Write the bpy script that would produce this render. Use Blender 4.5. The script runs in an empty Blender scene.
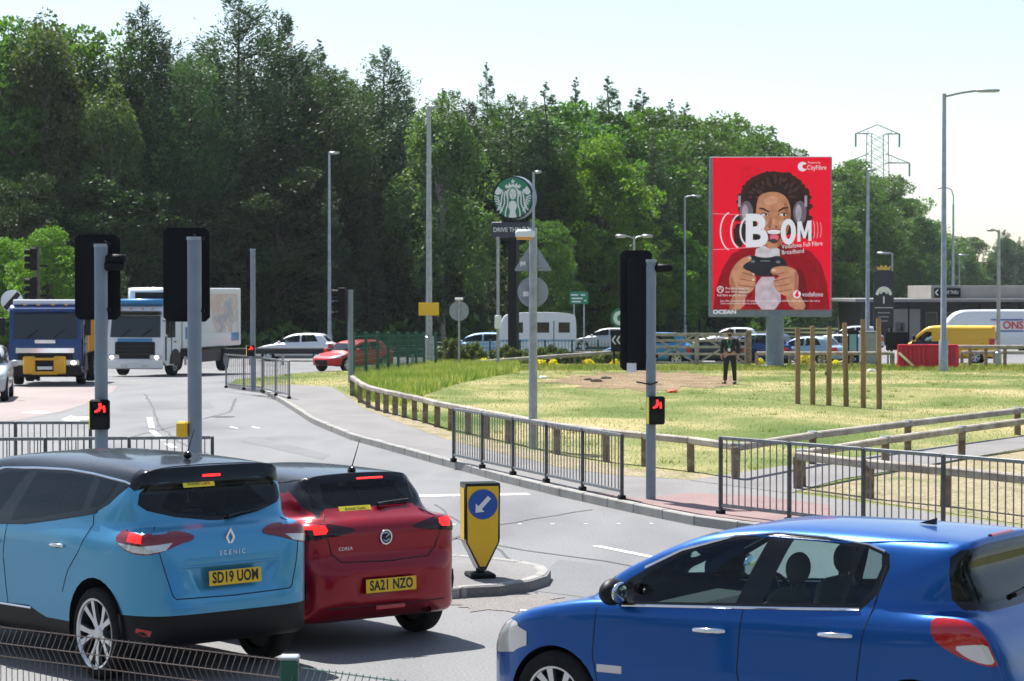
import bpy, bmesh, math, random, numpy as np
from mathutils import Vector, Matrix
from mathutils.bvhtree import BVHTree
R = math.radians
SC = bpy.context.scene
COL = SC.collection
# ------------------------------------------------------------------ camera, sky, sun, exposure
FPX, HOR, EYE = 2400.0, 290.0, 3.0
cam = bpy.data.cameras.new('camera'); camo = bpy.data.objects.new('camera', cam); COL.objects.link(camo)
cam.sensor_width = 36.0; cam.lens = FPX / 1024 * 36
cam.clip_start = 0.1; cam.clip_end = 5000
camo.location = (0, 0, EYE)
camo.rotation_euler = (R(90) - math.atan((340.5 - HOR) / FPX), 0, 0)
cam.dof.use_dof = True; cam.dof.focus_distance = 24; cam.dof.aperture_fstop = 8.0
SC.camera = camo
SUN_EL, SUN_AZ = 58.0, -28.0          # azimuth measured from +Y (view direction) towards +X
w = bpy.data.worlds.new('World'); SC.world = w; w.use_nodes = True
nt = w.node_tree; nt.nodes.clear()
sky = nt.nodes.new('ShaderNodeTexSky'); sky.sky_type = 'NISHITA'; sky.sun_disc = False
sky.sun_elevation = R(SUN_EL); sky.sun_rotation = R(SUN_AZ); sky.altitude = 60
sky.air_density = 1.0; sky.dust_density = 0.6; sky.ozone_density = 1.0
bg = nt.nodes.new('ShaderNodeBackground'); bg.inputs[1].default_value = 0.088
wo = nt.nodes.new('ShaderNodeOutputWorld')
# thin high cloud veil, a little uneven everywhere
tc = nt.nodes.new('ShaderNodeTexCoord'); mp = nt.nodes.new('ShaderNodeMapping'); mp.inputs['Scale'].default_value = (3, 3, 11)
nz = nt.nodes.new('ShaderNodeTexNoise'); nz.inputs['Scale'].default_value = 1.6; nz.inputs['Detail'].default_value = 7
rp = nt.nodes.new('ShaderNodeValToRGB'); rp.color_ramp.elements[0].position = .38; rp.color_ramp.elements[1].position = .72
rp.color_ramp.elements[0].color = (.08, .08, .08, 1); rp.color_ramp.elements[1].color = (.38, .38, .38, 1)
mx = nt.nodes.new('ShaderNodeMix'); mx.data_type = 'RGBA'; mx.inputs[7].default_value = (4.7, 5.1, 5.6, 1)
nt.links.new(tc.outputs['Generated'], mp.inputs[0]); nt.links.new(mp.outputs[0], nz.inputs[0]); nt.links.new(nz.outputs[0], rp.inputs[0])
nt.links.new(rp.outputs[0], mx.inputs[0]); nt.links.new(sky.outputs[0], mx.inputs[6]); nt.links.new(mx.outputs[2], bg.inputs[0]); nt.links.new(bg.outputs[0], wo.inputs[0])
sl = bpy.data.lights.new('sun', 'SUN'); sl.energy = 5.0; sl.angle = R(0.53); sl.color = (1.0, .97, .92)
so = bpy.data.objects.new('sun', sl); COL.objects.link(so)
sd = Vector((math.sin(R(SUN_AZ)) * math.cos(R(SUN_EL)), math.cos(R(SUN_AZ)) * math.cos(R(SUN_EL)), math.sin(R(SUN_EL))))
so.rotation_euler = sd.to_track_quat('Z', 'Y').to_euler(); so.location = (0, 0, 40)
SC.view_settings.view_transform = 'Standard'; SC.view_settings.look = 'None'; SC.view_settings.gamma = 1
SC.view_settings.exposure = 0.95
HAZE = 0.0001

# ------------------------------------------------------------------ ground height and image-to-ground helper
def zg(Y):
    t = min(1, max(0, (Y - 65) / 60)); return -0.75 * t * t * (3 - 2 * t)
def G(px, py, z=0.0):
    Y = 60.0
    for _ in range(30): Y = FPX * (EYE - zg(Y) - z) / (py - HOR)
    return ((px - 512) / FPX * Y, Y, zg(Y) + z)
def P(px, Y, z=0.0):
    return ((px - 512) / FPX * Y, Y, zg(Y) + z)
def zat(py, Y):                       # height of something seen at row py and distance Y
    return EYE - (py - HOR) * Y / FPX
# ------------------------------------------------------------------ materials
M = {}
def nodes(m): return m.node_tree.nodes, m.node_tree.links
def mat(name, col, rough=.6, metal=0, coat=0, var=0, scale=5, bump=0, bscale=40, emit=None, estr=1, spec=.5, coords='Object', col2=None, detail=5):
    if name in M: return M[name]
    m = bpy.data.materials.new(name); m.use_nodes = True; N, L = nodes(m); b = N['Principled BSDF']
    b.inputs['Base Color'].default_value = (*col, 1); b.inputs['Roughness'].default_value = rough; b.inputs['Metallic'].default_value = metal
    b.inputs['Coat Weight'].default_value = coat; b.inputs['Coat Roughness'].default_value = .04; b.inputs['Specular IOR Level'].default_value = spec
    if var or bump or col2: t = N.new('ShaderNodeTexCoord')
    if var or col2:
        n = N.new('ShaderNodeTexNoise'); n.inputs['Scale'].default_value = scale; n.inputs['Detail'].default_value = detail
        L.new(t.outputs[coords], n.inputs[0]); r = N.new('ShaderNodeValToRGB')
        r.color_ramp.elements[0].position = .3; r.color_ramp.elements[1].position = .7
        a = [max(0, c * (1 - var)) for c in col]; c2 = col2 if col2 else [min(1, c * (1 + var)) for c in col]
        r.color_ramp.elements[0].color = (*a, 1); r.color_ramp.elements[1].color = (*c2, 1)
        L.new(n.outputs[0], r.inputs[0]); L.new(r.outputs[0], b.inputs['Base Color'])
    if bump:
        n2 = N.new('ShaderNodeTexNoise'); n2.inputs['Scale'].default_value = bscale; n2.inputs['Detail'].default_value = 4
        L.new(t.outputs[coords], n2.inputs[0]); bp = N.new('ShaderNodeBump'); bp.inputs['Strength'].default_value = bump; bp.inputs['Distance'].default_value = .02
        L.new(n2.outputs[0], bp.inputs['Height']); L.new(bp.outputs[0], b.inputs['Normal'])
    if emit: b.inputs['Emission Color'].default_value = (*emit, 1); b.inputs['Emission Strength'].default_value = estr
    M[name] = m; return m
def glassmat(name, tint, rough=.01, refl=1.0):
    if name in M: return M[name]
    m = bpy.data.materials.new(name); m.use_nodes = True; N, L = nodes(m); N.clear()
    o = N.new('ShaderNodeOutputMaterial'); t = N.new('ShaderNodeBsdfTransparent'); t.inputs[0].default_value = (*tint, 1)
    g = N.new('ShaderNodeBsdfGlossy'); g.inputs['Roughness'].default_value = rough; g.inputs[0].default_value = (refl, refl, refl, 1)
    f = N.new('ShaderNodeFresnel'); f.inputs[0].default_value = 1.34; x = N.new('ShaderNodeMixShader')
    L.new(f.outputs[0], x.inputs[0]); L.new(t.outputs[0], x.inputs[1]); L.new(g.outputs[0], x.inputs[2]); L.new(x.outputs[0], o.inputs[0])
    M[name] = m; return m
def paint(name, col, metal=.35, rough=.38, coat=1.0):
    if name in M: return M[name]
    m = mat(name, col, rough, metal, coat * .55, spec=.25)
    N, L = nodes(m); b = N['Principled BSDF']; t = N.new('ShaderNodeTexCoord'); n = N.new('ShaderNodeTexNoise'); n.inputs['Scale'].default_value = 3; n.inputs['Detail'].default_value = 6
    L.new(t.outputs['Object'], n.inputs[0]); r = N.new('ShaderNodeMapRange'); r.inputs[3].default_value = rough - .05; r.inputs[4].default_value = rough + .12
    L.new(n.outputs[0], r.inputs[0]); L.new(r.outputs[0], b.inputs['Roughness'])
    r2 = N.new('ShaderNodeMapRange'); r2.inputs[3].default_value = .02; r2.inputs[4].default_value = .10   # road film on the lacquer
    L.new(n.outputs[0], r2.inputs[0]); L.new(r2.outputs[0], b.inputs['Coat Roughness'])
    return m
mat('black_plastic', (.007, .007, .008), .5, spec=.25); mat('gloss_black', (.003, .003, .004), .12, spec=.4)
mat('rubber', (.012, .012, .013), .85, spec=.2, var=.4, scale=12); mat('dark_seam', (.004, .004, .004), .7)
mat('chrome', (.75, .76, .78), .12, 1); mat('alloy', (.62, .64, .66), .28, .9); mat('dark_metal', (.03, .03, .032), .5, .5)
mat('seat_cloth', (.022, .022, .024), .9); mat('seat_light', (.16, .15, .13), .9); mat('galv', (.34, .36, .38), .42, .6, var=.18, scale=6)
mat('grey_paint', (.20, .245, .29), .5, .0, var=.1, scale=4, bump=.05); mat('steel_rail', (.19, .2, .21), .45, .6, var=.25, scale=8)
mat('plate_yellow', (.80, .48, .012), .35); mat('white_plate', (.8, .8, .78), .35); mat('ink', (.006, .006, .008), .5)
mat('lamp_red', (.42, .004, .008), .15, spec=.3, coat=1); mat('lamp_dark', (.20, .003, .008), .12, spec=.3, coat=1); mat('lamp_clear', (.62, .60, .58), .12, .3, coat=1)
mat('lamp_lit', (.5, .01, .01), .3, emit=(1, .012, .008), estr=1.1); mat('led_red', (.5, .01, .01), .3, emit=(1, .015, .015), estr=2.0)
glassmat('car_glass', (.58, .72, .72)); glassmat('privacy_glass', (.34, .43, .46)); glassmat('clear_glass', (.75, .82, .82))
mat('sticker_yellow', (.85, .72, .03), .4)
# ------------------------------------------------------------------ mesh collecting
class MB:
    def __init__(s): s.v = []; s.f = []
    def add(s, v, f):
        k = len(s.v); s.v += [tuple(p) for p in v]; s.f += [tuple(i + k for i in q) for q in f]; return s
    def box(s, c, d, m=None, bev=0):
        x, y, z = d[0] / 2, d[1] / 2, d[2] / 2
        if bev:
            b = min(bev, x * .9, y * .9, z * .9); v = []; f = []
            for ax in range(3):
                for sg in (-1, 1):
                    for (a, bb) in ((-1, -1), (1, -1), (1, 1), (-1, 1)):
                        e = [x - b, y - b, z - b]; e[ax] += b; q = [0, 0, 0]; o = [i for i in range(3) if i != ax]
                        q[ax] = sg * e[ax]; q[o[0]] = a * e[o[0]]; q[o[1]] = bb * e[o[1]]; v.append(q)
            bm = bmesh.new(); [bm.verts.new(p) for p in v]; r = bmesh.ops.convex_hull(bm, input=bm.verts); bm.verts.ensure_lookup_table(); bm.verts.index_update()
            v = [q.co.copy() for q in bm.verts]; f = [[w_.index for w_ in q.verts] for q in bm.faces]; bm.free()
        else:
            v = [(i, j, k) for i in (-x, x) for j in (-y, y) for k in (-z, z)]
            f = [(0, 1, 3, 2), (4, 6, 7, 5), (0, 4, 5, 1), (2, 3, 7, 6), (0, 2, 6, 4), (1, 5, 7, 3)]
        T = Matrix.Translation(c) if m is None else Matrix.Translation(c) @ m.to_4x4()
        return s.add([T @ Vector(p) for p in v], f)
    def tube(s, pts, r, n=8, cap=True):
        pts = [Vector(p) for p in pts]; rr = r if isinstance(r, (list, tuple)) else [r] * len(pts); k = len(s.v); prev = None
        for i, p in enumerate(pts):
            d = (pts[min(i + 1, len(pts) - 1)] - pts[max(i - 1, 0)]).normalized()
            a = d.cross(Vector((0, 0, 1)) if abs(d.z) < .9 else Vector((1, 0, 0))).normalized() if prev is None else (prev - d * prev.dot(d)).normalized()
            prev = a; b = d.cross(a)
            for j in range(n):
                t = 2 * math.pi * j / n; s.v.append(tuple(p + (a * math.cos(t) + b * math.sin(t)) * rr[i]))
        for i in range(len(pts) - 1):
            for j in range(n):
                a0 = k + i * n + j; b0 = k + i * n + (j + 1) % n; s.f.append((a0, b0, b0 + n, a0 + n))
        if cap: s.f.append(tuple(k + j for j in range(n))[::-1]); s.f.append(tuple(k + (len(pts) - 1) * n + j for j in range(n)))
        return s
    def lathe(s, prof, n=32, T=None):       # prof: (r, h) about local z
        k = len(s.v); T = T or Matrix()
        for (r_, h_) in prof:
            for j in range(n):
                t = 2 * math.pi * j / n; s.v.append(tuple(T @ Vector((r_ * math.cos(t), r_ * math.sin(t), h_))))
        for i in range(len(prof) - 1):
            for j in range(n):
                a0 = k + i * n + j; b0 = k + i * n + (j + 1) % n; s.f.append((a0, b0, b0 + n, a0 + n))
        return s
    def prism(s, poly, h0, h1, T=None, cap=True):  # poly in local xy, extruded along z
        T = T or Matrix(); n = len(poly); k = len(s.v)
        for h in (h0, h1):
            for p in poly: s.v.append(tuple(T @ Vector((p[0], p[1], h))))
        for j in range(n): s.f.append((k + j, k + (j + 1) % n, k + n + (j + 1) % n, k + n + j))
        if cap: s.f.append(tuple(k + j for j in range(n))[::-1]); s.f.append(tuple(k + n + j for j in range(n)))
        return s
    def sheet(s, poly, h, T=None):
        T = T or Matrix(); k = len(s.v)
        for p in poly: s.v.append(tuple(T @ Vector((p[0], p[1], h))))
        s.f.append(tuple(range(k, k + len(poly)))); return s
    def ball(s, c, r, n=12, m=8):
        r = r if isinstance(r, (tuple, list)) else (r, r, r); k = len(s.v)
        for i in range(m + 1):
            a = math.pi * i / m
            for j in range(n):
                t = 2 * math.pi * j / n; s.v.append((c[0] + r[0] * math.sin(a) * math.cos(t), c[1] + r[1] * math.sin(a) * math.sin(t), c[2] + r[2] * math.cos(a)))
        for i in range(m):
            for j in range(n): s.f.append((k + i * n + j, k + (i + 1) * n + j, k + (i + 1) * n + (j + 1) % n, k + i * n + (j + 1) % n))
        return s
    def mesh(s, name, m, smooth=False):
        me = bpy.data.meshes.new(name); me.from_pydata(s.v, [], s.f); me.materials.append(M[m] if isinstance(m, str) else m)
        bm = bmesh.new(); bm.from_mesh(me); bmesh.ops.remove_doubles(bm, verts=bm.verts, dist=1e-6)
        bmesh.ops.recalc_face_normals(bm, faces=bm.faces); bm.to_mesh(me); bm.free()
        if smooth: me.polygons.foreach_set('use_smooth', [True] * len(me.polygons)); me.set_sharp_from_angle(angle=R(smooth if smooth > 1 else 40))
        me.update(); return me
    def build(s, name, m, parent=None, smooth=False, loc=(0, 0, 0), rot=(0, 0, 0)):
        return link(name, s.mesh(name, m, smooth), parent, loc, rot)
def link(name, me, parent=None, loc=(0, 0, 0), rot=(0, 0, 0)):
    o = bpy.data.objects.new(name, me); COL.objects.link(o); o.location = loc; o.rotation_euler = rot
    if parent is not None: o.parent = parent
    return o
def tag(o, label=None, cat=None, group=None, kind=None):
    for k, v in (('label', label), ('category', cat), ('group', group), ('kind', kind)):
        if v: o[k] = v
    return o
def thing(name, label, cat, loc=(0, 0, 0), rz=0, group=None):
    return tag(link(name, None, None, loc, (0, 0, rz)), label, cat, group)
KIDS = {}
def copy_tree(o, parent=None):
    c = o.copy(); COL.objects.link(c)
    if parent is not None: c.parent = parent; c.matrix_parent_inverse = o.matrix_parent_inverse
    for ch in list(o.children): copy_tree(ch, c)
    return c
RY = Matrix.Rotation
def text_obj(name, body, size, m, parent, T, align='CENTER', depth=.002, bold=0, sx=1.0, spacing=1.0, shear=0):
    cu = bpy.data.curves.new('t', 'FONT'); cu.body = body; cu.size = size; cu.align_x = align; cu.align_y = 'CENTER'; cu.extrude = depth; cu.offset = bold
    cu.space_character = spacing; cu.shear = shear; cu.resolution_u = 4
    o = bpy.data.objects.new('t', cu); COL.objects.link(o); dg = bpy.context.evaluated_depsgraph_get()
    me = bpy.data.meshes.new_from_object(o.evaluated_get(dg)); bpy.data.objects.remove(o); bpy.data.curves.remove(cu)
    me.name = name; me.transform(T @ Matrix.Diagonal((sx, 1, 1, 1))); me.materials.clear(); me.materials.append(M[m] if isinstance(m, str) else m)
    return link(name, me, parent)
def chaikin(p, it=2, closed=True):
    for _ in range(it):
        q = []; n = len(p)
        for i in range(n if closed else n - 1):
            a = p[i]; b = p[(i + 1) % n]; q += [tuple(x * .75 + y * .25 for x, y in zip(a, b)), tuple(x * .25 + y * .75 for x, y in zip(a, b))]
        if not closed: q = [p[0]] + q + [p[-1]]
        p = q
    return p
# ------------------------------------------------------------------ car bodies from silhouettes
def sdpoly(P_, q):
    P_ = np.array(P_); d = np.full(len(q), 1e9); ins = np.zeros(len(q), bool); n = len(P_)
    for i in range(n):
        a = P_[i]; b = P_[(i + 1) % n]; e = b - a; w_ = q - a; L2 = e @ e
        if L2 < 1e-14: continue
        t = np.clip((w_ @ e) / L2, 0, 1); dd = w_ - t[:, None] * e; d = np.minimum(d, (dd * dd).sum(1))
        c = ((a[1] > q[:, 1]) != (b[1] > q[:, 1])); 
        if abs(e[1]) > 1e-12: ins ^= c & (q[:, 0] < e[0] * (q[:, 1] - a[1]) / e[1] + a[0])
    return np.sqrt(d) * np.where(ins, -1, 1)
class Prof:
    def __init__(s, poly, sm=2, step=.015):
        poly = chaikin(poly, sm); A = np.array(poly); s.lo = A.min(0) - .6; hi = A.max(0) + .6; s.st = step
        nx, ny = (np.ceil((hi - s.lo) / step).astype(int) + 1); gx, gy = np.meshgrid(np.arange(nx), np.arange(ny), indexing='ij')
        q = np.stack([s.lo[0] + gx.ravel() * step, s.lo[1] + gy.ravel() * step], 1); s.g = sdpoly(poly, q).reshape(nx, ny)
    def __call__(s, u, v):
        x = np.clip((u - s.lo[0]) / s.st, 0, s.g.shape[0] - 1.001); y = np.clip((v - s.lo[1]) / s.st, 0, s.g.shape[1] - 1.001)
        i = x.astype(int); j = y.astype(int); a = x - i; b = y - j; g = s.g
        return g[i, j] * (1 - a) * (1 - b) + g[i + 1, j] * a * (1 - b) + g[i, j + 1] * (1 - a) * b + g[i + 1, j + 1] * a * b
def smax(a, b, k): h = np.maximum(k - np.abs(a - b), 0) / k; return np.maximum(a, b) + h * h * k * .25
def smin(a, b, k): return -smax(-a, -b, k)
def mirror_half(h):                       # (y>=0,z) from bottom centre round to top centre
    return h + [(-y, z) for y, z in h[::-1] if y > 1e-6]
class Car:
    def __init__(s, S, root):
        s.S = S; s.root = root; st = S.get('step', .05)
        sdB = Prof(S['sideB'], S.get('smB', 2)); sdG = Prof(S['sideG']); plB = Prof(mirror_half([(y, x) for x, y in S['planB']])); plG = Prof(mirror_half([(y, x) for x, y in S['planG']]))
        frB = Prof(mirror_half(S['frontB'])); frG = Prof(mirror_half(S['frontG'])); kx = S.get('k', .09); extra = S.get('extra')
        def F(p):
            x, y, z = p[:, 0], p[:, 1], p[:, 2]
            b = smax(smax(sdB(x, z), plB(y, x), kx), frB(y, z), kx * .7); g = smax(smax(sdG(x, z), plG(y, x), kx), frG(y, z), kx * .8)
            d = smin(b, g, S.get('kj', .07))
            return extra(d, x, y, z) if extra else d
        s.F = F; L = S['L']; W = S['W']; H = S['H']; zc = S.get('zc', (.55, .72)); x0, x1 = S.get('xc', (.5, L - .7)); yc = W * .5
        lo = (0, -W, .2); hi = (L, W, H)
        ns = [max(2, round((hi[i] - lo[i]) / (st if i < 2 else st * .9))) for i in range(3)]
        ns[1] += ns[1] % 2; ids = {}; V = []; Fc = []
        def vid(i, j, k):
            key = (i, j, k)
            if key not in ids: ids[key] = len(V); V.append([lo[0] + (hi[0] - lo[0]) * i / ns[0], lo[1] + (hi[1] - lo[1]) * j / ns[1], lo[2] + (hi[2] - lo[2]) * k / ns[2]])
            return ids[key]
        for ax in range(3):
            o = [i for i in range(3) if i != ax]
            for side in (0, ns[ax]):
                for a in range(ns[o[0]]):
                    for b in range(ns[o[1]]):
                        q = []
                        for (da, db) in ((0, 0), (1, 0), (1, 1), (0, 1)):
                            t = [0, 0, 0]; t[ax] = side; t[o[0]] = a + da; t[o[1]] = b + db; q.append(vid(*t))
                        Fc.append(q)
        V = np.array(V); c = np.stack([np.clip(V[:, 0], x0, x1), np.clip(V[:, 1], -yc, yc), np.clip(V[:, 2], *zc)], 1); d = V - c; d /= np.linalg.norm(d, axis=1)[:, None]
        # march from outside inwards would meet concavities; go outwards until leaving the body
        t = np.zeros(len(V))
        for _ in range(60):
            f = F(c + d * t[:, None]); t += np.where(f < 0, -f * .9, -f * .9); t = np.maximum(t, 0)
        V = c + d * t[:, None]
        bm = bmesh.new(); vs = [bm.verts.new(p) for p in V]
        for q in Fc:
            try: bm.faces.new([vs[i] for i in q])
            except ValueError: pass
        bmesh.ops.remove_doubles(bm, verts=bm.verts, dist=1e-4); bmesh.ops.recalc_face_normals(bm, faces=bm.faces)
        bm.normal_update(); s.bm = bm
        b2 = bm.copy(); bmesh.ops.triangulate(b2, faces=b2.faces); b2.verts.ensure_lookup_table(); b2.faces.ensure_lookup_table(); b2.normal_update(); s.ref = b2; s.bvh = BVHTree.FromBMesh(b2)
        s.lay = bm.faces.layers.int.new('reg'); s.names = {0: None}
    PR = {'side': (Vector((1, 0, 0)), Vector((0, 0, 1))), 'rear': (Vector((0, 1, 0)), Vector((0, 0, 1))), 'top': (Vector((1, 0, 0)), Vector((0, 1, 0)))}
    def basis(s, proj, sg):
        if proj == 'corner': return Vector((1, sg, 0)), Vector((0, 0, 1))        # u = x + |y|
        if proj == 'cornerf': return Vector((-1, sg, 0)), Vector((0, 0, 1))      # u = |y| - x
        return s.PR[proj]
    def filt(s, proj, sg, f):
        c = f.calc_center_median(); n = f.normal; S = s.S
        if proj == 'side': return c.y * sg > .35 and abs(n.y) > .22 or (proj == 'side' and c.y * sg > .5 and n.z < -.5)
        if proj == 'corner': return c.y * sg > 0 and c.x < 1.3 and n.z < .8
        if proj == 'cornerf': return c.y * sg > 0 and c.x > S['L'] - 1.4 and n.z < .95
        if proj == 'rear': return c.x < 1.3 and n.x < -.12
        if proj == 'front': return c.x > 2.0 and n.x > .12
        if proj == 'top': return n.z > .3 and c.z > .6
    def region(s, name, proj, poly, sides=(1, -1), only=None, smooth=0, over=True):
        if proj in ('rear', 'top', 'front'): sides = (1,)
        if smooth: poly = chaikin(poly, smooth)
        idn = next((k for k, v in s.names.items() if v == name), None)
        if idn is None: idn = len(s.names); s.names[idn] = name
        pu = [p[0] for p in poly]; pv = [p[1] for p in poly]; lay = s.lay
        for sg in sides:
            U, V = s.basis('rear' if proj == 'front' else proj, sg)
            if proj == 'top' : pass
            ok = lambda f: s.filt(proj, sg, f) and (only is None or only(f.calc_center_median(), f.normal)) and (over or f[lay] == 0)
            def bb(f):
                us = [U.dot(v.co) for v in f.verts]; vv = [V.dot(v.co) for v in f.verts]; return min(us), max(us), min(vv), max(vv)
            cand = {}
            for f in s.bm.faces:
                c = f.calc_center_median(); u = U.dot(c); v = V.dot(c)
                if min(pu) - .15 < u < max(pu) + .15 and min(pv) - .15 < v < max(pv) + .15 and ok(f): cand[f] = bb(f)
            n = len(poly)
            for i in range(n):
                a = poly[i]; b = poly[(i + 1) % n]; du = b[0] - a[0]; dv = b[1] - a[1]
                if du * du + dv * dv < 1e-10: continue
                nn = U * (-dv) + V * du; k = -dv * a[0] + du * a[1]
                # plane through both points: normal must be scaled for the non-unit U
                A = Vector((nn.x, nn.y, nn.z)); co = A * (k / A.length_squared)
                if proj in ('corner', 'cornerf'):
                    pass
                lo0, hi0, lo1, hi1 = min(a[0], b[0]) - .002, max(a[0], b[0]) + .002, min(a[1], b[1]) - .002, max(a[1], b[1]) + .002
                sel = [f for f, q in cand.items() if q[1] > lo0 and q[0] < hi0 and q[3] > lo1 and q[2] < hi1]
                if not sel: continue
                geom = set(sel)
                for f in sel: geom.update(f.edges); geom.update(f.verts)
                for f in sel: cand.pop(f)
                r = bmesh.ops.bisect_plane(s.bm, geom=list(geom), dist=1e-5, plane_co=co, plane_no=A)
                for g in r['geom']:
                    if isinstance(g, bmesh.types.BMFace): cand[g] = bb(g)
            fs = [f for f in cand if f.is_valid]
            if fs:
                q = np.array([(U.dot(f.calc_center_median()), V.dot(f.calc_center_median())) for f in fs]); d = sdpoly(poly, q)
                for f, dd in zip(fs, d):
                    if dd < 0: f[lay] = idn
    def drop(s, name):
        k = next(k for k, v in s.names.items() if v == name); fs = [f for f in s.bm.faces if f[s.lay] == k]; bmesh.ops.delete(s.bm, geom=fs, context='FACES')
    def normal_at(s, co):
        p, n, i, d = s.bvh.find_nearest(co); f = s.ref.faces[i]; a, b, c = [v.co for v in f.verts]
        v0, v1, v2 = b - a, c - a, p - a; d00 = v0.dot(v0); d01 = v0.dot(v1); d11 = v1.dot(v1); d20 = v2.dot(v0); d21 = v2.dot(v1); den = d00 * d11 - d01 * d01
        if abs(den) < 1e-14: return n
        v = (d11 * d20 - d01 * d21) / den; w_ = (d00 * d21 - d01 * d20) / den; u = 1 - v - w_
        nn = f.verts[0].normal * u + f.verts[1].normal * v + f.verts[2].normal * w_; return nn.normalized()
    def finish(s, mats, recess={}, split_sides=()):
        """one object per region; mats: region -> (object name, material, parent key)"""
        bm = s.bm; bm.faces.ensure_lookup_table(); out = {}
        groups = {}
        for f in bm.faces:
            nm = s.names[f[s.lay]]; key = (nm, 0)
            if nm in split_sides: key = (nm, 1 if f.calc_center_median().y > 0 else -1)
            groups.setdefault(key, []).append(f)
        cache = {}
        for (nm, sd_), fs in groups.items():
            oname, m = mats[nm]; idx = {}; V = []; F = []; Nn = []
            for f in fs:
                q = []
                for v in f.verts:
                    if v not in idx:
                        if v not in cache: cache[v] = s.normal_at(v.co)
                        idx[v] = len(V); V.append(v.co - cache[v] * recess.get(nm, 0)); Nn.append(cache[v])
                    q.append(idx[v])
                F.append(q)
            me = bpy.data.meshes.new(oname); me.from_pydata([tuple(v) for v in V], [], F); me.materials.append(M[m]); 
            me.polygons.foreach_set('use_smooth', [True] * len(F)); me.update(); me.normals_split_custom_set_from_vertices([tuple(n) for n in Nn])
            out[(nm, sd_)] = link(oname, me, s.root)
        s.out = out; return out
    def hit(s, proj, u, v, sg=1, off=0.002):
        if proj == 'side': o = Vector((u, sg * 3, v)); d = Vector((0, -sg, 0))
        elif proj == 'rear': o = Vector((-3, u, v)); d = Vector((1, 0, 0))
        elif proj == 'front': o = Vector((9, u, v)); d = Vector((-1, 0, 0))
        elif proj == 'top': o = Vector((u, v, 5)); d = Vector((0, 0, -1))
        elif proj == 'corner': t = -3.0; o = Vector(((u + t * 1) / 2 * 1.0, 0, v)); o = Vector((u / 2 - 3, sg * (u / 2 + 3), v)); d = Vector((1, -sg, 0)).normalized()
        p, n, i, dist = s.bvh.ray_cast(o, d)
        if p is None: return None, None
        n = s.normal_at(p); return p + n * off, n
    def line(s, name, proj, pts, r, m, sg=1, parent=None, closed=False, n=6, off=0, sub=.05, mb=None):
        P_ = []; pts = list(pts) + ([pts[0]] if closed else [])
        for a, b in zip(pts, pts[1:]):
            k = max(1, int(math.dist(a, b) / sub))
            for i in range(k): P_.append((a[0] + (b[0] - a[0]) * i / k, a[1] + (b[1] - a[1]) * i / k))
        P_.append(pts[-1]); Q = [s.hit(proj, u, v, sg, off)[0] for u, v in P_]; Q = [q for q in Q if q is not None]
        own = mb is None; mb = mb or MB(); mb.tube(Q, r, n)
        return mb.build(name, m, parent or s.root, smooth=True) if own else mb
def seat(parent, x, y, z, m='seat_cloth', headrest=True):
    mb = MB(); T = Matrix.Rotation(R(12), 3, 'Y')
    mb.box((x + .25, y, z - .02), (.5, .5, .16), bev=.05); mb.box((x - .08, y, z + .32), (.14, .48, .62), T.inverted(), bev=.06)
    o = mb.build('seat', m, parent, smooth=True)
    if headrest:
        h = MB(); h.ball((x - .19, y, z + .74), (.06, .145, .10), 18, 12); h.tube([(x - .17, y - .06, z + .6), (x - .18, y - .06, z + .7)], .008, 6); h.tube([(x - .17, y + .06, z + .6), (x - .18, y + .06, z + .7)], .008, 6)
        h.build('headrest', m, o, smooth=True)
def wheel(parent, x, y, r, rim, width=.21, spokes=5, double=True, m='alloy', low=False, sg=None):
    sg = sg or (1 if y > 0 else -1); T = Matrix.Translation((x, y, r)) @ Matrix.Rotation(R(-90 * sg), 4, 'X')   # local +z = outward
    root = link('wheel', None, parent); root.location = (0, 0, 0)
    t = MB(); h = width / 2; n = 24 if low else 48
    t.lathe([(rim * .96, -h * .9), (rim + .02, -h), (r - .03, -h * .98), (r - .006, -h * .8), (r, -h * .5), (r, h * .5), (r - .006, h * .8), (r - .03, h * .98), (rim + .02, h), (rim * .985, h * .93)], n, T)
    t.build('tyre', 'rubber', root, smooth=50)
    b = MB(); b.lathe([(rim * .985, h * .93), (rim * .95, h * .8), (rim * .9, h * .1), (rim * .9, -h * .6), (.01, -h * .6)], n, T)
    b.lathe([(.135, h * .05), (.135, -.02), (.01, h * .05)], n, T); b.build('wheel_barrel', 'dark_metal', root, smooth=50)
    a = MB(); a.lathe([(rim * .90, h * .78), (rim * .93, h * .95), (rim * .99, h * 1.0), (rim * 1.0, h * .9)], n, T)
    a.lathe([(.001, h * .72), (.045, h * .72), (.062, h * .55), (.062, h * .2)], 20, T)
    for k in range(spokes):
        for dd in ((-.16, .16) if double else (0,)):
            a0 = 2 * math.pi * k / spokes + R(8); P0 = []; a1 = a0 + dd * 1.6; a2 = a0 + dd * .6
            for (rr, ang, wd, hh) in ((.05, a2, .020, .62), (rim * .45, a0 + dd, .017, .70), (rim * .94, a1, .024, .86)):
                c, s_ = math.cos(ang), math.sin(ang)
                P0.append([(rr * c - wd * s_, rr * s_ + wd * c, h * hh), (rr * c + wd * s_, rr * s_ - wd * c, h * hh), (rr * c + wd * s_, rr * s_ - wd * c, h * hh - .035), (rr * c - wd * s_, rr * s_ + wd * c, h * hh - .035)])
            v = [T @ Vector(q) for st in P0 for q in st]; f = []
            for i in range(2):
                for j in range(4): f.append((i * 4 + j, i * 4 + (j + 1) % 4, i * 4 + 4 + (j + 1) % 4, i * 4 + 4 + j))
            a.add(v, f)
    a.build('rim', m, root, smooth=35)
    return root
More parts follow.
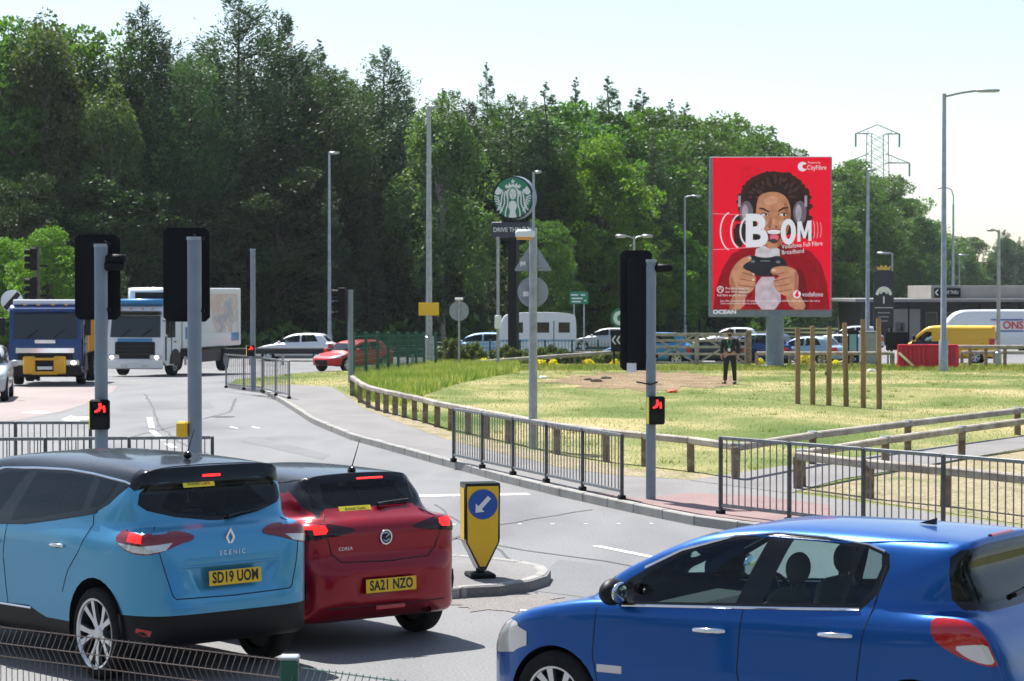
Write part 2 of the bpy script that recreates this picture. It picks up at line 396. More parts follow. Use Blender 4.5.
def arch(parent, x, r, y0=.5, y1=.86, z=.32):
    mb = MB()
    for sg in (1, -1):
        T = Matrix.Translation((x, 0, z)) @ Matrix.Rotation(R(-90 * sg), 4, 'X')
        k = len(mb.v); n = 24
        for i in range(n + 1):
            t = math.pi * (-.1 + 1.2 * i / n); c_, s_ = math.cos(t) * (r + .005), max(math.sin(t) * (r + .005), .24 - z)
            mb.v += [(x + c_, sg * y0, z + s_), (x + c_, sg * y1, z + s_)]
        for i in range(n): a_ = k + 2 * i; mb.f.append((a_, a_ + 1, a_ + 3, a_ + 2))
        mb.f.append(tuple(k + 2 * i for i in range(n + 1)))
    return mb.build('wheel_arch_liner', 'black_plastic', parent, smooth=50)
def plate(car, txt, x, z, w_=.52, h=.111, tilt=0, m='plate_yellow', front=False):
    T = Matrix.Translation((x, 0, z)) @ Matrix.Rotation(R(tilt), 4, 'Y')
    mb = MB(); mb.box((0, 0, 0), (.008, w_, h), bev=.003); me = mb.mesh('number_plate', m); me.transform(T); o = link('number_plate', me, car.root)
    Tt = T @ Matrix.Translation((-.0045, 0, 0)) @ Matrix(((0, 0, -1, 0), (-1, 0, 0, 0), (0, 1, 0, 0), (0, 0, 0, 1)))
    if front: Tt = T @ Matrix.Translation((.0045, 0, 0)) @ Matrix(((0, 0, 1, 0), (1, 0, 0, 0), (0, 1, 0, 0), (0, 0, 0, 1)))
    text_obj('lettering', txt, .112, 'ink', o, Tt, sx=.82, depth=.001, bold=.0036, spacing=1.06); return o
REARM = Matrix(((0, 0, -1, 0), (-1, 0, 0, 0), (0, 1, 0, 0), (0, 0, 0, 1)))   # text facing the rear (-x), reading left to right
# ------------------------------------------------------------------ ground, roads, pavements
def ramp_mat(name, stops, scale=(1, 1, 1), nscale=1.0, detail=8, rough=.9, fine=60, finestr=.3, bump=.3, bdist=.02, distort=0, spec=.3, speck=None):
    m = bpy.data.materials.new(name); m.use_nodes = True; N, L = nodes(m); b = N['Principled BSDF']; b.inputs['Roughness'].default_value = rough; b.inputs['Specular IOR Level'].default_value = spec
    t = N.new('ShaderNodeNewGeometry'); mp = N.new('ShaderNodeMapping'); mp.inputs['Scale'].default_value = scale; L.new(t.outputs['Position'], mp.inputs[0])
    n = N.new('ShaderNodeTexNoise'); n.inputs['Scale'].default_value = nscale; n.inputs['Detail'].default_value = detail; n.inputs['Distortion'].default_value = distort; L.new(mp.outputs[0], n.inputs[0])
    r = N.new('ShaderNodeValToRGB'); e = r.color_ramp.elements
    while len(e) < len(stops): e.new(.5)
    for i, (p, c) in enumerate(stops): e[i].position = p; e[i].color = (*c, 1)
    L.new(n.outputs[0], r.inputs[0]); f = N.new('ShaderNodeTexNoise'); f.inputs['Scale'].default_value = fine; f.inputs['Detail'].default_value = 5; L.new(t.outputs['Position'], f.inputs[0])
    mr = N.new('ShaderNodeMapRange'); mr.inputs[1].default_value = .3; mr.inputs[2].default_value = .7; mr.inputs[3].default_value = 1 - finestr; mr.inputs[4].default_value = 1 + finestr; L.new(f.outputs[0], mr.inputs[0])
    x = N.new('ShaderNodeVectorMath'); x.operation = 'SCALE'; L.new(r.outputs[0], x.inputs[0]); L.new(mr.outputs[0], x.inputs['Scale']); L.new(x.outputs[0], b.inputs['Base Color'])
    bp = N.new('ShaderNodeBump'); bp.inputs['Strength'].default_value = bump; bp.inputs['Distance'].default_value = bdist; L.new(f.outputs[0], bp.inputs['Height']); L.new(bp.outputs[0], b.inputs['Normal'])
    M[name] = m; return m
ramp_mat('asphalt', [(.28, (.115, .115, .12)), (.45, (.155, .155, .158)), (.58, (.175, .174, .175)), (.75, (.135, .135, .14))], (1, .35, 1), .5, 11, .72, 42, .30, .35, .01, .6)
ramp_mat('asphalt_path', [(.3, (.155, .147, .145)), (.55, (.20, .19, .185)), (.72, (.165, .158, .157))], (1, .6, 1), .6, 8, .85, 38, .22, .35, .01)
ramp_mat('red_tactile', [(.3, (.19, .12, .115)), (.7, (.265, .18, .17))], (1, 1, 1), 1.2, 8, .85, 30, .2, .4, .01)
ramp_mat('buff_surface', [(.3, (.25, .205, .195)), (.7, (.30, .25, .235))], (1, .4, 1), .6, 8, .85, 40, .15, .3, .01)
ramp_mat('concrete_kerb', [(.3, (.24, .23, .215)), (.55, (.31, .30, .28)), (.75, (.20, .19, .175))], (1, 1, 1), 2.2, 8, .85, 50, .15, .4, .01)
ramp_mat('lawn_grass', [(.30, (.075, .115, .028)), (.40, (.125, .155, .045)), (.48, (.175, .19, .07)), (.58, (.30, .265, .12)), (.68, (.38, .31, .16)), (.80, (.16, .18, .05))], (.28, .16, 1), 1.0, 10, .95, 16, .40, .6, .04, .5, .1)
ramp_mat('dry_verge', [(.3, (.20, .17, .10)), (.45, (.30, .25, .165)), (.58, (.25, .22, .13)), (.7, (.14, .155, .065))], (.8, .35, 1), 1.6, 9, .95, 20, .4, .6, .04, 0, .1)
ramp_mat('bare_earth', [(.3, (.17, .115, .07)), (.55, (.245, .175, .11)), (.75, (.30, .24, .15))], (.6, .3, 1), 1.6, 9, .95, 9, .45, .9, .08, 0, .1)
ramp_mat('wood_floor', [(.3, (.035, .045, .015)), (.6, (.07, .085, .03)), (.8, (.10, .10, .05))], (.3, .3, 1), 1, 8, .95, 8, .4, .6, .05, 0, .1)
ramp_mat('dust', [(.3, (.165, .155, .145)), (.7, (.205, .19, .175))], (1, 1, 1), 1.2, 8, .9, 40, .35, .5, .01)
ramp_mat('road_white', [(.3, (.55, .55, .54)), (.7, (.72, .72, .70))], (1, 1, 1), 3, 9, .7, 60, .2, .3, .005)
def inset(P_, d):
    out = []
    for i, p in enumerate(P_):
        a = P_[max(0, i - 1)]; b = P_[min(len(P_) - 1, i + 1)]; t = (Vector(b[:2]) - Vector(a[:2])).normalized(); out.append((p[0] - t.y * d, p[1] + t.x * d))
    return out
def gpoly(pts, z=0.0): return [Vector(G(x, y, z)) for x, y in pts]
def sheet(name, poly, z, m, kind='structure', step=4.0, parent=None, skirt=0):
    """flat sheet following the ground height; poly are (X, Y)"""
    bm = bmesh.new(); vs = [bm.verts.new((p[0], p[1], 0)) for p in poly]; bm.faces.new(vs); bmesh.ops.triangulate(bm, faces=bm.faces)
    y0 = min(p[1] for p in poly); y1 = max(p[1] for p in poly); Y = 65.0
    while Y <= 125:
        if y0 < Y < y1: bmesh.ops.bisect_plane(bm, geom=list(bm.verts) + list(bm.edges) + list(bm.faces), plane_co=(0, Y, 0), plane_no=(0, 1, 0))
        Y += step
    if skirt:
        r = bmesh.ops.extrude_edge_only(bm, edges=[e for e in bm.edges if e.is_boundary])
        for v in [g for g in r['geom'] if isinstance(g, bmesh.types.BMVert)]: v.co.z = -skirt
    for v in bm.verts: v.co.z += zg(v.co.y) + z
    bmesh.ops.recalc_face_normals(bm, faces=bm.faces)
    for f in bm.faces:
        if f.normal.z < -.5: f.normal_flip()
    me = bpy.data.meshes.new(name); bm.to_mesh(me); bm.free(); me.materials.append(M[m]); o = link(name, me, parent)
    if kind: o['kind'] = kind
    return o
sheet('ground', [(-1500, -60), (1500, -60), (1500, 3000), (-1500, 3000)], -.05, 'wood_floor')
sheet('road', [(-110, 1), (90, 1), (90, 172), (4, 172), (-2, 134), (-40, 131), (-110, 126)], 0, 'asphalt')
KERB = [(228, 388), (245, 391), (262, 393), (285, 406), (312, 424), (350, 440), (400, 454), (450, 468), (500, 482), (560, 497), (600, 506), (650, 517), (700, 527), (745, 533), (830, 543), (930, 556), (1040, 572), (1250, 604)]
KW = gpoly(KERB); KW.append(Vector((16, 19, 0)))
LAWN = [(p.x, p.y) for p in KW] + [(70, 19), (70, 97)] + [(G(x, y)[0], G(x, y)[1]) for x, y in ((1100, 366), (880, 366), (700, 366), (540, 363), (430, 366), (345, 374), (300, 376), (235, 383))]
nK = len(KW)
LAWN_IN = [tuple(q) for q in inset([(p.x, p.y) for p in KW], .07)] + LAWN[nK:]
sheet('lawn', LAWN_IN, .12, 'lawn_grass', skirt=.16)
def XY(pts, z=.12): return [tuple(Vector(G(x, y, z))[:2]) for x, y in pts]
BACK = XY([(1250, 560), (1030, 528), (900, 508), (790, 493), (745, 487), (700, 481), (620, 476), (560, 468), (500, 453), (450, 441), (400, 423), (360, 406), (345, 395), (332, 387), (300, 385), (262, 385)])
FOOT = inset([(p.x, p.y) for p in KW[2:-1]], .13) + BACK
sheet('pavement', FOOT, .124, 'asphalt_path')
PATH = XY([(690, 481), (780, 467), (880, 455), (1024, 436), (1200, 415), (1200, 424), (1024, 449), (960, 460), (840, 480), (790, 494)])
sheet('path', PATH, .129, 'asphalt_path')
TK = inset([(p.x, p.y) for p in KW[9:15]], .14)
sheet('tactile_paving', TK[::-1] + XY([(640, 500), (690, 494), (760, 497), (830, 506)]), .134, 'red_tactile')
sheet('verge', XY([(345, 394), (362, 400), (400, 415), (450, 432), (500, 444), (560, 456), (620, 468), (700, 474), (735, 477), (700, 481), (620, 476), (560, 468), (500, 453), (450, 441), (400, 423), (360, 407)]), .1265, 'dry_verge')
sheet('verge', XY([(800, 492), (886, 474), (962, 461), (1030, 451), (1030, 526), (900, 506)]), .1265, 'dry_verge')
random.seed(5)
def blob(cx, cy, rx, ry, n=40, j=.22, z=.12):
    return [tuple(G(cx + rx * math.cos(t) * k, cy + ry * math.sin(t) * k, z)[:2]) for t, k in ((2 * math.pi * i / n, 1 + random.uniform(-j, j)) for i in range(n))]
sheet('bare_earth', blob(640, 381, 88, 9), .128, 'bare_earth')
sheet('buff_road_surface', XY([(-90, 386), (118, 386), (108, 396), (86, 404), (60, 412), (20, 420), (-60, 428)], 0), .004, 'buff_surface')
ramp_mat('asphalt_dark', [(.3, (.125, .125, .13)), (.7, (.165, .165, .168))], (1, .5, 1), .8, 9, .75, 42, .25, .35, .01)
for pts in ([(330, 520), (392, 513), (470, 531), (440, 545)], [(560, 560), (640, 572), (600, 600), (520, 590)], [(120, 404), (210, 402), (214, 408), (122, 411)], [(250, 436), (330, 455), (322, 460), (240, 441)]): sheet('road_patch', XY(pts, 0), .003, 'asphalt_dark')
for px, y in ((372, 503), (222, 417)):
    c_ = G(px, y); T = Matrix.Translation((c_[0], c_[1], c_[2] + .006)); mh = MB().lathe([(.001, 0), (.30, 0), (.30, -.02)], 24, T).build('manhole_cover', 'dark_metal'); mh['kind'] = 'structure'
def marking(pts, name='road_marking', z=.004): return sheet(name, XY(pts, 0), z, 'road_white')
def dash(x0, y0, x1, y1, w_=.1):
    a = Vector(G(x0, y0)); b = Vector(G(x1, y1)); t = (b - a).normalized(); n = Vector((-t.y, t.x, 0)) * w_ / 2
    return sheet('road_marking', [tuple((a + n)[:2]), tuple((a - n)[:2]), tuple((b - n)[:2]), tuple((b + n)[:2])], .005, 'road_white')
dash(404, 496.5, 529, 494.5, .34); dash(596, 546.5, 656, 558.5, .11); dash(506, 609, 548, 613, .16); dash(149, 417.5, 151.5, 428, .12); dash(151.5, 431, 163, 440.5, .13); dash(167, 444, 174, 448, .13)
dash(470, 538, 495, 539, .1)
for i in range(7): dash(452 + 33 * i, 525 - .15 * i, 455.5 + 33 * i, 525 - .15 * i, .08)
for x in (230, 252): dash(x, 427, x + 7, 428.5, .09)
marking([(61, 420), (70, 416), (76, 417.5), (90, 417), (90, 419.5), (78, 420.5), (84, 423), (75, 424.5)], z=.009)
marking([(20, 413), (34, 411.5), (50, 412), (50, 413.5), (34, 414)], z=.009)
# sealed joints and cracks in the surface
rj = random.Random(4)
def seam(pts, w_=.045):
    P_ = []
    for a, b in zip(pts, pts[1:]):
        n = max(2, int(math.dist(a, b) / .5))
        for i in range(n): P_.append((a[0] + (b[0] - a[0]) * i / n + rj.uniform(-.03, .03), a[1] + (b[1] - a[1]) * i / n + rj.uniform(-.03, .03)))
    A_, B_ = inset(P_, w_ / 2 * 1), inset(P_, -w_ / 2)
    sheet('road_seam', A_ + B_[::-1], .0045, 'tar')
ramp_mat('tar', [(.3, (.05, .05, .052)), (.7, (.085, .085, .088))], (1, 1, 1), 3, 6, .55, 30, .2, .2, .01)
KP = [(p.x, p.y) for p in KW[2:-1]]
seam(inset(KP, -3.4)); seam([P(380, 24.5)[:2], P(470, 30)[:2], P(610, 33.2)[:2]], .04); seam([P(560, 21)[:2], P(520, 26)[:2], P(430, 34)[:2]], .035); seam(XY([(120, 440), (230, 412), (236, 398)], 0), .06)
# kerb stones
def stones(name, pts, h, w_=.125, L_=.915, label=None, inward=1, parent_kind='structure'):
    root = link(name, None); root['kind'] = parent_kind
    me = None; seg = []; i = 0; P_ = [Vector((p[0], p[1], 0)) for p in pts]; d = [0]
    for a, b in zip(P_, P_[1:]): d.append(d[-1] + (b - a).length)
    def at(s):
        for k in range(len(d) - 1):
            if s <= d[k + 1] or k == len(d) - 2: return P_[k].lerp(P_[k + 1], (s - d[k]) / max(1e-9, d[k + 1] - d[k]))
    n = int(d[-1] / L_); mb = MB(); mb.box((0, 0, (h - .2) / 2 + .0), (L_ - .012, w_, h + .2), bev=.014); me = mb.mesh('kerb_stone', 'concrete_kerb')
    for k in range(n):
        a = at(k * L_); b = at((k + 1) * L_); t = (b - a).normalized(); c = (a + b) / 2 + Vector((-t.y, t.x, 0)) * w_ / 2 * inward
        o = link('kerb_stone', me, root, (c.x, c.y, zg(c.y) + random.uniform(-.004, .003)), (random.uniform(-.006, .006), 0, math.atan2(t.y, t.x) + random.uniform(-.006, .006)))
        o.scale = ((b - a).length / L_, 1, 1)
    return root
stones('kerb', [(p.x, p.y) for p in KW[:-1]], .128)
# traffic island with the bollard
ISL = XY([(380, 606), (455, 599.5), (500, 597), (530, 592), (547, 586.5), (551, 580), (541, 574.5), (505, 569), (455, 565), (380, 561)], 0)
sheet('traffic_island', ISL, .10, 'bare_gravel' if 'bare_gravel' in M else 'asphalt_path', skirt=.12)
stones('island_kerb', chaikin(ISL, 1, False), .112, .12, .45)
sheet('road_debris', blob(505, 603, 60, 9, 40, .3, 0), .006, 'dust', kind='structure')
ISL2 = [P(-40, 34.9)[:2], P(-40, 30.2)[:2], P(190, 30.2)[:2], P(214, 31.2)[:2], P(190, 32)[:2], P(95, 34.9)[:2]]
sheet('traffic_island', ISL2, .10, 'asphalt_path', skirt=.12)
stones('island_kerb', ISL2[1:], .112, .12, .9)
# grass blades, thinning out with distance
def scatter_poly(poly, n, rng, dens=None):
    A = np.array(poly); lo = A.min(0); hi = A.max(0); q = rng.random((n, 2)) * (hi - lo) + lo; return q[sdpoly(poly, q) < -.03]
def blades(name, pts, hmin, hmax, w_, m, rng, z=.12, lean=.6):
    n = len(pts); h = rng.uniform(hmin, hmax, n); a = rng.uniform(0, 6.283, n); l = rng.uniform(0, lean, n) * h; b = rng.uniform(0, 6.283, n)
    zz = np.array([zg(y) for y in pts[:, 1]]) + z; ca, sa = np.cos(a) * w_ / 2, np.sin(a) * w_ / 2
    v = np.zeros((n, 3, 3)); v[:, 0] = np.stack([pts[:, 0] - ca, pts[:, 1] - sa, zz], 1); v[:, 1] = np.stack([pts[:, 0] + ca, pts[:, 1] + sa, zz], 1)
    v[:, 2] = np.stack([pts[:, 0] + l * np.cos(b), pts[:, 1] + l * np.sin(b), zz + h], 1)
    me = fast_mesh(name, v.reshape(-1, 3), np.arange(n * 3).reshape(n, 3), m); o = link(name, me); o['kind'] = 'stuff'; return o
def fast_mesh(name, V, F, m, smooth=False):
    me = bpy.data.meshes.new(name); n, k = F.shape; me.vertices.add(len(V)); me.vertices.foreach_set('co', V.astype(np.float32).ravel()); me.loops.add(n * k); me.loops.foreach_set('vertex_index', F.astype(np.int32).ravel())
    me.polygons.add(n); me.polygons.foreach_set('loop_start', np.arange(0, n * k, k, dtype=np.int32)); me.polygons.foreach_set('loop_total', np.full(n, k, dtype=np.int32)); me.update(calc_edges=True); me.materials.append(M[m] if isinstance(m, str) else m); return me
def leafy(name, stops, nscale, trans=.35, coords='pos', rough=.55, hue=0):
    m = bpy.data.materials.new(name); m.use_nodes = True; N, L = nodes(m); N.clear(); o = N.new('ShaderNodeOutputMaterial'); d = N.new('ShaderNodeBsdfPrincipled'); d.inputs['Roughness'].default_value = rough; d.inputs['Specular IOR Level'].default_value = .3
    t = N.new('ShaderNodeBsdfTranslucent'); x = N.new('ShaderNodeMixShader'); x.inputs[0].default_value = trans; g = N.new('ShaderNodeNewGeometry'); n = N.new('ShaderNodeTexNoise'); n.inputs['Scale'].default_value = nscale; n.inputs['Detail'].default_value = 6
    r = N.new('ShaderNodeValToRGB'); e = r.color_ramp.elements
    while len(e) < len(stops): e.new(.5)
    for i, (p, c) in enumerate(stops): e[i].position = p; e[i].color = (*c, 1)
    L.new(g.outputs['Position'], n.inputs[0]); ad = N.new('ShaderNodeMath'); ad.operation = 'MULTIPLY_ADD'; ad.inputs[1].default_value = .28; ad.inputs[2].default_value = -.14; L.new(g.outputs['Random Per Island'], ad.inputs[0])
    a2 = N.new('ShaderNodeMath'); a2.operation = 'ADD'; L.new(n.outputs[0], a2.inputs[0]); L.new(ad.outputs[0], a2.inputs[1]); L.new(a2.outputs[0], r.inputs[0])
    oi = N.new('ShaderNodeObjectInfo'); hs = N.new('ShaderNodeHueSaturation'); mr = N.new('ShaderNodeMapRange'); mr.inputs[3].default_value = .75; mr.inputs[4].default_value = 1.3; L.new(oi.outputs['Random'], mr.inputs[0]); L.new(mr.outputs[0], hs.inputs['Value'])
    mr2 = N.new('ShaderNodeMapRange'); mr2.inputs[3].default_value = .485; mr2.inputs[4].default_value = .515; L.new(oi.outputs['Random'], mr2.inputs[0]); L.new(mr2.outputs[0], hs.inputs['Hue'])
    L.new(r.outputs[0], hs.inputs['Color']); L.new(hs.outputs[0], d.inputs['Base Color'])
    sc = N.new('ShaderNodeVectorMath'); sc.operation = 'MULTIPLY'; sc.inputs[1].default_value = (1.5, 1.7, .6); L.new(hs.outputs[0], sc.inputs[0]); L.new(sc.outputs[0], t.inputs[0])
    L.new(d.outputs[0], x.inputs[1]); L.new(t.outputs[0], x.inputs[2]); L.new(x.outputs[0], o.inputs[0]); M[name] = m; return m
leafy('grass_blade', [(.3, (.09, .145, .035)), (.46, (.15, .20, .055)), (.57, (.25, .25, .10)), (.68, (.38, .33, .18))], .22, .3)
leafy('long_grass_blade', [(.3, (.09, .15, .03)), (.48, (.15, .21, .05)), (.60, (.30, .29, .12)), (.72, (.42, .37, .20))], .45, .35)
rng = np.random.default_rng(3)
q = scatter_poly(LAWN, 420000, rng); q = q[(sdpoly(FOOT, q) > .1) & (sdpoly(PATH, q) > .05)]; V1 = XY([(345, 394), (362, 400), (400, 415), (450, 432), (500, 444), (560, 456), (620, 468), (700, 474), (735, 477), (700, 481), (620, 476), (560, 468), (500, 453), (450, 441), (400, 423), (360, 407)]); V2 = XY([(800, 492), (886, 474), (962, 461), (1030, 451), (1030, 526), (900, 506)])
q = q[((sdpoly(V1, q) > 0) & (sdpoly(V2, q) > 0)) | (rng.random(len(q)) < .12)]
q = q[(q[:, 0] > -q[:, 1] * .235) & (q[:, 0] < q[:, 1] * .235 + 2)]
EARTH = XY([(552, 381), (575, 375), (640, 372), (705, 375), (728, 381), (705, 388), (640, 391), (580, 388)]); keep = (sdpoly(EARTH, q) > 0) | (rng.random(len(q)) < .3); q = q[keep]
blades('grass', q, .015, .055, .014, 'grass_blade', rng)
cl = q[rng.integers(0, len(q), 240)]; qq = (cl[:, None, :] + rng.normal(0, .09, (240, 26, 2))).reshape(-1, 2); blades('grass_tufts', qq, .04, .10, .016, 'long_grass_blade', rng)
LONG = XY([(352, 396), (352, 374), (430, 365), (520, 365), (520, 372), (455, 385), (420, 398), (400, 408), (370, 402)])
q = scatter_poly(LONG, 60000, rng); blades('long_grass', q, .12, .38, .03, 'long_grass_blade', rng)
q = scatter_poly(XY([(520, 366), (1060, 366), (1060, 371), (520, 371)]), 16000, rng); blades('long_grass', q, .08, .22, .03, 'long_grass_blade', rng)
# ------------------------------------------------------------------ the three near cars
paint('paint_sky', (.075, .31, .50), .5, .30); paint('paint_red', (.27, .001, .012), .45, .28); paint('paint_blue', (.0, .075, .30), .5, .28)
paint('paint_black', (.006, .007, .009), .2, .25)
def mirror(parent, car, x, y, z, m, sg, sc=1.0):
    mb = MB(); mb.ball((x, sg * (y + .13), z + .03), (.075 * sc, .125 * sc, .085 * sc), 16, 10); o = mb.build('door_mirror', m, parent, smooth=80)
    a = MB(); a.tube([(x + .02, sg * (y - .06), z - .05), (x, sg * (y + .06), z - .02)], .03, 8); a.build('mirror_arm', 'black_plastic', o, smooth=True)
    g = MB(); g.ball((x - .055, sg * (y + .13), z + .03), (.025, .1 * sc, .066 * sc), 14, 8); g.build('mirror_glass', 'chrome', o, smooth=True)
def handle(car, x, z, sg, m, L_=.19, r=.014, y=None):
    p, n = car.hit('side', x, z, sg, .0); q, n2 = car.hit('side', x - L_, z + .004, sg, .0)
    mb = MB(); pts = [p + n * .0, p + n * .028 + Vector((-.02, 0, 0)), (p + q) / 2 + n * .034, q + n2 * .028 + Vector((.02, 0, 0)), q]
    mb.tube(pts, [r * .9, r, r * 1.1, r, r * .9], 10); o = mb.build('door_handle', m, car.root, smooth=70)
    c = MB(); cc = (p + q) / 2; c.ball((cc.x, cc.y - sg * .002, cc.z - .004), (L_ * .38, .006, .026), 14, 6); c.build('handle_recess', 'dark_seam', o, smooth=True)
    return o
def antenna(root, x, z, l=.28, lean=.62, y=0):
    mb = MB(); mb.ball((x, y, z), (.05, .03, .03), 12, 8); b = mb.build('antenna', 'gloss_black', root, smooth=True)
    w_ = MB(); w_.tube([(x, y, z + .02), (x - l * lean, y, z + l)], [.006, .003], 6); w_.build('antenna_mast', 'ink', b)
def wiper(car, pts, r=.009, pivot=None):
    Q = [car.hit('rear', u, v, 1, .022)[0] for u, v in pts]; mb = MB(); mb.tube(Q, [r * 1.8] + [r] * (len(Q) - 1), 8); o = mb.build('rear_wiper', 'ink', car.root, smooth=True); return o
def interior(root, L0, L1, W, zf=.35, rows=((1.15, 3), (2.05, 2)), zb=.93, seatz=.52, dash=2.95, wheel_y=-.36, seatm='seat_cloth'):
    mb = MB(); mb.box(((L0 + L1) / 2, 0, zf), (L1 - L0, W * 2 - .16, .04)); mb.box((dash + .15, 0, zb - .13), (.45, W * 2 - .24, .22), bev=.08)
    o = mb.build('cabin', 'seat_cloth', root, smooth=True)
    for x, n in rows:
        ys = (-.42, 0, .42) if n == 3 else (-.36, .36)
        for y in ys: seat(root, x, y, seatz, seatm)
    t = MB(); T = Matrix.Translation((dash - .32, wheel_y, zb - .03)) @ Matrix.Rotation(R(-65), 4, 'Y'); k = 24
    pts = [T @ Vector((.18 * math.cos(2 * math.pi * i / k), .18 * math.sin(2 * math.pi * i / k), 0)) for i in range(k + 1)]
    t.tube(pts, .016, 8, False); t.tube([T @ Vector((-.17, 0, 0)), T @ Vector((.17, 0, 0))], .018, 6); t.tube([T @ Vector((0, -.17, 0)), T @ Vector((0, 0, -.02))], .018, 6); t.tube([T @ Vector((0, 0, 0)), T @ Vector((0, 0, -.3))], .03, 8)
    t.build('steering_wheel', 'black_plastic', root, smooth=True)
def car_root(label, cat, pose, sxy, sz, group=None, name='hatchback_car', z=0):
    X, Y, a = pose; r = thing(name, label, cat, (X, Y, z), a + math.pi / 2, group); r.scale = (sxy, sxy, sz); return r
# ---- sky blue compact MPV
def scenic():
    root = car_root('sky blue MPV with black roof waiting at the lights, rear plate SD19 UOM', 'car', (-2.113, 18.475, .737), .946, 1.03, name='family_car')
    def extra(d, x, y, z):      # number plate recess and shoulder crease
        a = np.abs(y); rec = np.maximum(np.maximum(a - (.34 + (z - .68) * .5), .675 - z), np.maximum(z - .86, x - .30)); return d + .035 * np.clip((.03 - rec) / .07, 0, 1)
    S = dict(L=4.40, W=.92, H=1.58, step=.04, xc=(.75, 3.6),
        sideB=[(.14, .27), (.06, .36), (.015, .46), (.0, .55), (.015, .62), (.045, .66), (.055, .8), (.09, .98), (.15, 1.12), (.3, 1.17), (.8, 1.16), (1.5, 1.12), (2.6, 1.05), (3.45, 1.03), (3.85, .96), (4.15, .85), (4.32, .70), (4.40, .5), (4.37, .3), (4.25, .2), (2, .2), (.5, .22)],
        sideG=[(.24, .8), (.235, 1.08), (.30, 1.22), (.40, 1.40), (.39, 1.475), (.26, 1.53), (.27, 1.56), (.45, 1.595), (1.0, 1.64), (1.6, 1.655), (2.2, 1.64), (2.65, 1.58), (2.95, 1.49), (3.3, 1.28), (3.75, 1.0), (3.8, .8)],
        planB=[(0, 0), (.0, .35), (.025, .58), (.09, .74), (.22, .85), (.5, .905), (.9, .925), (2.5, .92), (3.6, .91), (4.05, .82), (4.3, .6), (4.4, .3), (4.41, 0)],
        planG=[(.2, 0), (.21, .4), (.25, .6), (.36, .73), (.6, .82), (1.1, .885), (2.5, .9), (3.3, .87), (3.6, .7), (3.8, .4), (3.85, 0)],
        frontB=[(0, .2), (.78, .2), (.88, .3), (.915, .48), (.925, .72), (.91, .95), (.86, 1.1), (.72, 1.18), (0, 1.19)],
        frontG=[(0, .6), (.92, .7), (.905, 1.0), (.875, 1.14), (.80, 1.32), (.735, 1.46), (.68, 1.55), (.56, 1.61), (.3, 1.65), (0, 1.662)], extra=extra)
    c = Car(S, root); rg = c.region
    rg('arch', 'side', [(.74 + .395 * math.cos(t * math.pi / 14), .37 + .395 * math.sin(t * math.pi / 14)) for t in range(28)])
    rg('arch', 'side', [(3.475 + .395 * math.cos(t * math.pi / 14), .37 + .395 * math.sin(t * math.pi / 14)) for t in range(28)])
    # black roof, tailgate glass, spoiler
    rg('roof', 'top', [(.15, -.9), (.15, .9), (3.0, .9), (3.2, .0), (3.0, -.9)], only=lambda p, n: p.z > 1.46 and p.x < 3.15)
    rg('roof', 'side', [(.40, 1.455), (.52, 1.475), (1.07, 1.517), (1.47, 1.528), (1.95, 1.517), (2.48, 1.49), (2.85, 1.40), (3.0, 1.7), (.2, 1.7), (.22, 1.5)], only=lambda p, n: p.z > 1.38)
    rg('spoiler', 'rear', [(-.72, 1.42), (-.5, 1.472), (0, 1.485), (.5, 1.472), (.72, 1.42), (.8, 1.6), (0, 1.62), (-.8, 1.6)], only=lambda p, n: p.x < .47)
    rg('spoiler', 'side', [(.2, 1.43), (.42, 1.445), (.47, 1.47), (.52, 1.62), (.2, 1.6)])
    rg('rear_window', 'corner', [(.0, 1.165), (.35, 1.175), (.70, 1.215), (1.0, 1.275), (1.10, 1.32), (1.09, 1.40), (1.0, 1.465), (.6, 1.482), (0, 1.492), (-.2, 1.492), (-.2, 1.165)], only=lambda p, n: n.x < -.1 and p.x < .52)
    rg('rear_glass', 'corner', [(.0, 1.195), (.35, 1.205), (.70, 1.245), (.86, 1.29), (.80, 1.40), (.74, 1.445), (.6, 1.455), (0, 1.462), (-.2, 1.462), (-.2, 1.195)], only=lambda p, n: n.x < -.1 and p.x < .52)
    # side glass
    rg('window_frame', 'side', [(.58, 1.385), (.46, 1.463), (.55, 1.478), (1.07, 1.512), (1.47, 1.523), (1.95, 1.512), (2.48, 1.485), (2.85, 1.39), (3.2, 1.2), (3.35, 1.06), (2.26, 1.075), (1.85, 1.10), (1.4, 1.16), (.95, 1.225), (.82, 1.25), (.68, 1.31)])
    for nm, q in (('quarter_glass', [(.92, 1.265), (.92, 1.49), (.62, 1.468), (.70, 1.36), (.78, 1.30)]), ('side_glass', [(1.03, 1.245), (1.40, 1.19), (1.85, 1.13), (2.10, 1.105), (1.90, 1.49), (1.47, 1.50), (1.03, 1.494)]),
                  ('side_glass', [(2.33, 1.10), (3.05, 1.085), (2.9, 1.27), (2.62, 1.41), (2.4, 1.465), (2.05, 1.487)])): rg(nm, 'side', q)
    rg('windscreen', 'front', [(-.74, 1.08), (.74, 1.08), (.62, 1.5), (-.62, 1.5)], only=lambda p, n: p.x > 2.6 and p.z > 1.05)
    # lower cladding
    for sg_ in (1, -1): rg('headlight', 'front', chaikin([(sg_ * .5, .70), (sg_ * .55, .80), (sg_ * .84, .88), (sg_ * .88, .78), (sg_ * .7, .68)], 1))
    rg('grille', 'front', [(-.42, .35), (.42, .35), (.5, .55), (-.5, .55)])
    rg('bumper_black', 'corner', [(-.3, .0), (-.3, .515), (.5, .515), (1.0, .52), (1.3, .52), (1.31, .0)], only=lambda p, n: True)
    rg('sill', 'side', [(.9, 0), (.9, .40), (1.49, .40), (1.62, .43), (1.76, .47), (2.2, .455), (3.2, .42), (3.2, 0)], over=False)
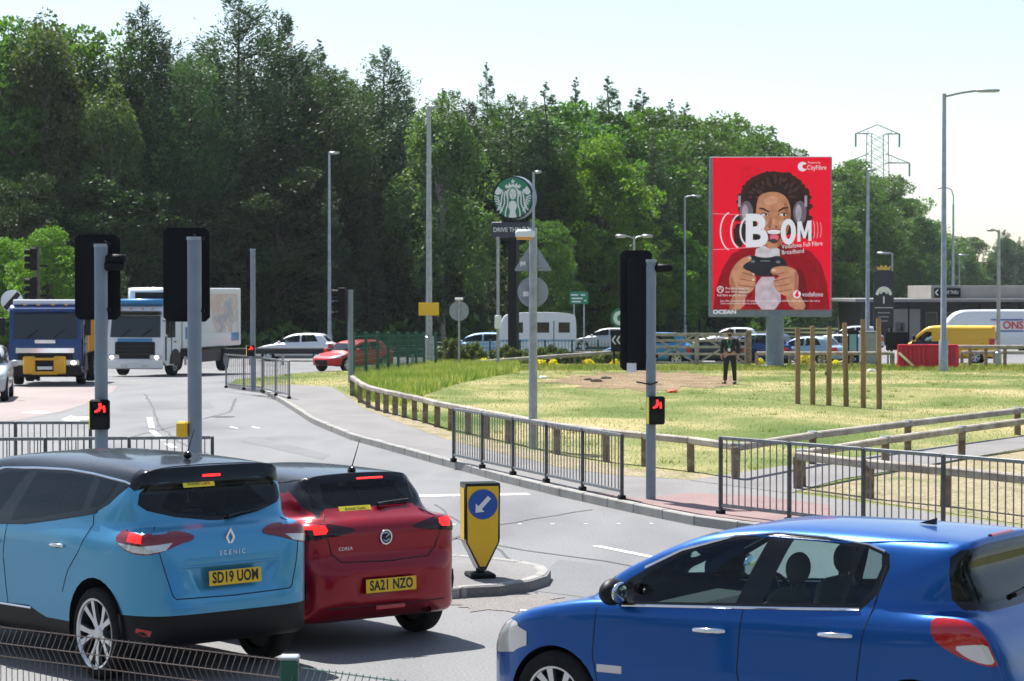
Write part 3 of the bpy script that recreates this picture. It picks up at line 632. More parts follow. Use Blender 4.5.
    rg('tail_light', 'corner', [(.47, 1.055), (.60, 1.035), (.76, .985), (.92, .965), (1.10, .975), (1.22, 1.0), (1.33, 1.05), (1.34, 1.085), (1.26, 1.13), (1.10, 1.155), (.9, 1.155), (.62, 1.12), (.48, 1.09)], smooth=1)
    rg('tail_light_clear', 'corner', [(.74, .995), (.92, .975), (1.10, .985), (1.22, 1.008), (1.31, 1.045), (1.0, 1.03), (.68, 1.045)])
    rg('tail_light_lit', 'corner', [(1.0, 1.05), (1.0, 1.115), (1.16, 1.12), (1.18, 1.06)])
    rg('fuel_flap', 'side', [(.5, .8)] * 3, sides=(-1,)) if False else None
    c.drop('arch')
    o = c.finish({None: ('body', 'paint_sky'), 'roof': ('roof', 'paint_black'), 'spoiler': ('spoiler', 'gloss_black'), 'rear_window': ('window_surround', 'gloss_black'), 'rear_glass': ('rear_window', 'privacy_glass'),
        'window_frame': ('window_surround', 'gloss_black'), 'quarter_glass': ('side_window', 'privacy_glass'), 'side_glass': ('side_window', 'car_glass'), 'windscreen': ('windscreen', 'car_glass'),
        'bumper_black': ('bumper', 'black_plastic'), 'sill': ('sill_cladding', 'black_plastic'), 'headlight': ('headlight', 'lamp_clear'), 'grille': ('grille', 'black_plastic'), 'tail_light': ('tail_light', 'lamp_dark'), 'tail_light_clear': ('reversing_lens', 'lamp_clear'), 'tail_light_lit': ('brake_lens', 'lamp_lit')},
        recess={'tail_light': -.006, 'tail_light_clear': -.007, 'tail_light_lit': -.007}, split_sides=('tail_light', 'tail_light_clear', 'tail_light_lit', 'headlight', 'window_frame', 'quarter_glass', 'side_glass'))
    for sg in (1, -1):
        for k in ('tail_light_clear', 'tail_light_lit'):
            if (k, sg) in o: o[(k, sg)].parent = o[('tail_light', sg)]
        c.line('panel_gap', 'side', [(.86, 1.235), (.84, 1.15), (.99, .93), (1.14, .78), (1.22, .62)], .004, 'dark_seam', sg)
        c.line('panel_gap', 'side', [(2.13, 1.08), (2.16, .8), (2.10, .45)], .004, 'dark_seam', sg)
        c.line('panel_gap', 'side', [(3.14, 1.03), (3.08, .8), (3.05, .45)], .004, 'dark_seam', sg)
        c.line('window_trim', 'side', [(.47, 1.468), (.55, 1.483), (1.07, 1.517), (1.47, 1.528), (1.95, 1.517), (2.48, 1.49), (2.85, 1.395), (3.2, 1.205)], .010, 'chrome', sg, off=.002)
        c.line('window_seal', 'side', [(.82, 1.247), (.95, 1.222), (1.4, 1.157), (1.85, 1.098), (2.26, 1.073), (3.3, 1.05)], .009, 'gloss_black', sg, off=.002)
        c.line('panel_gap', 'corner', [(.80, .98), (.72, .80), (.655, .66), (.62, .635), (.0, .625)], .0045, 'dark_seam', sg)
        c.line('panel_gap', 'corner', [(.90, 1.16), (.86, 1.06), (.80, .98)], .004, 'dark_seam', sg)
        c.line('sill_trim', 'side', [(1.72, .452), (2.9, .435)], .009, 'chrome', sg, off=.003)
        handle(c, 1.40, .965, sg, 'chrome'); handle(c, 2.42, .93, sg, 'chrome')
        # bumper reflector
        Q = [c.hit('corner', u, z, sg, .004)[0] for u, z in ((.88, .41), (.98, .42), (1.06, .43), (1.07, .40), (.98, .37), (.90, .37))]
        r_ = MB(); ce = sum(Q, Vector()) / 6; nn = c.hit('corner', .98, .4, sg)[1]; r_.add([q for q in Q] + [q - nn * .01 for q in Q], [tuple(range(6))] + [(i, (i + 1) % 6, 6 + (i + 1) % 6, 6 + i) for i in range(6)]); r_.build('reflector', 'lamp_red', root)
        mirror(root, c, 3.0, .88, 1.1, 'paint_black', sg)
    c.line('panel_gap', 'top', [(.37, -.62), (.42, -.35), (.44, 0), (.42, .35), (.37, .62)], .004, 'dark_seam')
    mb = MB(); 
    for i in range(6): q_ = c.hit('rear', -.075 + i * .03, 1.508, 1, .003)[0]; mb.box(q_, (.012, .024, .018))
    bl = mb.build('brake_light', 'led_red', root)
    wheel(root, .74, .80, .345, .268); wheel(root, .74, -.80, .345, .268); wheel(root, 3.475, .80, .345, .268); wheel(root, 3.475, -.80, .345, .268)
    arch(root, .74, .39, .42, .895, .37); arch(root, 3.475, .39, .42, .9, .37)
    plate(c, 'SD19 UOM', .038, .765, tilt=4)
    # maker's diamond and model lettering
    p, n = c.hit('rear', 0, 1.055, 1, .0); T = Matrix.Translation(p + Vector((-.006, 0, 0))) @ REARM
    d = MB(); d.add(*(lambda A, B: ([T @ Vector((x, y, z)) for z in (0, .012) for x, y in A + B], [(0, 1, 5, 4), (1, 2, 6, 5), (2, 3, 7, 6), (3, 0, 4, 7), (8, 9, 13, 12), (9, 10, 14, 13), (10, 11, 15, 14), (11, 8, 12, 15), (0, 1, 9, 8), (1, 2, 10, 9), (2, 3, 11, 10), (3, 0, 8, 11), (4, 5, 13, 12), (5, 6, 14, 13), (6, 7, 15, 14), (7, 4, 12, 15)]))([(0, .075), (.048, 0), (0, -.075), (-.048, 0)], [(0, .042), (.024, 0), (0, -.042), (-.024, 0)]))
    d.build('diamond_badge', 'chrome', root)
    p, n = c.hit('rear', 0, .945, 1, .0); text_obj('model_lettering', 'SCENIC', .05, 'chrome', root, Matrix.Translation(p + Vector((-.004, 0, 0))) @ REARM, spacing=1.7, depth=.003)
    p, n = c.hit('rear', .12, 1.45, 1, .006); T = Matrix.Translation(p) @ Matrix.Rotation(R(25), 4, 'Y') @ REARM
    st = MB(); st.box((0, 0, 0), (.31, .055, .002)); me = st.mesh('window_sticker', 'sticker_yellow'); me.transform(T); so_ = link('window_sticker', me, root)
    text_obj('lettering', 'Arnold Clark', .042, 'ink', so_, T @ Matrix.Translation((0, 0, .002)), depth=.0005)
    wiper(c, [(-.08, 1.185), (-.2, 1.2), (-.42, 1.225), (-.52, 1.245)])
    antenna(root, .72, 1.645, .2, .5)
    t = MB(); t.box((.085, .0, .86), (.035, 1.0, .018), bev=.006); t.build('tailgate_ledge', 'paint_sky', root)
    interior(root, .5, 3.5, .9)
    return c
mat('lamp_smoke', (.03, .003, .005), .1, spec=.5)
# ---- red supermini
def corsa():
    root = car_root('dark red hatchback with black roof waiting beside the MPV, rear plate SA21 NZO', 'car', (-1.0, 20.05, .66), .985, 1.035)
    def extra(d, x, y, z):
        a = np.abs(y); rec = np.maximum(np.maximum(a - (.33 + (z - .44) * .35), .435 - z), np.maximum(z - .60, x - .30)); return d + .03 * np.clip((.03 - rec) / .07, 0, 1)
    S = dict(L=4.06, W=.88, H=1.38, step=.04, xc=(.7, 3.3), zc=(.5, .68),
        sideB=[(.20, .22), (.10, .30), (.03, .38), (.0, .46), (-.01, .58), (.0, .655), (.09, .70), (.13, .76), (.12, .86), (.10, .92), (.13, 1.0), (.24, 1.07), (.6, 1.06), (1.2, 1.02), (2.4, .95), (2.95, .93), (3.4, .85), (3.8, .72), (3.98, .58), (4.06, .42), (4.0, .25), (3.8, .18), (2, .18), (.5, .18)],
        sideG=[(.22, .7), (.24, 1.0), (.40, 1.17), (.56, 1.30), (.50, 1.345), (.34, 1.36), (.345, 1.375), (.6, 1.405), (1.0, 1.43), (1.5, 1.435), (2.0, 1.405), (2.3, 1.35), (2.7, 1.14), (3.1, .9), (3.1, .7)],
        planB=[(0, 0), (.01, .35), (.05, .58), (.13, .73), (.28, .83), (.55, .88), (2.2, .88), (3.3, .86), (3.75, .76), (3.98, .5), (4.06, 0)],
        planG=[(.2, 0), (.22, .35), (.28, .5), (.42, .62), (.7, .70), (1.1, .77), (2.2, .81), (2.8, .76), (3.1, .5), (3.15, 0)],
        frontB=[(0, .18), (.72, .18), (.83, .28), (.87, .45), (.885, .68), (.87, .86), (.80, 1.0), (.68, 1.07), (0, 1.08)],
        frontG=[(0, .5), (.85, .6), (.84, .85), (.77, 1.02), (.66, 1.2), (.585, 1.32), (.50, 1.385), (.28, 1.42), (0, 1.436)], kj=.12, extra=extra)
    c = Car(S, root); rg = c.region
    for ax in (.72, 3.258): rg('arch', 'side', [(ax + .345 * math.cos(t * math.pi / 14), .32 + .345 * math.sin(t * math.pi / 14)) for t in range(28)])
    rg('roof', 'top', [(.1, -.9), (.1, .9), (2.3, .9), (2.5, 0), (2.3, -.9)], only=lambda p, n: p.z > 1.26)
    rg('roof', 'side', [(.36, 1.10), (.30, 1.06), (.22, 1.055), (.30, 1.25), (.2, 1.45), (2.3, 1.45), (2.45, 1.25), (2.2, 1.30), (1.6, 1.345), (1.0, 1.33), (.72, 1.28), (.56, 1.22)], only=lambda p, n: True)
    rg('roof', 'corner', [(.72, 1.10), (.98, 1.11), (1.10, 1.16), (1.25, 1.30), (1.2, 1.5), (.5, 1.5), (.6, 1.3)], only=lambda p, n: p.x < .75)
    rg('rear_window', 'corner', [(-.2, 1.07), (.4, 1.08), (.75, 1.105), (.95, 1.14), (1.0, 1.20), (1.02, 1.335), (.7, 1.348), (-.2, 1.352)], only=lambda p, n: n.x < -.1 and p.x < .66)
    rg('rear_glass', 'corner', [(-.2, 1.10), (.4, 1.11), (.72, 1.135), (.84, 1.17), (.88, 1.24), (.92, 1.315), (.7, 1.325), (-.2, 1.33)], only=lambda p, n: n.x < -.1 and p.x < .66)
    rg('spoiler', 'rear', [(-.62, 1.325), (0, 1.348), (.62, 1.325), (.62, 1.5), (-.62, 1.5)], only=lambda p, n: p.x < .6 and n.z < .75)
    rg('window_frame', 'side', [(.70, 1.07), (.66, 1.12), (.80, 1.25), (1.0, 1.31), (1.6, 1.33), (2.1, 1.30), (2.5, 1.14), (2.72, .98), (1.8, 1.0)])
    for q in ([(.98, 1.08), (1.0, 1.285), (1.55, 1.305), (1.6, 1.04)], [(1.72, 1.03), (1.68, 1.305), (2.05, 1.275), (2.4, 1.13), (2.55, 1.0)]): rg('side_glass', 'side', q)
    rg('windscreen', 'front', [(-.66, .98), (.66, .98), (.54, 1.32), (-.54, 1.32)], only=lambda p, n: p.x > 2.1 and p.z > .95)
    rg('tail_light', 'corner', [(.42, .95), (.60, .925), (.85, .905), (1.08, .90), (1.18, .93), (1.20, 1.0), (1.08, 1.035), (.85, 1.04), (.62, 1.01), (.42, .975)], smooth=1)
    rg('tail_light_lit', 'corner', [(.70, .975), (.74, 1.012), (.95, 1.02), (1.10, 1.008), (1.10, .985), (.86, .985), (.84, .945), (.72, .95)])
    for sg_ in (1, -1): rg('headlight', 'front', chaikin([(sg_ * .45, .62), (sg_ * .5, .70), (sg_ * .80, .76), (sg_ * .82, .68), (sg_ * .65, .6)], 1))
    rg('grille', 'front', [(-.45, .3), (.45, .3), (.5, .5), (-.5, .5)])
    rg('bumper_black', 'corner', [(-.2, 0), (-.2, .33), (.8, .33), (1.08, .30), (1.08, 0)])
    c.drop('arch')
    o = c.finish({None: ('body', 'paint_red'), 'roof': ('roof', 'paint_black'), 'rear_window': ('window_surround', 'gloss_black'), 'rear_glass': ('rear_window', 'privacy_glass'), 'spoiler': ('spoiler', 'gloss_black'),
        'window_frame': ('window_surround', 'gloss_black'), 'side_glass': ('side_window', 'privacy_glass'), 'windscreen': ('windscreen', 'car_glass'), 'headlight': ('headlight', 'lamp_clear'), 'grille': ('grille', 'black_plastic'), 'tail_light': ('tail_light', 'lamp_smoke'), 'tail_light_lit': ('brake_lens', 'lamp_lit'), 'bumper_black': ('bumper_valance', 'paint_red')},
        recess={'tail_light': -.006, 'tail_light_lit': -.007}, split_sides=('tail_light', 'tail_light_lit', 'headlight', 'window_frame', 'side_glass'))
    for sg in (1, -1):
        if ('tail_light_lit', sg) in o: o[('tail_light_lit', sg)].parent = o[('tail_light', sg)]
        c.line('panel_gap', 'corner', [(.80, 1.09), (.77, 1.03), (.70, .92), (.66, .78), (.55, .715), (.0, .70)], .005, 'dark_seam', sg)
        c.line('panel_gap', 'side', [(.86, 1.06), (.85, .9), (1.02, .72), (1.06, .5)], .004, 'dark_seam', sg); c.line('panel_gap', 'side', [(1.66, 1.0), (1.68, .6), (1.64, .3)], .004, 'dark_seam', sg)
        handle(c, 1.25, .87, sg, 'paint_red'); handle(c, 2.0, .84, sg, 'paint_red'); mirror(root, c, 2.5, .80, 1.0, 'paint_black', sg, .9)
        c.line('roof_edge_trim', 'top', [(.40, sg * .50), (.8, sg * .575), (1.4, sg * .60), (2.1, sg * .58)], .006, 'dark_seam')
        v = MB(); v.box((.15, sg * .745, .5), (.012, .06, .17), bev=.005); 
        q, n = c.hit('corner', .93, .5, sg, .002); vm = MB(); vm.tube([c.hit('corner', .93, zz, sg, .002)[0] for zz in (.42, .5, .58)], [.006, .014, .006], 8); vm.build('bumper_vent', 'gloss_black', root, smooth=True)
    c.line('bumper_crease', 'rear', [(-.6, .355), (-.3, .35), (.3, .35), (.6, .355)], .006, 'dark_seam')
    mb = MB(); mb.box((.345, 0, 1.362), (.02, .26, .012)); mb.build('brake_light', 'led_red', root)
    for x in (.72, 3.258):
        for y in (.765, -.765): wheel(root, x, y, .318, .235, .2)
        arch(root, x, .34, .4, .855, .32)
    plate(c, 'SA21 NZO', .018, .515, tilt=2)
    # round badge
    p, n = c.hit('rear', 0, .895, 1, .0); T = Matrix.Translation(p + Vector((-.004, 0, 0))) @ REARM
    b = MB(); b.lathe([(.001, .006), (.052, .006)], 28, T); b.build('badge_disc', 'dark_metal', root); r_ = MB(); r_.lathe([(.05, .0), (.05, .014), (.062, .014), (.064, .0)], 28, T); rb = r_.build('round_badge', 'chrome', root, smooth=True)
    gm = MB(); gm.tube([T @ Vector(q) for q in ((-.04, .03, .012), (.0, .035, .014), (.03, .02, .014), (-.005, .0, .014), (.028, -.018, .014), (-.002, -.034, .014), (-.03, -.02, .012))], [.004, .008, .009, .008, .009, .007, .004], 6); gm.build('emblem', 'chrome', rb, smooth=True)
    p, n = c.hit('rear', .40, .82, 1, .0); text_obj('model_lettering', 'CORSA', .04, 'chrome', root, Matrix.Translation(p + Vector((-.004, 0, 0))) @ REARM, spacing=1.15, depth=.002)
    p, n = c.hit('rear', .16, 1.115, 1, .006); T = Matrix.Translation(p) @ Matrix.Rotation(R(38), 4, 'Y') @ REARM
    st = MB(); st.box((0, 0, 0), (.33, .05, .002)); me = st.mesh('window_sticker', 'sticker_yellow'); me.transform(T); so_ = link('window_sticker', me, root)
    text_obj('lettering', 'Arnold Clark', .04, 'ink', so_, T @ Matrix.Translation((0, 0, .002)), depth=.0005)
    wiper(c, [(-.07, 1.12), (-.2, 1.135), (-.42, 1.145)], .011)
    antenna(root, .62, 1.41, .26, .5)
    ex = MB(); ex.tube([(.06, -.42, .27), (.3, -.42, .27)], .03, 12, False); ex.build('exhaust_pipe', 'chrome', root, smooth=True)
    rf = MB(); rf.box((.03, 0, .335), (.02, .3, .035), bev=.006); rf.build('fog_light', 'lamp_red', root)
    interior(root, .5, 3.0, .82, zf=.3, rows=((.95, 3), (1.75, 2)), zb=.88, seatz=.42, dash=2.45)
    return c
# ---- deep blue supermini driving past
def clio():
    root = car_root('deep blue five door hatchback driving left across the foreground', 'car', CLIO[0], CLIO[1], CLIO[2])
    S = dict(L=4.03, W=.86, H=1.43, step=.04, xc=(.7, 3.25), zc=(.5, .66),
        sideB=[(.22, .24), (.08, .30), (.0, .42), (.02, .56), (.10, .64), (.14, .8), (.22, .97), (.40, 1.06), (1.2, 1.02), (2.4, .96), (2.85, .97), (3.2, .92), (3.55, .84), (3.8, .72), (3.93, .6), (4.02, .44), (3.98, .25), (3.8, .18), (2, .18), (.5, .2)],
        sideG=[(.30, .7), (.30, 1.0), (.36, 1.15), (.43, 1.30), (.40, 1.40), (.36, 1.425), (.42, 1.445), (.8, 1.475), (1.25, 1.493), (1.7, 1.488), (2.1, 1.43), (2.4, 1.33), (2.75, 1.16), (3.1, .98), (3.2, .75)],
        planB=[(0, 0), (.01, .35), (.05, .55), (.14, .70), (.32, .80), (.6, .845), (1.4, .855), (2.6, .855), (3.2, .845), (3.6, .78), (3.9, .55), (4.03, .2), (4.03, 0)],
        planG=[(.27, 0), (.28, .3), (.33, .5), (.44, .63), (.66, .72), (1.0, .77), (2.0, .79), (2.7, .77), (3.05, .6), (3.2, .3), (3.2, 0)],
        frontB=[(0, .18), (.7, .18), (.81, .28), (.85, .48), (.858, .7), (.845, .88), (.80, 1.0), (.68, 1.06), (0, 1.08)],
        frontG=[(0, .5), (.83, .6), (.82, .85), (.785, 1.0), (.715, 1.18), (.645, 1.34), (.58, 1.42), (.45, 1.465), (.2, 1.49), (0, 1.496)])
    c = Car(S, root); rg = c.region
    for ax in (.655, 3.23): rg('arch', 'side', [(ax + .335 * math.cos(t * math.pi / 14), .31 + .335 * math.sin(t * math.pi / 14)) for t in range(28)])
    rg('window_frame', 'side', [(.88, 1.27), (.90, 1.345), (1.05, 1.385), (1.36, 1.412), (1.7, 1.418), (2.0, 1.388), (2.35, 1.29), (2.72, 1.09), (2.86, .98), (2.7, .935), (1.7, .985), (1.03, 1.02), (.93, 1.12)])
    for nm, q in (('quarter_glass', [(.935, 1.27), (.95, 1.34), (1.07, 1.375), (1.15, 1.05), (1.06, 1.05), (.98, 1.13)]), ('side_glass', [(1.19, 1.045), (1.11, 1.37), (1.36, 1.392), (1.57, 1.396), (1.72, 1.01)]), ('side_glass', [(1.90, 1.0), (1.74, 1.396), (1.98, 1.37), (2.33, 1.265), (2.60, 1.12), (2.67, .96)])): rg(nm, 'side', q)
    rg('windscreen', 'front', [(-.68, .99), (.68, .99), (.56, 1.4), (-.56, 1.4)], only=lambda p, n: p.x > 2.05 and p.z > .98)
    rg('rear_window', 'corner', [(-.3, 1.02), (.3, 1.02), (.8, 1.025), (1.04, 1.04), (1.13, 1.10), (1.15, 1.25), (1.13, 1.345), (1.04, 1.385), (.7, 1.405), (-.3, 1.41)], only=lambda p, n: n.x < -.05 and p.x < .62)
    rg('rear_glass', 'corner', [(-.3, 1.06), (.3, 1.06), (.8, 1.065), (.96, 1.08), (1.03, 1.13), (1.05, 1.25), (1.03, 1.32), (.96, 1.35), (.7, 1.37), (-.3, 1.375)], only=lambda p, n: n.x < -.05 and p.x < .62)
    rg('tail_light', 'corner', [(.86, .74), (.90, .80), (.96, .9), (1.06, .985), (1.2, 1.01), (1.34, 1.0), (1.37, .93), (1.33, .86), (1.17, .79), (.98, .745)], smooth=1)
    rg('tail_light_clear', 'corner', [(.89, .755), (.93, .82), (.96, .87), (1.12, .865), (1.22, .85), (1.12, .79), (1.0, .757)], smooth=1)
    rg('headlight', 'side', [(3.50, .765), (3.72, .775), (3.95, .68), (3.97, .56), (3.86, .56), (3.68, .66)], smooth=2)
    rg('headlight', 'front', [(.45, .55), (.5, .66), (.65, .74), (.8, .76), (.8, .58), (.62, .53)], smooth=1); rg('headlight', 'front', [(-.45, .55), (-.5, .66), (-.65, .74), (-.8, .76), (-.8, .58), (-.62, .53)], smooth=1)
    rg('grille', 'front', [(-.42, .26), (.42, .26), (.50, .44), (-.50, .44)])
    c.drop('arch')
    o = c.finish({None: ('body', 'paint_blue'), 'rear_window': ('window_surround', 'gloss_black'), 'rear_glass': ('rear_window', 'privacy_glass'), 'window_frame': ('window_surround', 'gloss_black'), 'quarter_glass': ('side_window', 'privacy_glass'), 'side_glass': ('side_window', 'car_glass'),
        'windscreen': ('windscreen', 'car_glass'), 'tail_light': ('tail_light', 'lamp_red'), 'tail_light_clear': ('reversing_lens', 'lamp_clear'), 'headlight': ('headlight', 'lamp_clear'), 'grille': ('grille', 'black_plastic')},
        recess={'tail_light': -.006, 'tail_light_clear': -.008, 'headlight': -.004}, split_sides=('tail_light', 'tail_light_clear', 'headlight', 'window_frame', 'side_glass', 'quarter_glass'))
    for sg in (1, -1):
        if ('tail_light_clear', sg) in o: o[('tail_light_clear', sg)].parent = o[('tail_light', sg)]
        c.line('window_trim', 'side', [(.93, 1.355), (1.05, 1.388), (1.36, 1.414), (1.7, 1.42), (2.0, 1.39), (2.35, 1.29), (2.6, 1.17)], .008, 'chrome', sg, off=.003)
        c.line('window_trim', 'side', [(1.04, 1.018), (1.7, .984), (2.72, .934)], .009, 'chrome', sg, off=.004)
        c.line('panel_gap', 'side', [(.90, 1.28), (.95, 1.05), (1.0, .85), (1.03, .62), (1.0, .5)], .004, 'dark_seam', sg); c.line('panel_gap', 'side', [(1.83, .975), (1.86, .6), (1.80, .27)], .004, 'dark_seam', sg); c.line('panel_gap', 'side', [(2.9, .96), (2.93, .6), (2.86, .27)], .004, 'dark_seam', sg)
        c.line('side_crease', 'side', [(1.1, .40), (2.8, .36)], .012, 'paint_blue', sg)
        handle(c, 1.29, .86, sg, 'chrome', .22, .017); handle(c, 2.17, .825, sg, 'chrome', .22, .017)
        mirror(root, c, 2.72, .80, 1.0, 'black_plastic', sg, 1.0)
        q, n = c.hit('side', 2.8, .53, sg, .004); pb = MB(); pb.box(q, (.19, .008, .05), bev=.004); pb.build('side_indicator', 'lamp_clear', root)
        c.line('roof_gutter', 'top', [(.55, sg * .545), (1.2, sg * .60), (2.0, sg * .59)], .006, 'paint_blue', off=.0)
    bl = MB(); bl.tube([c.hit('top', .42, y, 1, -.004)[0] for y in (-.18, -.09, 0, .09, .18)], .018, 8); bl.build('brake_light', 'lamp_red', root, smooth=True)
    for x in (.655, 3.23):
        for y in (.745, -.745): wheel(root, x, y, .305, .21, .19)
        arch(root, x, .33, .4, .83, .31)
    fin = MB(); fin.add([(.86, .02, 1.472), (.86, -.02, 1.472), (.97, .015, 1.478), (.97, -.015, 1.478), (.85, 0, 1.515)], [(0, 1, 4), (0, 4, 2), (1, 3, 4), (2, 4, 3), (0, 2, 3, 1)]); fin.build('antenna', 'gloss_black', root)
    wiper(c, [(.05, 1.07), (-.2, 1.09), (-.45, 1.12)])
    interior(root, .5, 3.0, .8, zf=.3, rows=((.95, 3), (1.85, 2)), zb=.92, seatz=.45, dash=2.45, seatm='seat_light')
    return c
CLIO = ((3.395, 14.7, 1.0), .985, 1.03)
# ------------------------------------------------------------------ railings, timber rails, signals, lamps, signs
ramp_mat('timber', [(.3, (.14, .10, .065)), (.55, (.24, .18, .12)), (.75, (.33, .27, .20))], (3, 3, 9), 1.2, 9, .85, 30, .25, .5, .01)
ramp_mat('timber_grey', [(.3, (.22, .19, .16)), (.55, (.36, .32, .27)), (.75, (.46, .42, .37))], (4, 1, 4), 1.0, 9, .85, 30, .25, .5, .01)
ramp_mat('timber_fresh', [(.3, (.22, .14, .07)), (.6, (.34, .22, .12)), (.8, (.26, .17, .09))], (6, 6, 1.5), 1.0, 9, .8, 30, .2, .5, .01)
mat('rail_dark', (.085, .088, .095), .5, .5, var=.3, scale=9); mat('signal_black', (.005, .006, .008), .6, spec=.18); mat('sign_back', (.30, .33, .35), .5, .4, var=.12, scale=5)
def gfrom(px, Y, z=0): return Vector(P(px, Y, z))
def guardrail(label, A, B, n, H, bars, mpost='rail_dark', mbar='steel_rail', group=None, zb=.124, feet=True):
    """A, B: ground ends (X, Y)"""
    a = Vector((A[0], A[1], 0)); b = Vector((B[0], B[1], 0)); t = (b - a); L_ = t.length; ang = math.atan2(t.y, t.x)
    r = thing('guardrail', label, 'railing', (a.x, a.y, zg(a.y) + zb), ang, group); bay = L_ / n; dz = (zg(b.y) - zg(a.y)) / L_
    pm = MB().box((0, 0, H / 2), (.045, .045, H), bev=.006).mesh('post', mpost); fm = MB().box((0, 0, .03), (.11, .09, .07), bev=.01).mesh('post_foot', 'signal_black')
    rm = MB().box((bay / 2, 0, 0), (bay - .05, .03, .045), bev=.006).mesh('rail', mbar); bm_ = MB().tube([(0, 0, .13), (0, 0, H - .03)], .0085, 6).mesh('bar', mbar)
    for i in range(n + 1):
        p = link('post', pm, r, (i * bay, 0, i * bay * dz))
        if feet: link('post_foot', fm, p)
        if i < n:
            link('rail', rm, r, (i * bay, 0, i * bay * dz + H - .015)); link('rail', rm, r, (i * bay, 0, i * bay * dz + .12))
            for k in range(1, bars + 1): link('bar', bm_, r, (i * bay + k * bay / (bars + 1), 0, i * bay * dz))
    return r
guardrail('galvanised guardrail along the kerb in the middle of the photo, before the timber rail', G(453.5, 462, .124), G(622, 500, .124), 5, .90, 11, group='pedestrian guardrails')
g = guardrail('long dark pedestrian guardrail on the right, behind the roof of the blue car', P(721, 30.7), P(1125, 25.2), 5, 1.0, 10, group='pedestrian guardrails')
guardrail('guardrail on the left island, the one farther from the sky blue car', P(-60, 34.2), P(90, 34.2), 1 + 1, 1.0, 11, group='pedestrian guardrails')
guardrail('guardrail on the left island right behind the roof of the sky blue car', P(-40, 31.0), P(212, 31.4), 3, .96, 10, group='pedestrian guardrails')
guardrail('short pale guardrail bay at the far corner beside the white lorry', G(226, 388, .12), G(262, 392, .12), 2, 1.0, 8, 'steel_rail', group='pedestrian guardrails')
guardrail('small pale guardrail end bay nearest the green mesh fence', G(263, 393, .12), G(289, 399, .12), 2, 1.0, 7, 'steel_rail', group='pedestrian guardrails')
def knee_rail(label, base, H=.52, mr='timber_grey', mp='timber', w_=.12, beam=.13, straps=False, zb=.12, name='timber_rail', group='timber knee rails round the grass'):
    W = [Vector(G(x, y, zb)) for x, y in base]; r = thing(name, label, 'rail', tuple(W[0]), 0, group)
    pm = MB().box((0, 0, H / 2 - .05), (w_, w_, H + .06), bev=.012).mesh('post', mp)
    for i, p in enumerate(W):
        q = p - W[0]; o = link('post', pm, r, tuple(q), (random.uniform(-.02, .02), random.uniform(-.02, .02), random.uniform(-.1, .1)))
        if straps: MB().box((0, 0, H + .0), (w_ + .03, w_ + .05, .10), bev=.01).build('metal_strap', 'galv', o)
        if i < len(W) - 1:
            a = q + Vector((0, 0, H - .02)); b = W[i + 1] - W[0] + Vector((0, 0, H - .02)); d = b - a; T = d.to_track_quat('X', 'Z').to_matrix()
            MB().box((a + b) / 2, (d.length - .012, beam, beam * .85), T, bev=.02).build('beam', mr, r)
    return r
A_ = [(352, 396), (360, 403), (368, 408), (377.5, 411), (386, 413.5), (395, 415.5), (404, 418), (414.6, 420.5), (425, 423.5), (437, 427.5), (450.6, 430.5), (468.4, 434.5), (486, 438.7), (509, 443.5), (533, 449), (556.7, 454.5), (606.5, 462), (645, 466.5), (691, 472), (735.7, 479.5)]
knee_rail('long curved timber knee rail between the pavement and the grass, running behind the middle guardrail', A_)
knee_rail('timber rail on the far side of the path at right, with metal strapped posts', [(736, 479), (813, 464.5), (908, 450.5), (1018, 435), (1150, 419)], .50, straps=True)
knee_rail('timber rail on the near side of the path at right, with metal strapped posts', [(802, 487), (886, 470.6), (962, 457.5), (1060, 442)], .50, straps=True)
knee_rail('low timber rail at right just behind the long dark guardrail', [(798, 489), (870, 499), (946, 507), (1040, 519), (1150, 533)], .50, beam=.14)
for i, (x, y, t) in enumerate(((798, 404, 328), (813, 404.5, 326.5), (829, 405.5, 327.5), (846.5, 406.5, 323.5), (863.5, 408, 320), (879.5, 409, 319))):
    p = G(x, y, .12); h = zat(t, p[1]) - p[2] + .02; random.seed(40 + i); mb = MB(); l_ = random.uniform(-.05, .05)
    mb.tube([(0, 0, -.1), (l_ * .3, 0, h * .4), (l_, 0, h * .97), (l_, 0, h)], [.068, .066, .062, .05], 10); kk = h * random.uniform(.4, .6)
    root = thing('timber_post', ('first and leftmost of six upright timber posts on the grass', 'second from left of six upright timber posts on the grass', 'third from left of six upright timber posts on the grass', 'fourth from left of six upright timber posts on the grass', 'fifth from left of six timber posts on the grass, second nearest the red barrier', 'tallest and rightmost of six upright timber posts on the grass')[i], 'post', p, 0, 'row of upright timber posts on the grass')
    mb.build('shaft', 'timber_fresh', root, smooth=60); MB().ball((-.07, 0, kk), (.035, .035, .05), 8, 6).build('knot', 'timber', root, smooth=True)
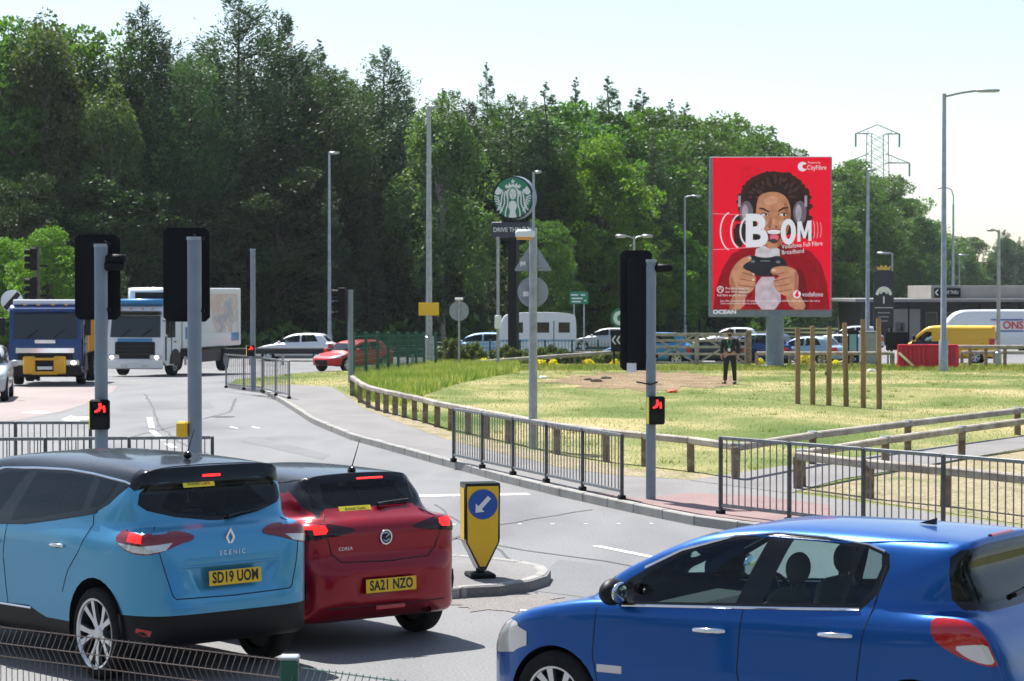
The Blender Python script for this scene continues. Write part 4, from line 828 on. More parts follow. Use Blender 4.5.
# ---- traffic signals seen from behind, on grey posts
def signal_post(label, px, Y, r, top, board, base=0, zb=.0, box=None, arm=True, extra=None, m='grey_paint'):
    """board: (x0, x1, y0, y1) in photo rows/columns at this distance, facing away; box: (px, y0, y1) pedestrian unit"""
    x0, y0_, z0 = P(px, Y, zb); r_ = thing('traffic_signal', label, 'traffic light', (x0, y0_, z0)); ht = zat(top, Y) - z0
    mb = MB(); mb.tube([(0, 0, 0), (0, 0, ht)], r, 20); mb.build('pole', m, r_, smooth=50); MB().tube([(0, 0, ht), (0, 0, ht + .035)], [r * 1.12, r * 1.05], 20).build('pole_cap', 'galv', r_, smooth=50)
    s = FPX / Y
    if board:
        bx0, bx1 = (board[0] - px) / s, (board[1] - px) / s; bz0, bz1 = zat(board[3], Y) - z0, zat(board[2], Y) - z0; yb = .26; cx, cz = (bx0 + bx1) / 2, (bz0 + bz1) / 2; w_, h = bx1 - bx0, bz1 - bz0
        def rr(w2, h2, c=.05): return [(-w2 / 2 + c, -h2 / 2), (w2 / 2 - c, -h2 / 2), (w2 / 2, -h2 / 2 + c), (w2 / 2, h2 / 2 - c), (w2 / 2 - c, h2 / 2), (-w2 / 2 + c, h2 / 2), (-w2 / 2, h2 / 2 - c), (-w2 / 2, -h2 / 2 + c)]
        T = Matrix.Translation((cx, yb, cz)) @ Matrix.Rotation(R(90), 4, 'X')
        bb = MB(); bb.prism(rr(w_, h), -.012, .012, T).build('backing_board', 'signal_black', r_)
        hs = MB(); hs.prism(rr(w_ * .52, h * .86, .04), -.012, .17, Matrix.Translation((cx, yb - .01, cz)) @ Matrix.Rotation(R(90), 4, 'X')); hd = hs.build('signal_head', 'signal_black', r_)
        for k in range(3):
            zz = cz + (1 - k) * h * .27; hood = MB(); hood.lathe([(.11, 0), (.12, .2)], 16, Matrix.Translation((cx, yb + .02, zz)) @ Matrix.Rotation(R(-90), 4, 'X')); hood.build('hood', 'signal_black', hd, smooth=True)
            le = MB(); le.lathe([(.001, .03), (.1, .02)], 16, Matrix.Translation((cx, yb + .02, zz)) @ Matrix.Rotation(R(-90), 4, 'X')); le.build('lens', ('lamp_red', 'sticker_yellow', 'lamp_dark')[k], hd)
        for zz in (bz1 - .12 * h, bz0 + .12 * h):
            br = MB(); br.tube([(0, -.02, zz), (cx * .5, .1, zz), (cx, .2, zz)], .02, 6); br.tube([(-r - .03, 0, zz), (r + .03, 0, zz)], .025, 6); br.build('bracket', 'signal_black', r_)
    if box:
        bx, b0, b1 = box; w_ = .23; cx = (bx - px) / s; z1, z2 = zat(b1, Y) - z0, zat(b0, Y) - z0; h = z2 - z1; T = Matrix.Rotation(R(-12), 4, 'Z')
        c = MB(); c.box((0, 0, 0), (w_, .12, h), bev=.02); me = c.mesh('crossing_indicator', 'signal_black'); bo = link('crossing_indicator', me, r_, (cx, -r - .07, (z1 + z2) / 2), (0, 0, R(12)))
        f = MB(); f.ball((0, -.066, h * .34), (.018, .004, .02), 8, 6)
        f.tube([(-.06, -.066, h * .1), (-.015, -.066, h * .15), (.0, -.066, h * .23), (.012, -.066, h * .28)], [.012, .018, .02, .014], 6); f.tube([(.02, -.066, h * .26), (.05, -.066, h * .20), (.055, -.066, h * .12)], [.012, .011, .009], 6); f.tube([(.045, -.066, h * .3), (.05, -.066, h * .08)], [.012, .012], 6)
        f.build('red_figure', 'led_red', bo); g_ = MB(); g_.box((0, -.062, h * .2), (w_ * .8, .006, h * .42)); g_.build('display_window', 'gloss_black', bo); g2 = MB(); g2.box((0, -.062, -h * .23), (w_ * .7, .008, h * .34), bev=.003); g2.build('push_button_panel', 'black_plastic', bo)
        sp = MB(); sp.box((-w_ * .505, .0, 0), (.008, .11, h * .95)); sp.build('yellow_edge', 'sticker_yellow', bo)
    return r_
def cam_head(root, z, dx=.0, sgn=1):
    b = MB(); b.box((dx + sgn * .12, -.02, z), (.24, .12, .11), bev=.03); b.build('detector', 'signal_black', root, smooth=True); MB().tube([(dx, 0, z - .05), (dx + sgn * .08, 0, z)], .025, 6).build('detector_arm', 'signal_black', root)
t = signal_post('grey signal post left of the traffic lights pair, with red crossing figure at mid height', 101, 27.5, .076, 247, (71, 117, 234, 320), box=(101.5, 399, 429)); cam_head(t, zat(259, 27.5), .06); cam_head(t, zat(266, 27.5), .04)
t = signal_post('grey signal post with tall black backing board, yellow push button behind the MPV roof', 194.5, 26.2, .078, 240, (160, 207, 227, 322)); pb = MB().box((0, 0, 0), (.12, .14, .17), bev=.02).build('push_button_unit', 'plate_yellow', t, loc=(-.13, -.05, zat(429, 26.2)))
yy = G(651, 500, .124)[1]; t = signal_post('grey signal post right of centre with red crossing figure, standing on the red paving', 651, yy, .068, 262, (621, 653, 250, 371), zb=.124, box=(655.5, 396, 424)); cam_head(t, zat(268, yy) - t.location.z, .05)
cp = MB().tube([(-.2, -.02, 0), (0, -.08, -.03), (.09, -.02, 0)], .012, 6).build('cable_tie', 'ink', t, loc=(0, 0, zat(382, yy) - t.location.z))
sp = MB().box((-.26, .0, 0), (.13, .006, .13)).build('paper_notice', 'white_plate', t, loc=(0, .1, zat(368, yy) - t.location.z))
t = signal_post('thin grey signal post at the far corner beside the white lorry, small red figure', 253, G(253, 391, .12)[1], .075, 250, (245.5, 254.5, 252, 290), zb=.12, box=(251, 345, 356))
yy = G(350, 383, .12)[1]; t = signal_post('grey signal post with black head facing left at the end of the green mesh fence', 350.5, yy, .085, 291, None, zb=.12); z5 = t.location.z
hd = MB(); hd.box((-.27, 0, zat(304, yy) - z5), (.24, .24, 1.05), bev=.03); h_ = hd.build('signal_head', 'signal_black', t)
for k in range(3): MB().lathe([(.1, 0), (.11, .2)], 12, Matrix.Translation((-.39, 0, zat(293 + 11 * k, yy) - z5)) @ Matrix.Rotation(R(-90), 4, 'Y')).build('hood', 'signal_black', h_, smooth=True)
hb = MB(); hb.box((-.52, .02, zat(303, yy) - z5), (.02, .5, 1.15)); 
t = thing('traffic_signal', 'distant traffic signal with two heads in front of bright bush, upper left', 'traffic light', P(38, 84)); z6 = 0; hh = zat(246, 84) - zg(84)
MB().tube([(0, 0, 0), (0, 0, hh)], .07, 12).build('pole', 'rail_dark', t, smooth=True)
for y0, y1 in ((248, 270), (278, 299)):
    zc_ = zat((y0 + y1) / 2, 84) - zg(84); b = MB().box((-.14, 0, zc_), (.26, .25, .8), bev=.04).build('signal_head', 'signal_black', t)
    for k in range(3): MB().lathe([(.09, 0), (.1, .2)], 10, Matrix.Translation((-.26, 0, zc_ + (1 - k) * .25)) @ Matrix.Rotation(R(-90), 4, 'Y')).build('hood', 'signal_black', b)
    MB().box((.22, 0, zc_ - .25), (.25, .12, .07)).build('bracket', 'signal_black', t)
# ---- street lamps
def lamp(label, px, Y, top, r=.09, arm=0, head=.6, curved=False, m='galv', double=False, zb=0, hang=0, name='street_lamp', cat='street light', glass='lamp_clear', straight=0):
    b = P(px, Y, zb); t = thing(name, label, cat, b, 0, 'street lamps'); h = zat(top, Y) - b[2]
    MB().tube([(0, 0, 0), (0, 0, h * .12), (0, 0, h * .125), (0, 0, h - (.0 if not curved else 1.2))], [r * 1.5, r * 1.5, r, r * .62], 14).build('pole', m, t, smooth=50)
    for sg in ((1, -1) if double else (1 if arm >= 0 else -1,)):
        A = abs(arm)
        if curved: pts = [(0, 0, h - 1.25), (-.02 * 0, 0, h - .6), (sg * A * .2, 0, h - .15), (sg * A * .6, 0, h), (sg * A, 0, h)]
        else: pts = [(0, 0, h - .12), (sg * A * .5, 0, h - .03 + straight * .5), (sg * A, 0, h + straight)]
        if A > .05: MB().tube(pts, r * .42, 8).build('arm', m, t, smooth=True)
        hx = sg * (A + head / 2 - .05); hd = MB(); hd.box((hx, 0, h + straight), (head, .28, .11), bev=.04); q = hd.build('lantern', m, t, smooth=True)
        MB().box((hx, 0, h + straight - .06), (head * .7, .2, .03)).build('lens', glass, q)
    return t
l1 = lamp('tall grey street lamp with a yellow sign, behind the end of the green mesh fence', 429, 112, 107, .16, -.0, .55, m='galv', zb=0)
y1 = 112; sg_ = MB().box((0, -.22, 0), (.95, .03, .6), bev=.01).build('yellow_sign', 'plate_yellow', l1, loc=(0, 0, zat(309, y1) - zg(y1))); text_obj('lettering', 'DIVERSION', .13, 'ink', sg_, Matrix.Translation((0, -.238, .0)) @ Matrix.Rotation(R(90), 4, 'X')) if False else None
lamp('slim tall street lamp against the dark conifers, left of the signal head', 329.5, 128, 153, .10, .0, .6, m='galv')
lamp('tallest street lamp, long arm reaching right over the car park', 943.5, 98, 94, .125, 1.3, 1.0, m='galv', straight=.12)
lamp('slim street lamp just right of the billboard, in front of the pylon', 867.5, 135, 170, .12, -.0, .5, m='galv')
lamp('street lamp with curved top arm pointing left, behind the tallest lamp', 953, 175, 188, .11, -.7, .5, curved=True)
lamp('short street lamp with arm to left near the right edge of the photo', 998.5, 110, 230, .10, -.25, .35)
lamp('faint street lamp among the trees left of the billboard', 684.5, 165, 196, .10, .5, .7, m='galv')
lamp('small double headed lamp behind the black signal board', 634, 96, 236, .06, .35, .45, double=True)
lamp('small distant lamp right of the tallest lamp, low in front of the trees', 959, 190, 255, .09, -.0, .8, m='galv')
lamp('small distant lamp above the pub sign with a tree', 892, 150, 253, .08, -.1, .9)
lamp('lamp head peeking up behind the coffee sign roundel', 533.5, 118, 172, .09, .1, .35)
# ------------------------------------------------------------------ woodland
ramp_mat('bark', [(.3, (.05, .04, .03)), (.6, (.10, .08, .06)), (.8, (.15, .12, .09))], (6, 6, 1.2), 1.0, 8, .9, 14, .3, .8, .03)
ramp_mat('bark_pale', [(.3, (.20, .18, .15)), (.55, (.36, .33, .29)), (.8, (.12, .10, .09))], (2, 2, 6), 1.0, 8, .9, 14, .3, .8, .03)
leafy('leaf_pine', [(.3, (.024, .052, .030)), (.5, (.044, .080, .042)), (.7, (.080, .120, .060))], .5, .24)
leafy('leaf_spruce', [(.3, (.028, .060, .028)), (.5, (.052, .098, .042)), (.7, (.090, .140, .060))], .5, .28)
leafy('leaf_green', [(.3, (.040, .085, .018)), (.5, (.065, .130, .026)), (.7, (.095, .170, .038))], .6, .38)
leafy('leaf_bright', [(.3, (.065, .13, .020)), (.5, (.10, .19, .028)), (.7, (.15, .25, .045))], .6, .45)
leafy('leaf_birch', [(.3, (.050, .085, .030)), (.5, (.080, .125, .042)), (.7, (.12, .165, .065))], .6, .38)
leafy('leaf_shade', [(.3, (.018, .040, .014)), (.5, (.032, .062, .020)), (.7, (.052, .09, .026))], .6, .28)  # leaf green darkened in the colour to stand for shadow low in the wood
def quads(C_, N_, size, rng, aspect=.6, jit=1.0, zs=None):
    """leaf quads centred on C_, long axis along N_ plus jitter"""
    n = len(C_); a = N_ + rng.normal(0, jit, (n, 3)); a /= np.linalg.norm(a, axis=1)[:, None]; b = np.cross(a, rng.normal(0, 1, (n, 3))); b /= np.linalg.norm(b, axis=1)[:, None]
    s = (size * rng.uniform(.6, 1.35, n) * (1 if zs is None else zs))[:, None]; a = a * s; b = b * s * aspect
    return np.stack([C_ - a, C_ + b * .8, C_ + a, C_ - b * .8], 1)
def tree_proto(name, kind, H, Rc, seed, leaf, lsize, n, bark='bark', base=.12):
    rng = np.random.default_rng(seed); random.seed(seed); limbs = MB(); Cs = []; Ns = []
    lean = rng.normal(0, .012, 2); trunk = [(lean[0] * z * (1 + .5 * math.sin(z)), lean[1] * z, z) for z in np.linspace(0, H * (.97 if kind in ('spruce', 'pine') else .75), 9)]
    limbs.tube(trunk, [max(.02, H * .014 * (1 - .9 * i / 8)) for i in range(9)], 8)
    if kind in ('spruce', 'pine'):
        nb = int(H * (10 if kind == 'spruce' else 6.5)); per0 = n / nb
        for i in range(nb):
            u = (i + rng.random()) / nb; z = H * (base + (1 - base) * u ** .9); 
            prof = (1 - u) ** .75 if kind == 'spruce' else (1 - u ** 2.6) ** .8 * (.45 + .55 * min(1, u * 3)) * .9
            L_ = Rc * max(.03, prof) * rng.uniform(.55, 1.15) + .05; th = rng.uniform(0, 6.283); droop = rng.uniform(-.28, -.05) if kind == 'spruce' else rng.uniform(-.05, .35)
            if u > .85: droop = .35
            per = max(18, int(per0 * 1.75 * L_ / Rc)); d = np.array([math.cos(th), math.sin(th), 0]); t = rng.random(per) ** .55; o = np.array([lean[0] * z, lean[1] * z, z])
            up = (droop * t + (.22 if kind == 'pine' else .10) * t * t) * L_; P_ = o + d * (t * L_)[:, None]; P_[:, 2] += up
            wd = L_ * .26 * (1 - .35 * t) * (1.2 if kind == 'pine' else 1); side = np.array([-d[1], d[0], 0]); P_ = P_ + side * (rng.normal(0, 1, per) * wd)[:, None]
            thk = .12 * L_ if kind == 'spruce' else .17 * L_ + .1; P_[:, 2] += rng.normal(0, thk, per) - (.10 * L_ if kind == 'spruce' else 0)
            Cs.append(P_); Ns.append(np.repeat((d * 1.0 + np.array([0, 0, .1 if kind == 'spruce' else .6]))[None], per, 0))
            if i % 3 == 0 and L_ > 1: limbs.tube([tuple(o), tuple(o + d * L_ * .5 + np.array([0, 0, droop * L_ * .5])), tuple(o + d * L_ * .9 + np.array([0, 0, (droop + .1) * L_ * .8]))], [.05, .035, .012], 5)
    else:
        nc = {'broad': 95, 'birch': 80, 'shrub': 60}[kind]; per = n // nc; cz = H * (.56 + base / 2); rz = H * (.5 - base / 2)
        for i in range(nc):
            while True:
                v = rng.normal(0, 1, 3); v /= np.linalg.norm(v); rr = rng.uniform(.45, 1.0) ** .6; c = np.array([v[0] * Rc * rr, v[1] * Rc * rr, cz + v[2] * rz * rr])
                if kind == 'birch': c[:2] *= (1.1 - .55 * (c[2] / H)); 
                if c[2] > H * base * .8: break
            cr = (Rc * rng.uniform(.20, .38)) * (1.0 if kind != 'birch' else .75); q = rng.normal(0, 1, (per, 3)); q /= np.linalg.norm(q, axis=1)[:, None]; q = q * (rng.uniform(.35, 1.0, per) ** .5)[:, None]
            q *= np.array([1, 1, .62 if kind != 'birch' else 1.7]) * cr
            if kind == 'birch': q[:, 2] -= cr * .8 * np.abs(q[:, 0] ** 2 + q[:, 1] ** 2)
            Cs.append(c + q); nn = q / (np.linalg.norm(q, axis=1)[:, None] + 1e-6); nn[:, 2] += (-.9 if kind == 'birch' else .2); Ns.append(nn)
            if i % 4 == 0:
                z0 = max(.15 * H, min(c[2] * .7, H * .6)); limbs.tube([(0, 0, z0), tuple(c * .55 + np.array([0, 0, z0 * .5])), tuple(c)], [.10 * H / 15, .06 * H / 15, .02], 5)
    C_ = np.concatenate(Cs); N_ = np.concatenate(Ns); C_[:, 2] = np.maximum(C_[:, 2], .15)
    V = quads(C_, N_, lsize, rng, .42 if kind in ('spruce', 'pine') else .62, .5 if kind in ('spruce', 'pine') else .9, (1.05 - .5 * np.clip(C_[:, 2] / H, 0, 1)) if kind in ('spruce', 'pine') else None).reshape(-1, 3); F = np.arange(len(V)).reshape(-1, 4)
    cm = fast_mesh('crown', V, F, leaf); tm = limbs.mesh('trunk', bark, smooth=60); return (tm, cm, H, Rc, kind)
PT = {
 'pine1': tree_proto('pine_tree', 'pine', 18, 3.9, 11, 'leaf_pine', .17, 27000, base=.10), 'pine2': tree_proto('pine_tree', 'pine', 19, 3.3, 12, 'leaf_pine', .17, 25000, base=.15), 'pine3': tree_proto('pine_tree', 'pine', 18, 4.3, 17, 'leaf_spruce', .17, 27000, base=.10),
 'spruce1': tree_proto('spruce_tree', 'spruce', 18, 3.4, 13, 'leaf_spruce', .16, 27000, base=.04), 'spruce2': tree_proto('spruce_tree', 'spruce', 18, 2.7, 14, 'leaf_pine', .16, 24000, base=.05),
 'broad1': tree_proto('broadleaf_tree', 'broad', 14, 4.4, 15, 'leaf_green', .13, 32000, base=.02), 'broad2': tree_proto('broadleaf_tree', 'broad', 13, 4.0, 16, 'leaf_bright', .13, 32000, base=.02), 'broad3': tree_proto('broadleaf_tree', 'broad', 15, 3.8, 18, 'leaf_green', .12, 30000, base=.05),
 'birch1': tree_proto('birch_tree', 'birch', 15, 3.3, 19, 'leaf_birch', .11, 27000, 'bark_pale', .08), 'shrub1': tree_proto('shrub', 'shrub', 4, 2.4, 20, 'leaf_bright', .13, 10000, base=.02), 'shrub2': tree_proto('shrub', 'shrub', 4, 2.6, 21, 'leaf_green', .13, 10000, base=.02),
 'dark1': tree_proto('broadleaf_tree', 'broad', 13, 4.2, 25, 'leaf_shade', .13, 27000, base=.0), 'dark2': tree_proto('broadleaf_tree', 'broad', 14, 3.6, 26, 'leaf_shade', .13, 27000, base=.0)}
KN = {'dark': 'broadleaf_tree', 'pine': 'pine_tree', 'spruce': 'spruce_tree', 'broad': 'broadleaf_tree', 'birch': 'birch_tree', 'shrub': 'shrub'}
def plant(key, px, Y, top, label, wide=1.0, group='trees of the wood behind the road', rot=None, cat='tree'):
    tm, cm, H, Rc, kind = PT[key]; b = P(px, Y); h = zat(top, Y) - b[2]; s = h / H
    t = thing(KN[kind], label, cat, b, rot if rot is not None else random.uniform(0, 6.28), group); t.scale = (s * wide, s * wide, s); link('trunk', tm, t); link('crown', cm, t); return t
# front trees the photo lets one tell apart
def D(px):      # distance of the wood's edge
    xs = [-150, 0, 300, 500, 620, 700, 850, 900, 940, 1024, 1200]; ys = [132, 137, 142, 152, 168, 195, 285, 330, 400, 520, 640]
    return float(np.interp(px, xs, ys))
FR = [
 ('broad3', -10, 30, 'mid green broadleaf tree at the left edge of the photo, behind the lorries', 1.0, 0), ('birch1', 45, 40, 'tall loose crowned tree near the left edge, pale in its upper crown', 1.15, -2), ('broad1', 82, 45, 'rounded green tree top third from the left edge', 1.0, 3),
 ('pine1', 138, 8, 'tall dark pine with twin peaks, left of the two signal boards top', 1.05, 0), ('birch1', 110, 105, 'pale trunked birch in front of the dark pine on the left', .95, -5), ('pine2', 172, 42, 'pine with ragged side branches between the two tallest pines', 1.1, 1),
 ('pine3', 195, 55, 'pine with grey green drooping branches above the refrigerated lorry', 1.0, -3), ('pine1', 236, -4, 'tallest dark pine of the wood, reaching the top of the photo', 1.25, 0), ('pine2', 283, 12, 'second tallest dark pine, just right of the tallest one', 1.2, 2),
 ('spruce1', 318, 52, 'dark spruce above the slim street lamp', 1.1, 4), ('pine3', 335, 70, 'broad dark pine behind the slim street lamp', 1.2, -2), ('pine1', 380, 50, 'tall dark pine between the slim lamp and the lamp with yellow sign', 1.1, 0), ('spruce2', 405, 86, 'narrow dark spruce left of the lamp with yellow sign', 1.15, 5),
 ('birch1', 442, 118, 'pale weeping birch right behind the lamp with yellow sign', 1.3, -9), ('pine2', 470, 100, 'dark tree left of the coffee sign, behind the birch', 1.2, 4), ('spruce1', 492, 64, 'spruce with thin spire above the coffee sign roundel', .8, 12), ('pine3', 515, 96, 'green larch like tree behind the coffee sign roundel', 1.2, 0),
 ('spruce1', 552, 84, 'light green conifer right of the coffee sign', 1.3, -4), ('spruce2', 572, 78, 'thin dark spired conifer midway along the wood top', 1.0, 14), ('broad1', 545, 228, 'small green tree low behind the road sign backs', .8, -16), ('broad2', 600, 150, 'bright green broadleaf tree in front of the darker conifers, centre', .95, -12),
 ('spruce1', 618, 78, 'tall conifer above the bright green broadleaf tree', 1.3, 2), ('spruce1', 650, 88, 'mid green conifer right of the centre conifers', 1.2, 4), ('spruce1', 645, 132, 'feathery mid green conifer at mid height left of the billboard', 1.15, -14), ('spruce2', 667, 100, 'slender conifer top left of the billboard', 1.2, 10),
 ('broad1', 692, 128, 'green tree immediately left of the billboard edge', 1.2, 0), ('broad3', 725, 140, 'green tree peeking over the top left corner of the billboard', 1.1, 0), ('broad2', 700, 215, 'bright leafy tree beside the left edge of the billboard', 1.1, -20),
 ('broad1', 850, 178, 'green tree immediately right of the billboard', 1.15, -10), ('broad3', 880, 186, 'rounded green tree under the pylon', 1.2, 0), ('broad1', 905, 205, 'green tree right of the pylon', 1.2, 5), ('spruce1', 925, 226, 'dark conifer left of the tallest lamp', 1.2, 5),
 ('broad3', 975, 240, 'distant green tree right of the tallest lamp', 1.2, 0), ('pine2', 1003, 230, 'distant dark conifer beside the right lamp', 1.3, 0), ('spruce2', 1020, 236, 'distant conifer at the right edge of the photo', 1.3, 0), ('broad1', 952, 246, 'distant low tree behind the curved street lamp', 1.3, 0),
]
random.seed(77)
for key, px, top, lab, wd, dd in FR: plant(key, px, D(px) + dd + 4, top, lab, wd)
plant('broad2', 48, 118, 236, 'bright lime green bush behind the blue lorry, at the left', 1.1, 'bushes along the wood edge', cat='bush')
plant('broad2', 8, 121, 246, 'lime green bush at the left edge, above the round road sign', 1.0, 'bushes along the wood edge', cat='bush')
plant('dark2', 22, 125, 175, 'darker bush behind the lime green one at the left edge', .9, 'bushes along the wood edge', cat='bush')
plant('dark1', 98, 128, 262, 'dark green bush between the blue lorry and the white lorry', 1.0, 'bushes along the wood edge', cat='bush')
# the rows behind: fill the wood so that no sky shows through
sil = [(-200, 30), (0, 40), (60, 45), (100, 60), (150, 45), (200, 70), (240, 30), (290, 45), (320, 75), (380, 75), (430, 118), (500, 105), (570, 100), (650, 105), (700, 135), (760, 150), (850, 178), (900, 208), (940, 246), (1000, 246), (1100, 240), (1300, 240)]
sx = [a for a, b in sil]; sy = [b for a, b in sil]
for row, (dd, drop, step) in enumerate(((12, 14, 30), (22, 6, 34), (-2, 120, 44), (34, 8, 44))):
    x = -170 + row * 11
    while x < 1230:
        Y = D(x) + dd * D(x) / 150; top = float(np.interp(x, sx, sy)) + drop + random.uniform(-12, 22); x += step * random.uniform(.75, 1.25) * (.55 if x > 830 else 1)
        if row == 2:
            if 700 < x < 838: continue
            key = random.choice(['dark1', 'dark2', 'pine3', 'spruce2', 'dark1']) if x < 520 else random.choice(['broad1', 'broad2', 'dark1', 'broad3', 'spruce1']); top = max(top + (290 - top) * .15, 150 if x < 480 else 190)
            if x > 840: top = max(top, 240)
            marks = [(-170, 'the off photo lorry side'), (20, 'the blue lorry'), (95, 'the left signal post'), (185, 'the tall black signal board'), (253, 'the thin corner signal post'), (329, 'the slim tall lamp'), (380, 'the black side facing signal head'), (430, 'the lamp with yellow sign'), (513, 'the coffee sign pole'), (579, 'the green direction sign'), (634, 'the double headed lamp'), (684, 'the faint lamp near the billboard'), (868, 'the slim lamp beside the billboard'), (944, 'the tallest lamp'), (998, 'the rightmost lamp')]
            mk = min(marks, key=lambda m_: abs(m_[0] - x)); lab = ('low dark tree' if key in ('dark1', 'dark2') else 'low green tree' if key.startswith('broad') else 'low conifer') + ' at the wood edge, ' + ('behind ' if abs(mk[0] - x) < 12 else 'left of ' if x < mk[0] else 'right of ') + mk[1]
            if x < 0 or x > 1024: lab = 'low tree at the wood edge just outside the photo'
        else:
            key = random.choice(['pine1', 'pine2', 'pine3', 'spruce1', 'spruce2'] if x < 480 else ['spruce1', 'spruce2', 'pine3', 'spruce1', 'broad1'] if x < 720 else ['broad1', 'spruce1', 'broad3', 'spruce2', 'pine3']); lab = 'tree standing deeper in the wood, mostly hidden behind the front trees'
        plant(key, x, Y, top, lab, random.uniform(1.05, 1.35), 'trees deep in the wood' if row != 2 else 'low trees at the front edge of the wood')
# undergrowth: one mass nobody could count
rng = np.random.default_rng(8); xs = rng.uniform(-200, 1230, 26000); Ys = np.array([D(x) for x in xs]); Ys = Ys + rng.uniform(-7, 14, len(xs)) * Ys / 150; z = rng.random(len(xs)) ** 1.5 * 2.6 * (.6 + .4 * np.sin(xs * .05) ** 2) * Ys / 150
C_ = np.stack([(xs - 512) / FPX * Ys, Ys, -1 + z], 1); V = quads(C_, np.tile([0, 0, 1.0], (len(C_), 1)), .28, rng, .6, .8).reshape(-1, 3)
V[:, :] = V; o = link('undergrowth', fast_mesh('undergrowth', V, np.arange(len(V)).reshape(-1, 4), 'leaf_green')); o['kind'] = 'stuff'

# added trees outside the view, put in to darken reflections in paint and glass
random.seed(9)
for i in range(34):
    an = R(-20 + 220 * i / 33) if True else 0; rr = random.uniform(38, 62); x, y = rr * math.cos(an), 12 - rr * math.sin(an)
    if y > 10: x *= 1.25
    tm, cm, H, Rc, kind = PT[random.choice(['broad1', 'dark1', 'broad3', 'pine1', 'dark2', 'birch1'])]; sc_ = random.uniform(8, 14) / H
    t = thing(KN[kind], 'added unseen tree beyond the camera side of the junction, for reflections in cars', 'tree', (x, y, 0), random.uniform(0, 6), 'added trees outside the view'); t.scale = (sc_ * 1.1, sc_ * 1.1, sc_); link('trunk', tm, t); link('crown', cm, t)
# ------------------------------------------------------------------ billboard with its digital screen
def flat(name, col, e=.0):
    if name in M: return M[name]
    m = mat(name, tuple(c * .22 for c in col), .4, emit=col, estr=e * (1.2 if name == 'scr_red' else 1), spec=.1) if e else mat(name, col, .5)
    if e and name not in ('scr_white', 'scr_red'):
        N, L = nodes(m); t = N.new('ShaderNodeTexCoord'); n = N.new('ShaderNodeTexNoise'); n.inputs['Scale'].default_value = 3.5; n.inputs['Detail'].default_value = 5; L.new(t.outputs['Object'], n.inputs[0]); r = N.new('ShaderNodeMapRange'); r.inputs[1].default_value = .35; r.inputs[2].default_value = .65; r.inputs[3].default_value = e * .8; r.inputs[4].default_value = e * 1.18; L.new(n.outputs[0], r.inputs[0]); L.new(r.outputs[0], N['Principled BSDF'].inputs['Emission Strength'])
    return m
def stroke(pts, w_):
    L_ = []; R_ = []; n = len(pts)
    for i, p in enumerate(pts):
        a = pts[max(0, i - 1)]; b = pts[min(n - 1, i + 1)]; dx, dy = b[0] - a[0], b[1] - a[1]; l = math.hypot(dx, dy) or 1; ww = w_[i] if isinstance(w_, (list, tuple)) else w_
        L_.append((p[0] - dy / l * ww / 2, p[1] + dx / l * ww / 2)); R_.append((p[0] + dy / l * ww / 2, p[1] - dx / l * ww / 2))
    return L_ + R_[::-1]
def ell(cx, cy, rx, ry, n=28, rot=0, a0=0, a1=2 * math.pi):
    o = []
    for i in range(n):
        t = a0 + (a1 - a0) * i / (n if abs(a1 - a0 - 2 * math.pi) < .01 else n - 1); x, y = rx * math.cos(t), ry * math.sin(t); o.append((cx + x * math.cos(rot) - y * math.sin(rot), cy + x * math.sin(rot) + y * math.cos(rot)))
    return o
BX, BY, BZ = G(775, 367, .12); E0 = .38
bb = thing('billboard', 'large red digital billboard showing a laughing gamer with headphones and the word BOOM', 'billboard', (BX, BY, BZ), R(-3))
k_ = BY / FPX; bw, bh = 122 * k_, 160 * k_; bx0 = (770 - 775) * k_; bz0 = zat(237, BY) - BZ
MB().box((bx0, .0, bz0), (bw, .45, bh), bev=.04).build('housing', 'grey_paint', bb); MB().box((bx0, -.24, bz0 + .22), (bw - .34, .03, bh - .62), bev=.01).build('bezel', 'dark_metal', bb)
MB().tube([(0, .05, -.2), (0, .05, bz0 - bh / 2 + .1)], 9 * k_, 28).build('column', 'grey_paint', bb, smooth=60); MB().box((0, .05, .03), (1.2, 1.2, .12), bev=.03).build('base_plate', 'concrete_kerb', bb)
def BA(x, y): return (bx0 + ((700 + x / 3.586) - 770) * k_, (237 - (150 + y / 3.586)) * k_)    # print coordinates
scr_root = None; lay = [0]
def art(name, poly, col, mname, parent=None, e=E0, inc=True):
    if inc: lay[0] += 1
    flat(mname, col, e); T = Matrix.Translation((0, -.262 - lay[0] * .0035, bz0)) @ Matrix.Rotation(R(90), 4, 'X'); mb = MB()
    if isinstance(poly[0][0], tuple):
        for q in poly: o = art(name, q, col, mname, parent, e, False)
        return o
    mb.sheet([BA(*p) for p in poly], 0, T)
    me = mb.mesh(name, mname); bm = bmesh.new(); bm.from_mesh(me); bmesh.ops.triangulate(bm, faces=bm.faces); bm.to_mesh(me); bm.free(); o = link(name, me, bb); 
    if parent is not None: o.parent = parent
    return o
def arttext(body, x, y, size, mname='scr_white', rot=0, align='CENTER', bold=0, sx=1):
    cx, cz = BA(x, y); T = Matrix.Translation((cx, -.262 - (lay[0] + 2) * .0035, bz0 + cz)) @ Matrix.Rotation(R(90), 4, 'X') @ Matrix.Rotation(R(rot), 4, 'Z')
    return text_obj('lettering', body, size * k_ / 3.586, mname, SCRN, T, align, .001, bold, sx)
flat('scr_white', (.80, .80, .86), E0)
SCRN = art('screen', [(45, 28), (465, 28), (465, 572), (45, 572)], (.72, .006, .028), 'scr_red'); P0 = SCRN; RING = []
art('print', chaikin([(130, 100), (150, 60), (190, 50), (215, 70), (220, 100), (190, 128), (150, 128)], 2), (.78, .006, .028), 'scr_red_dim', P0)
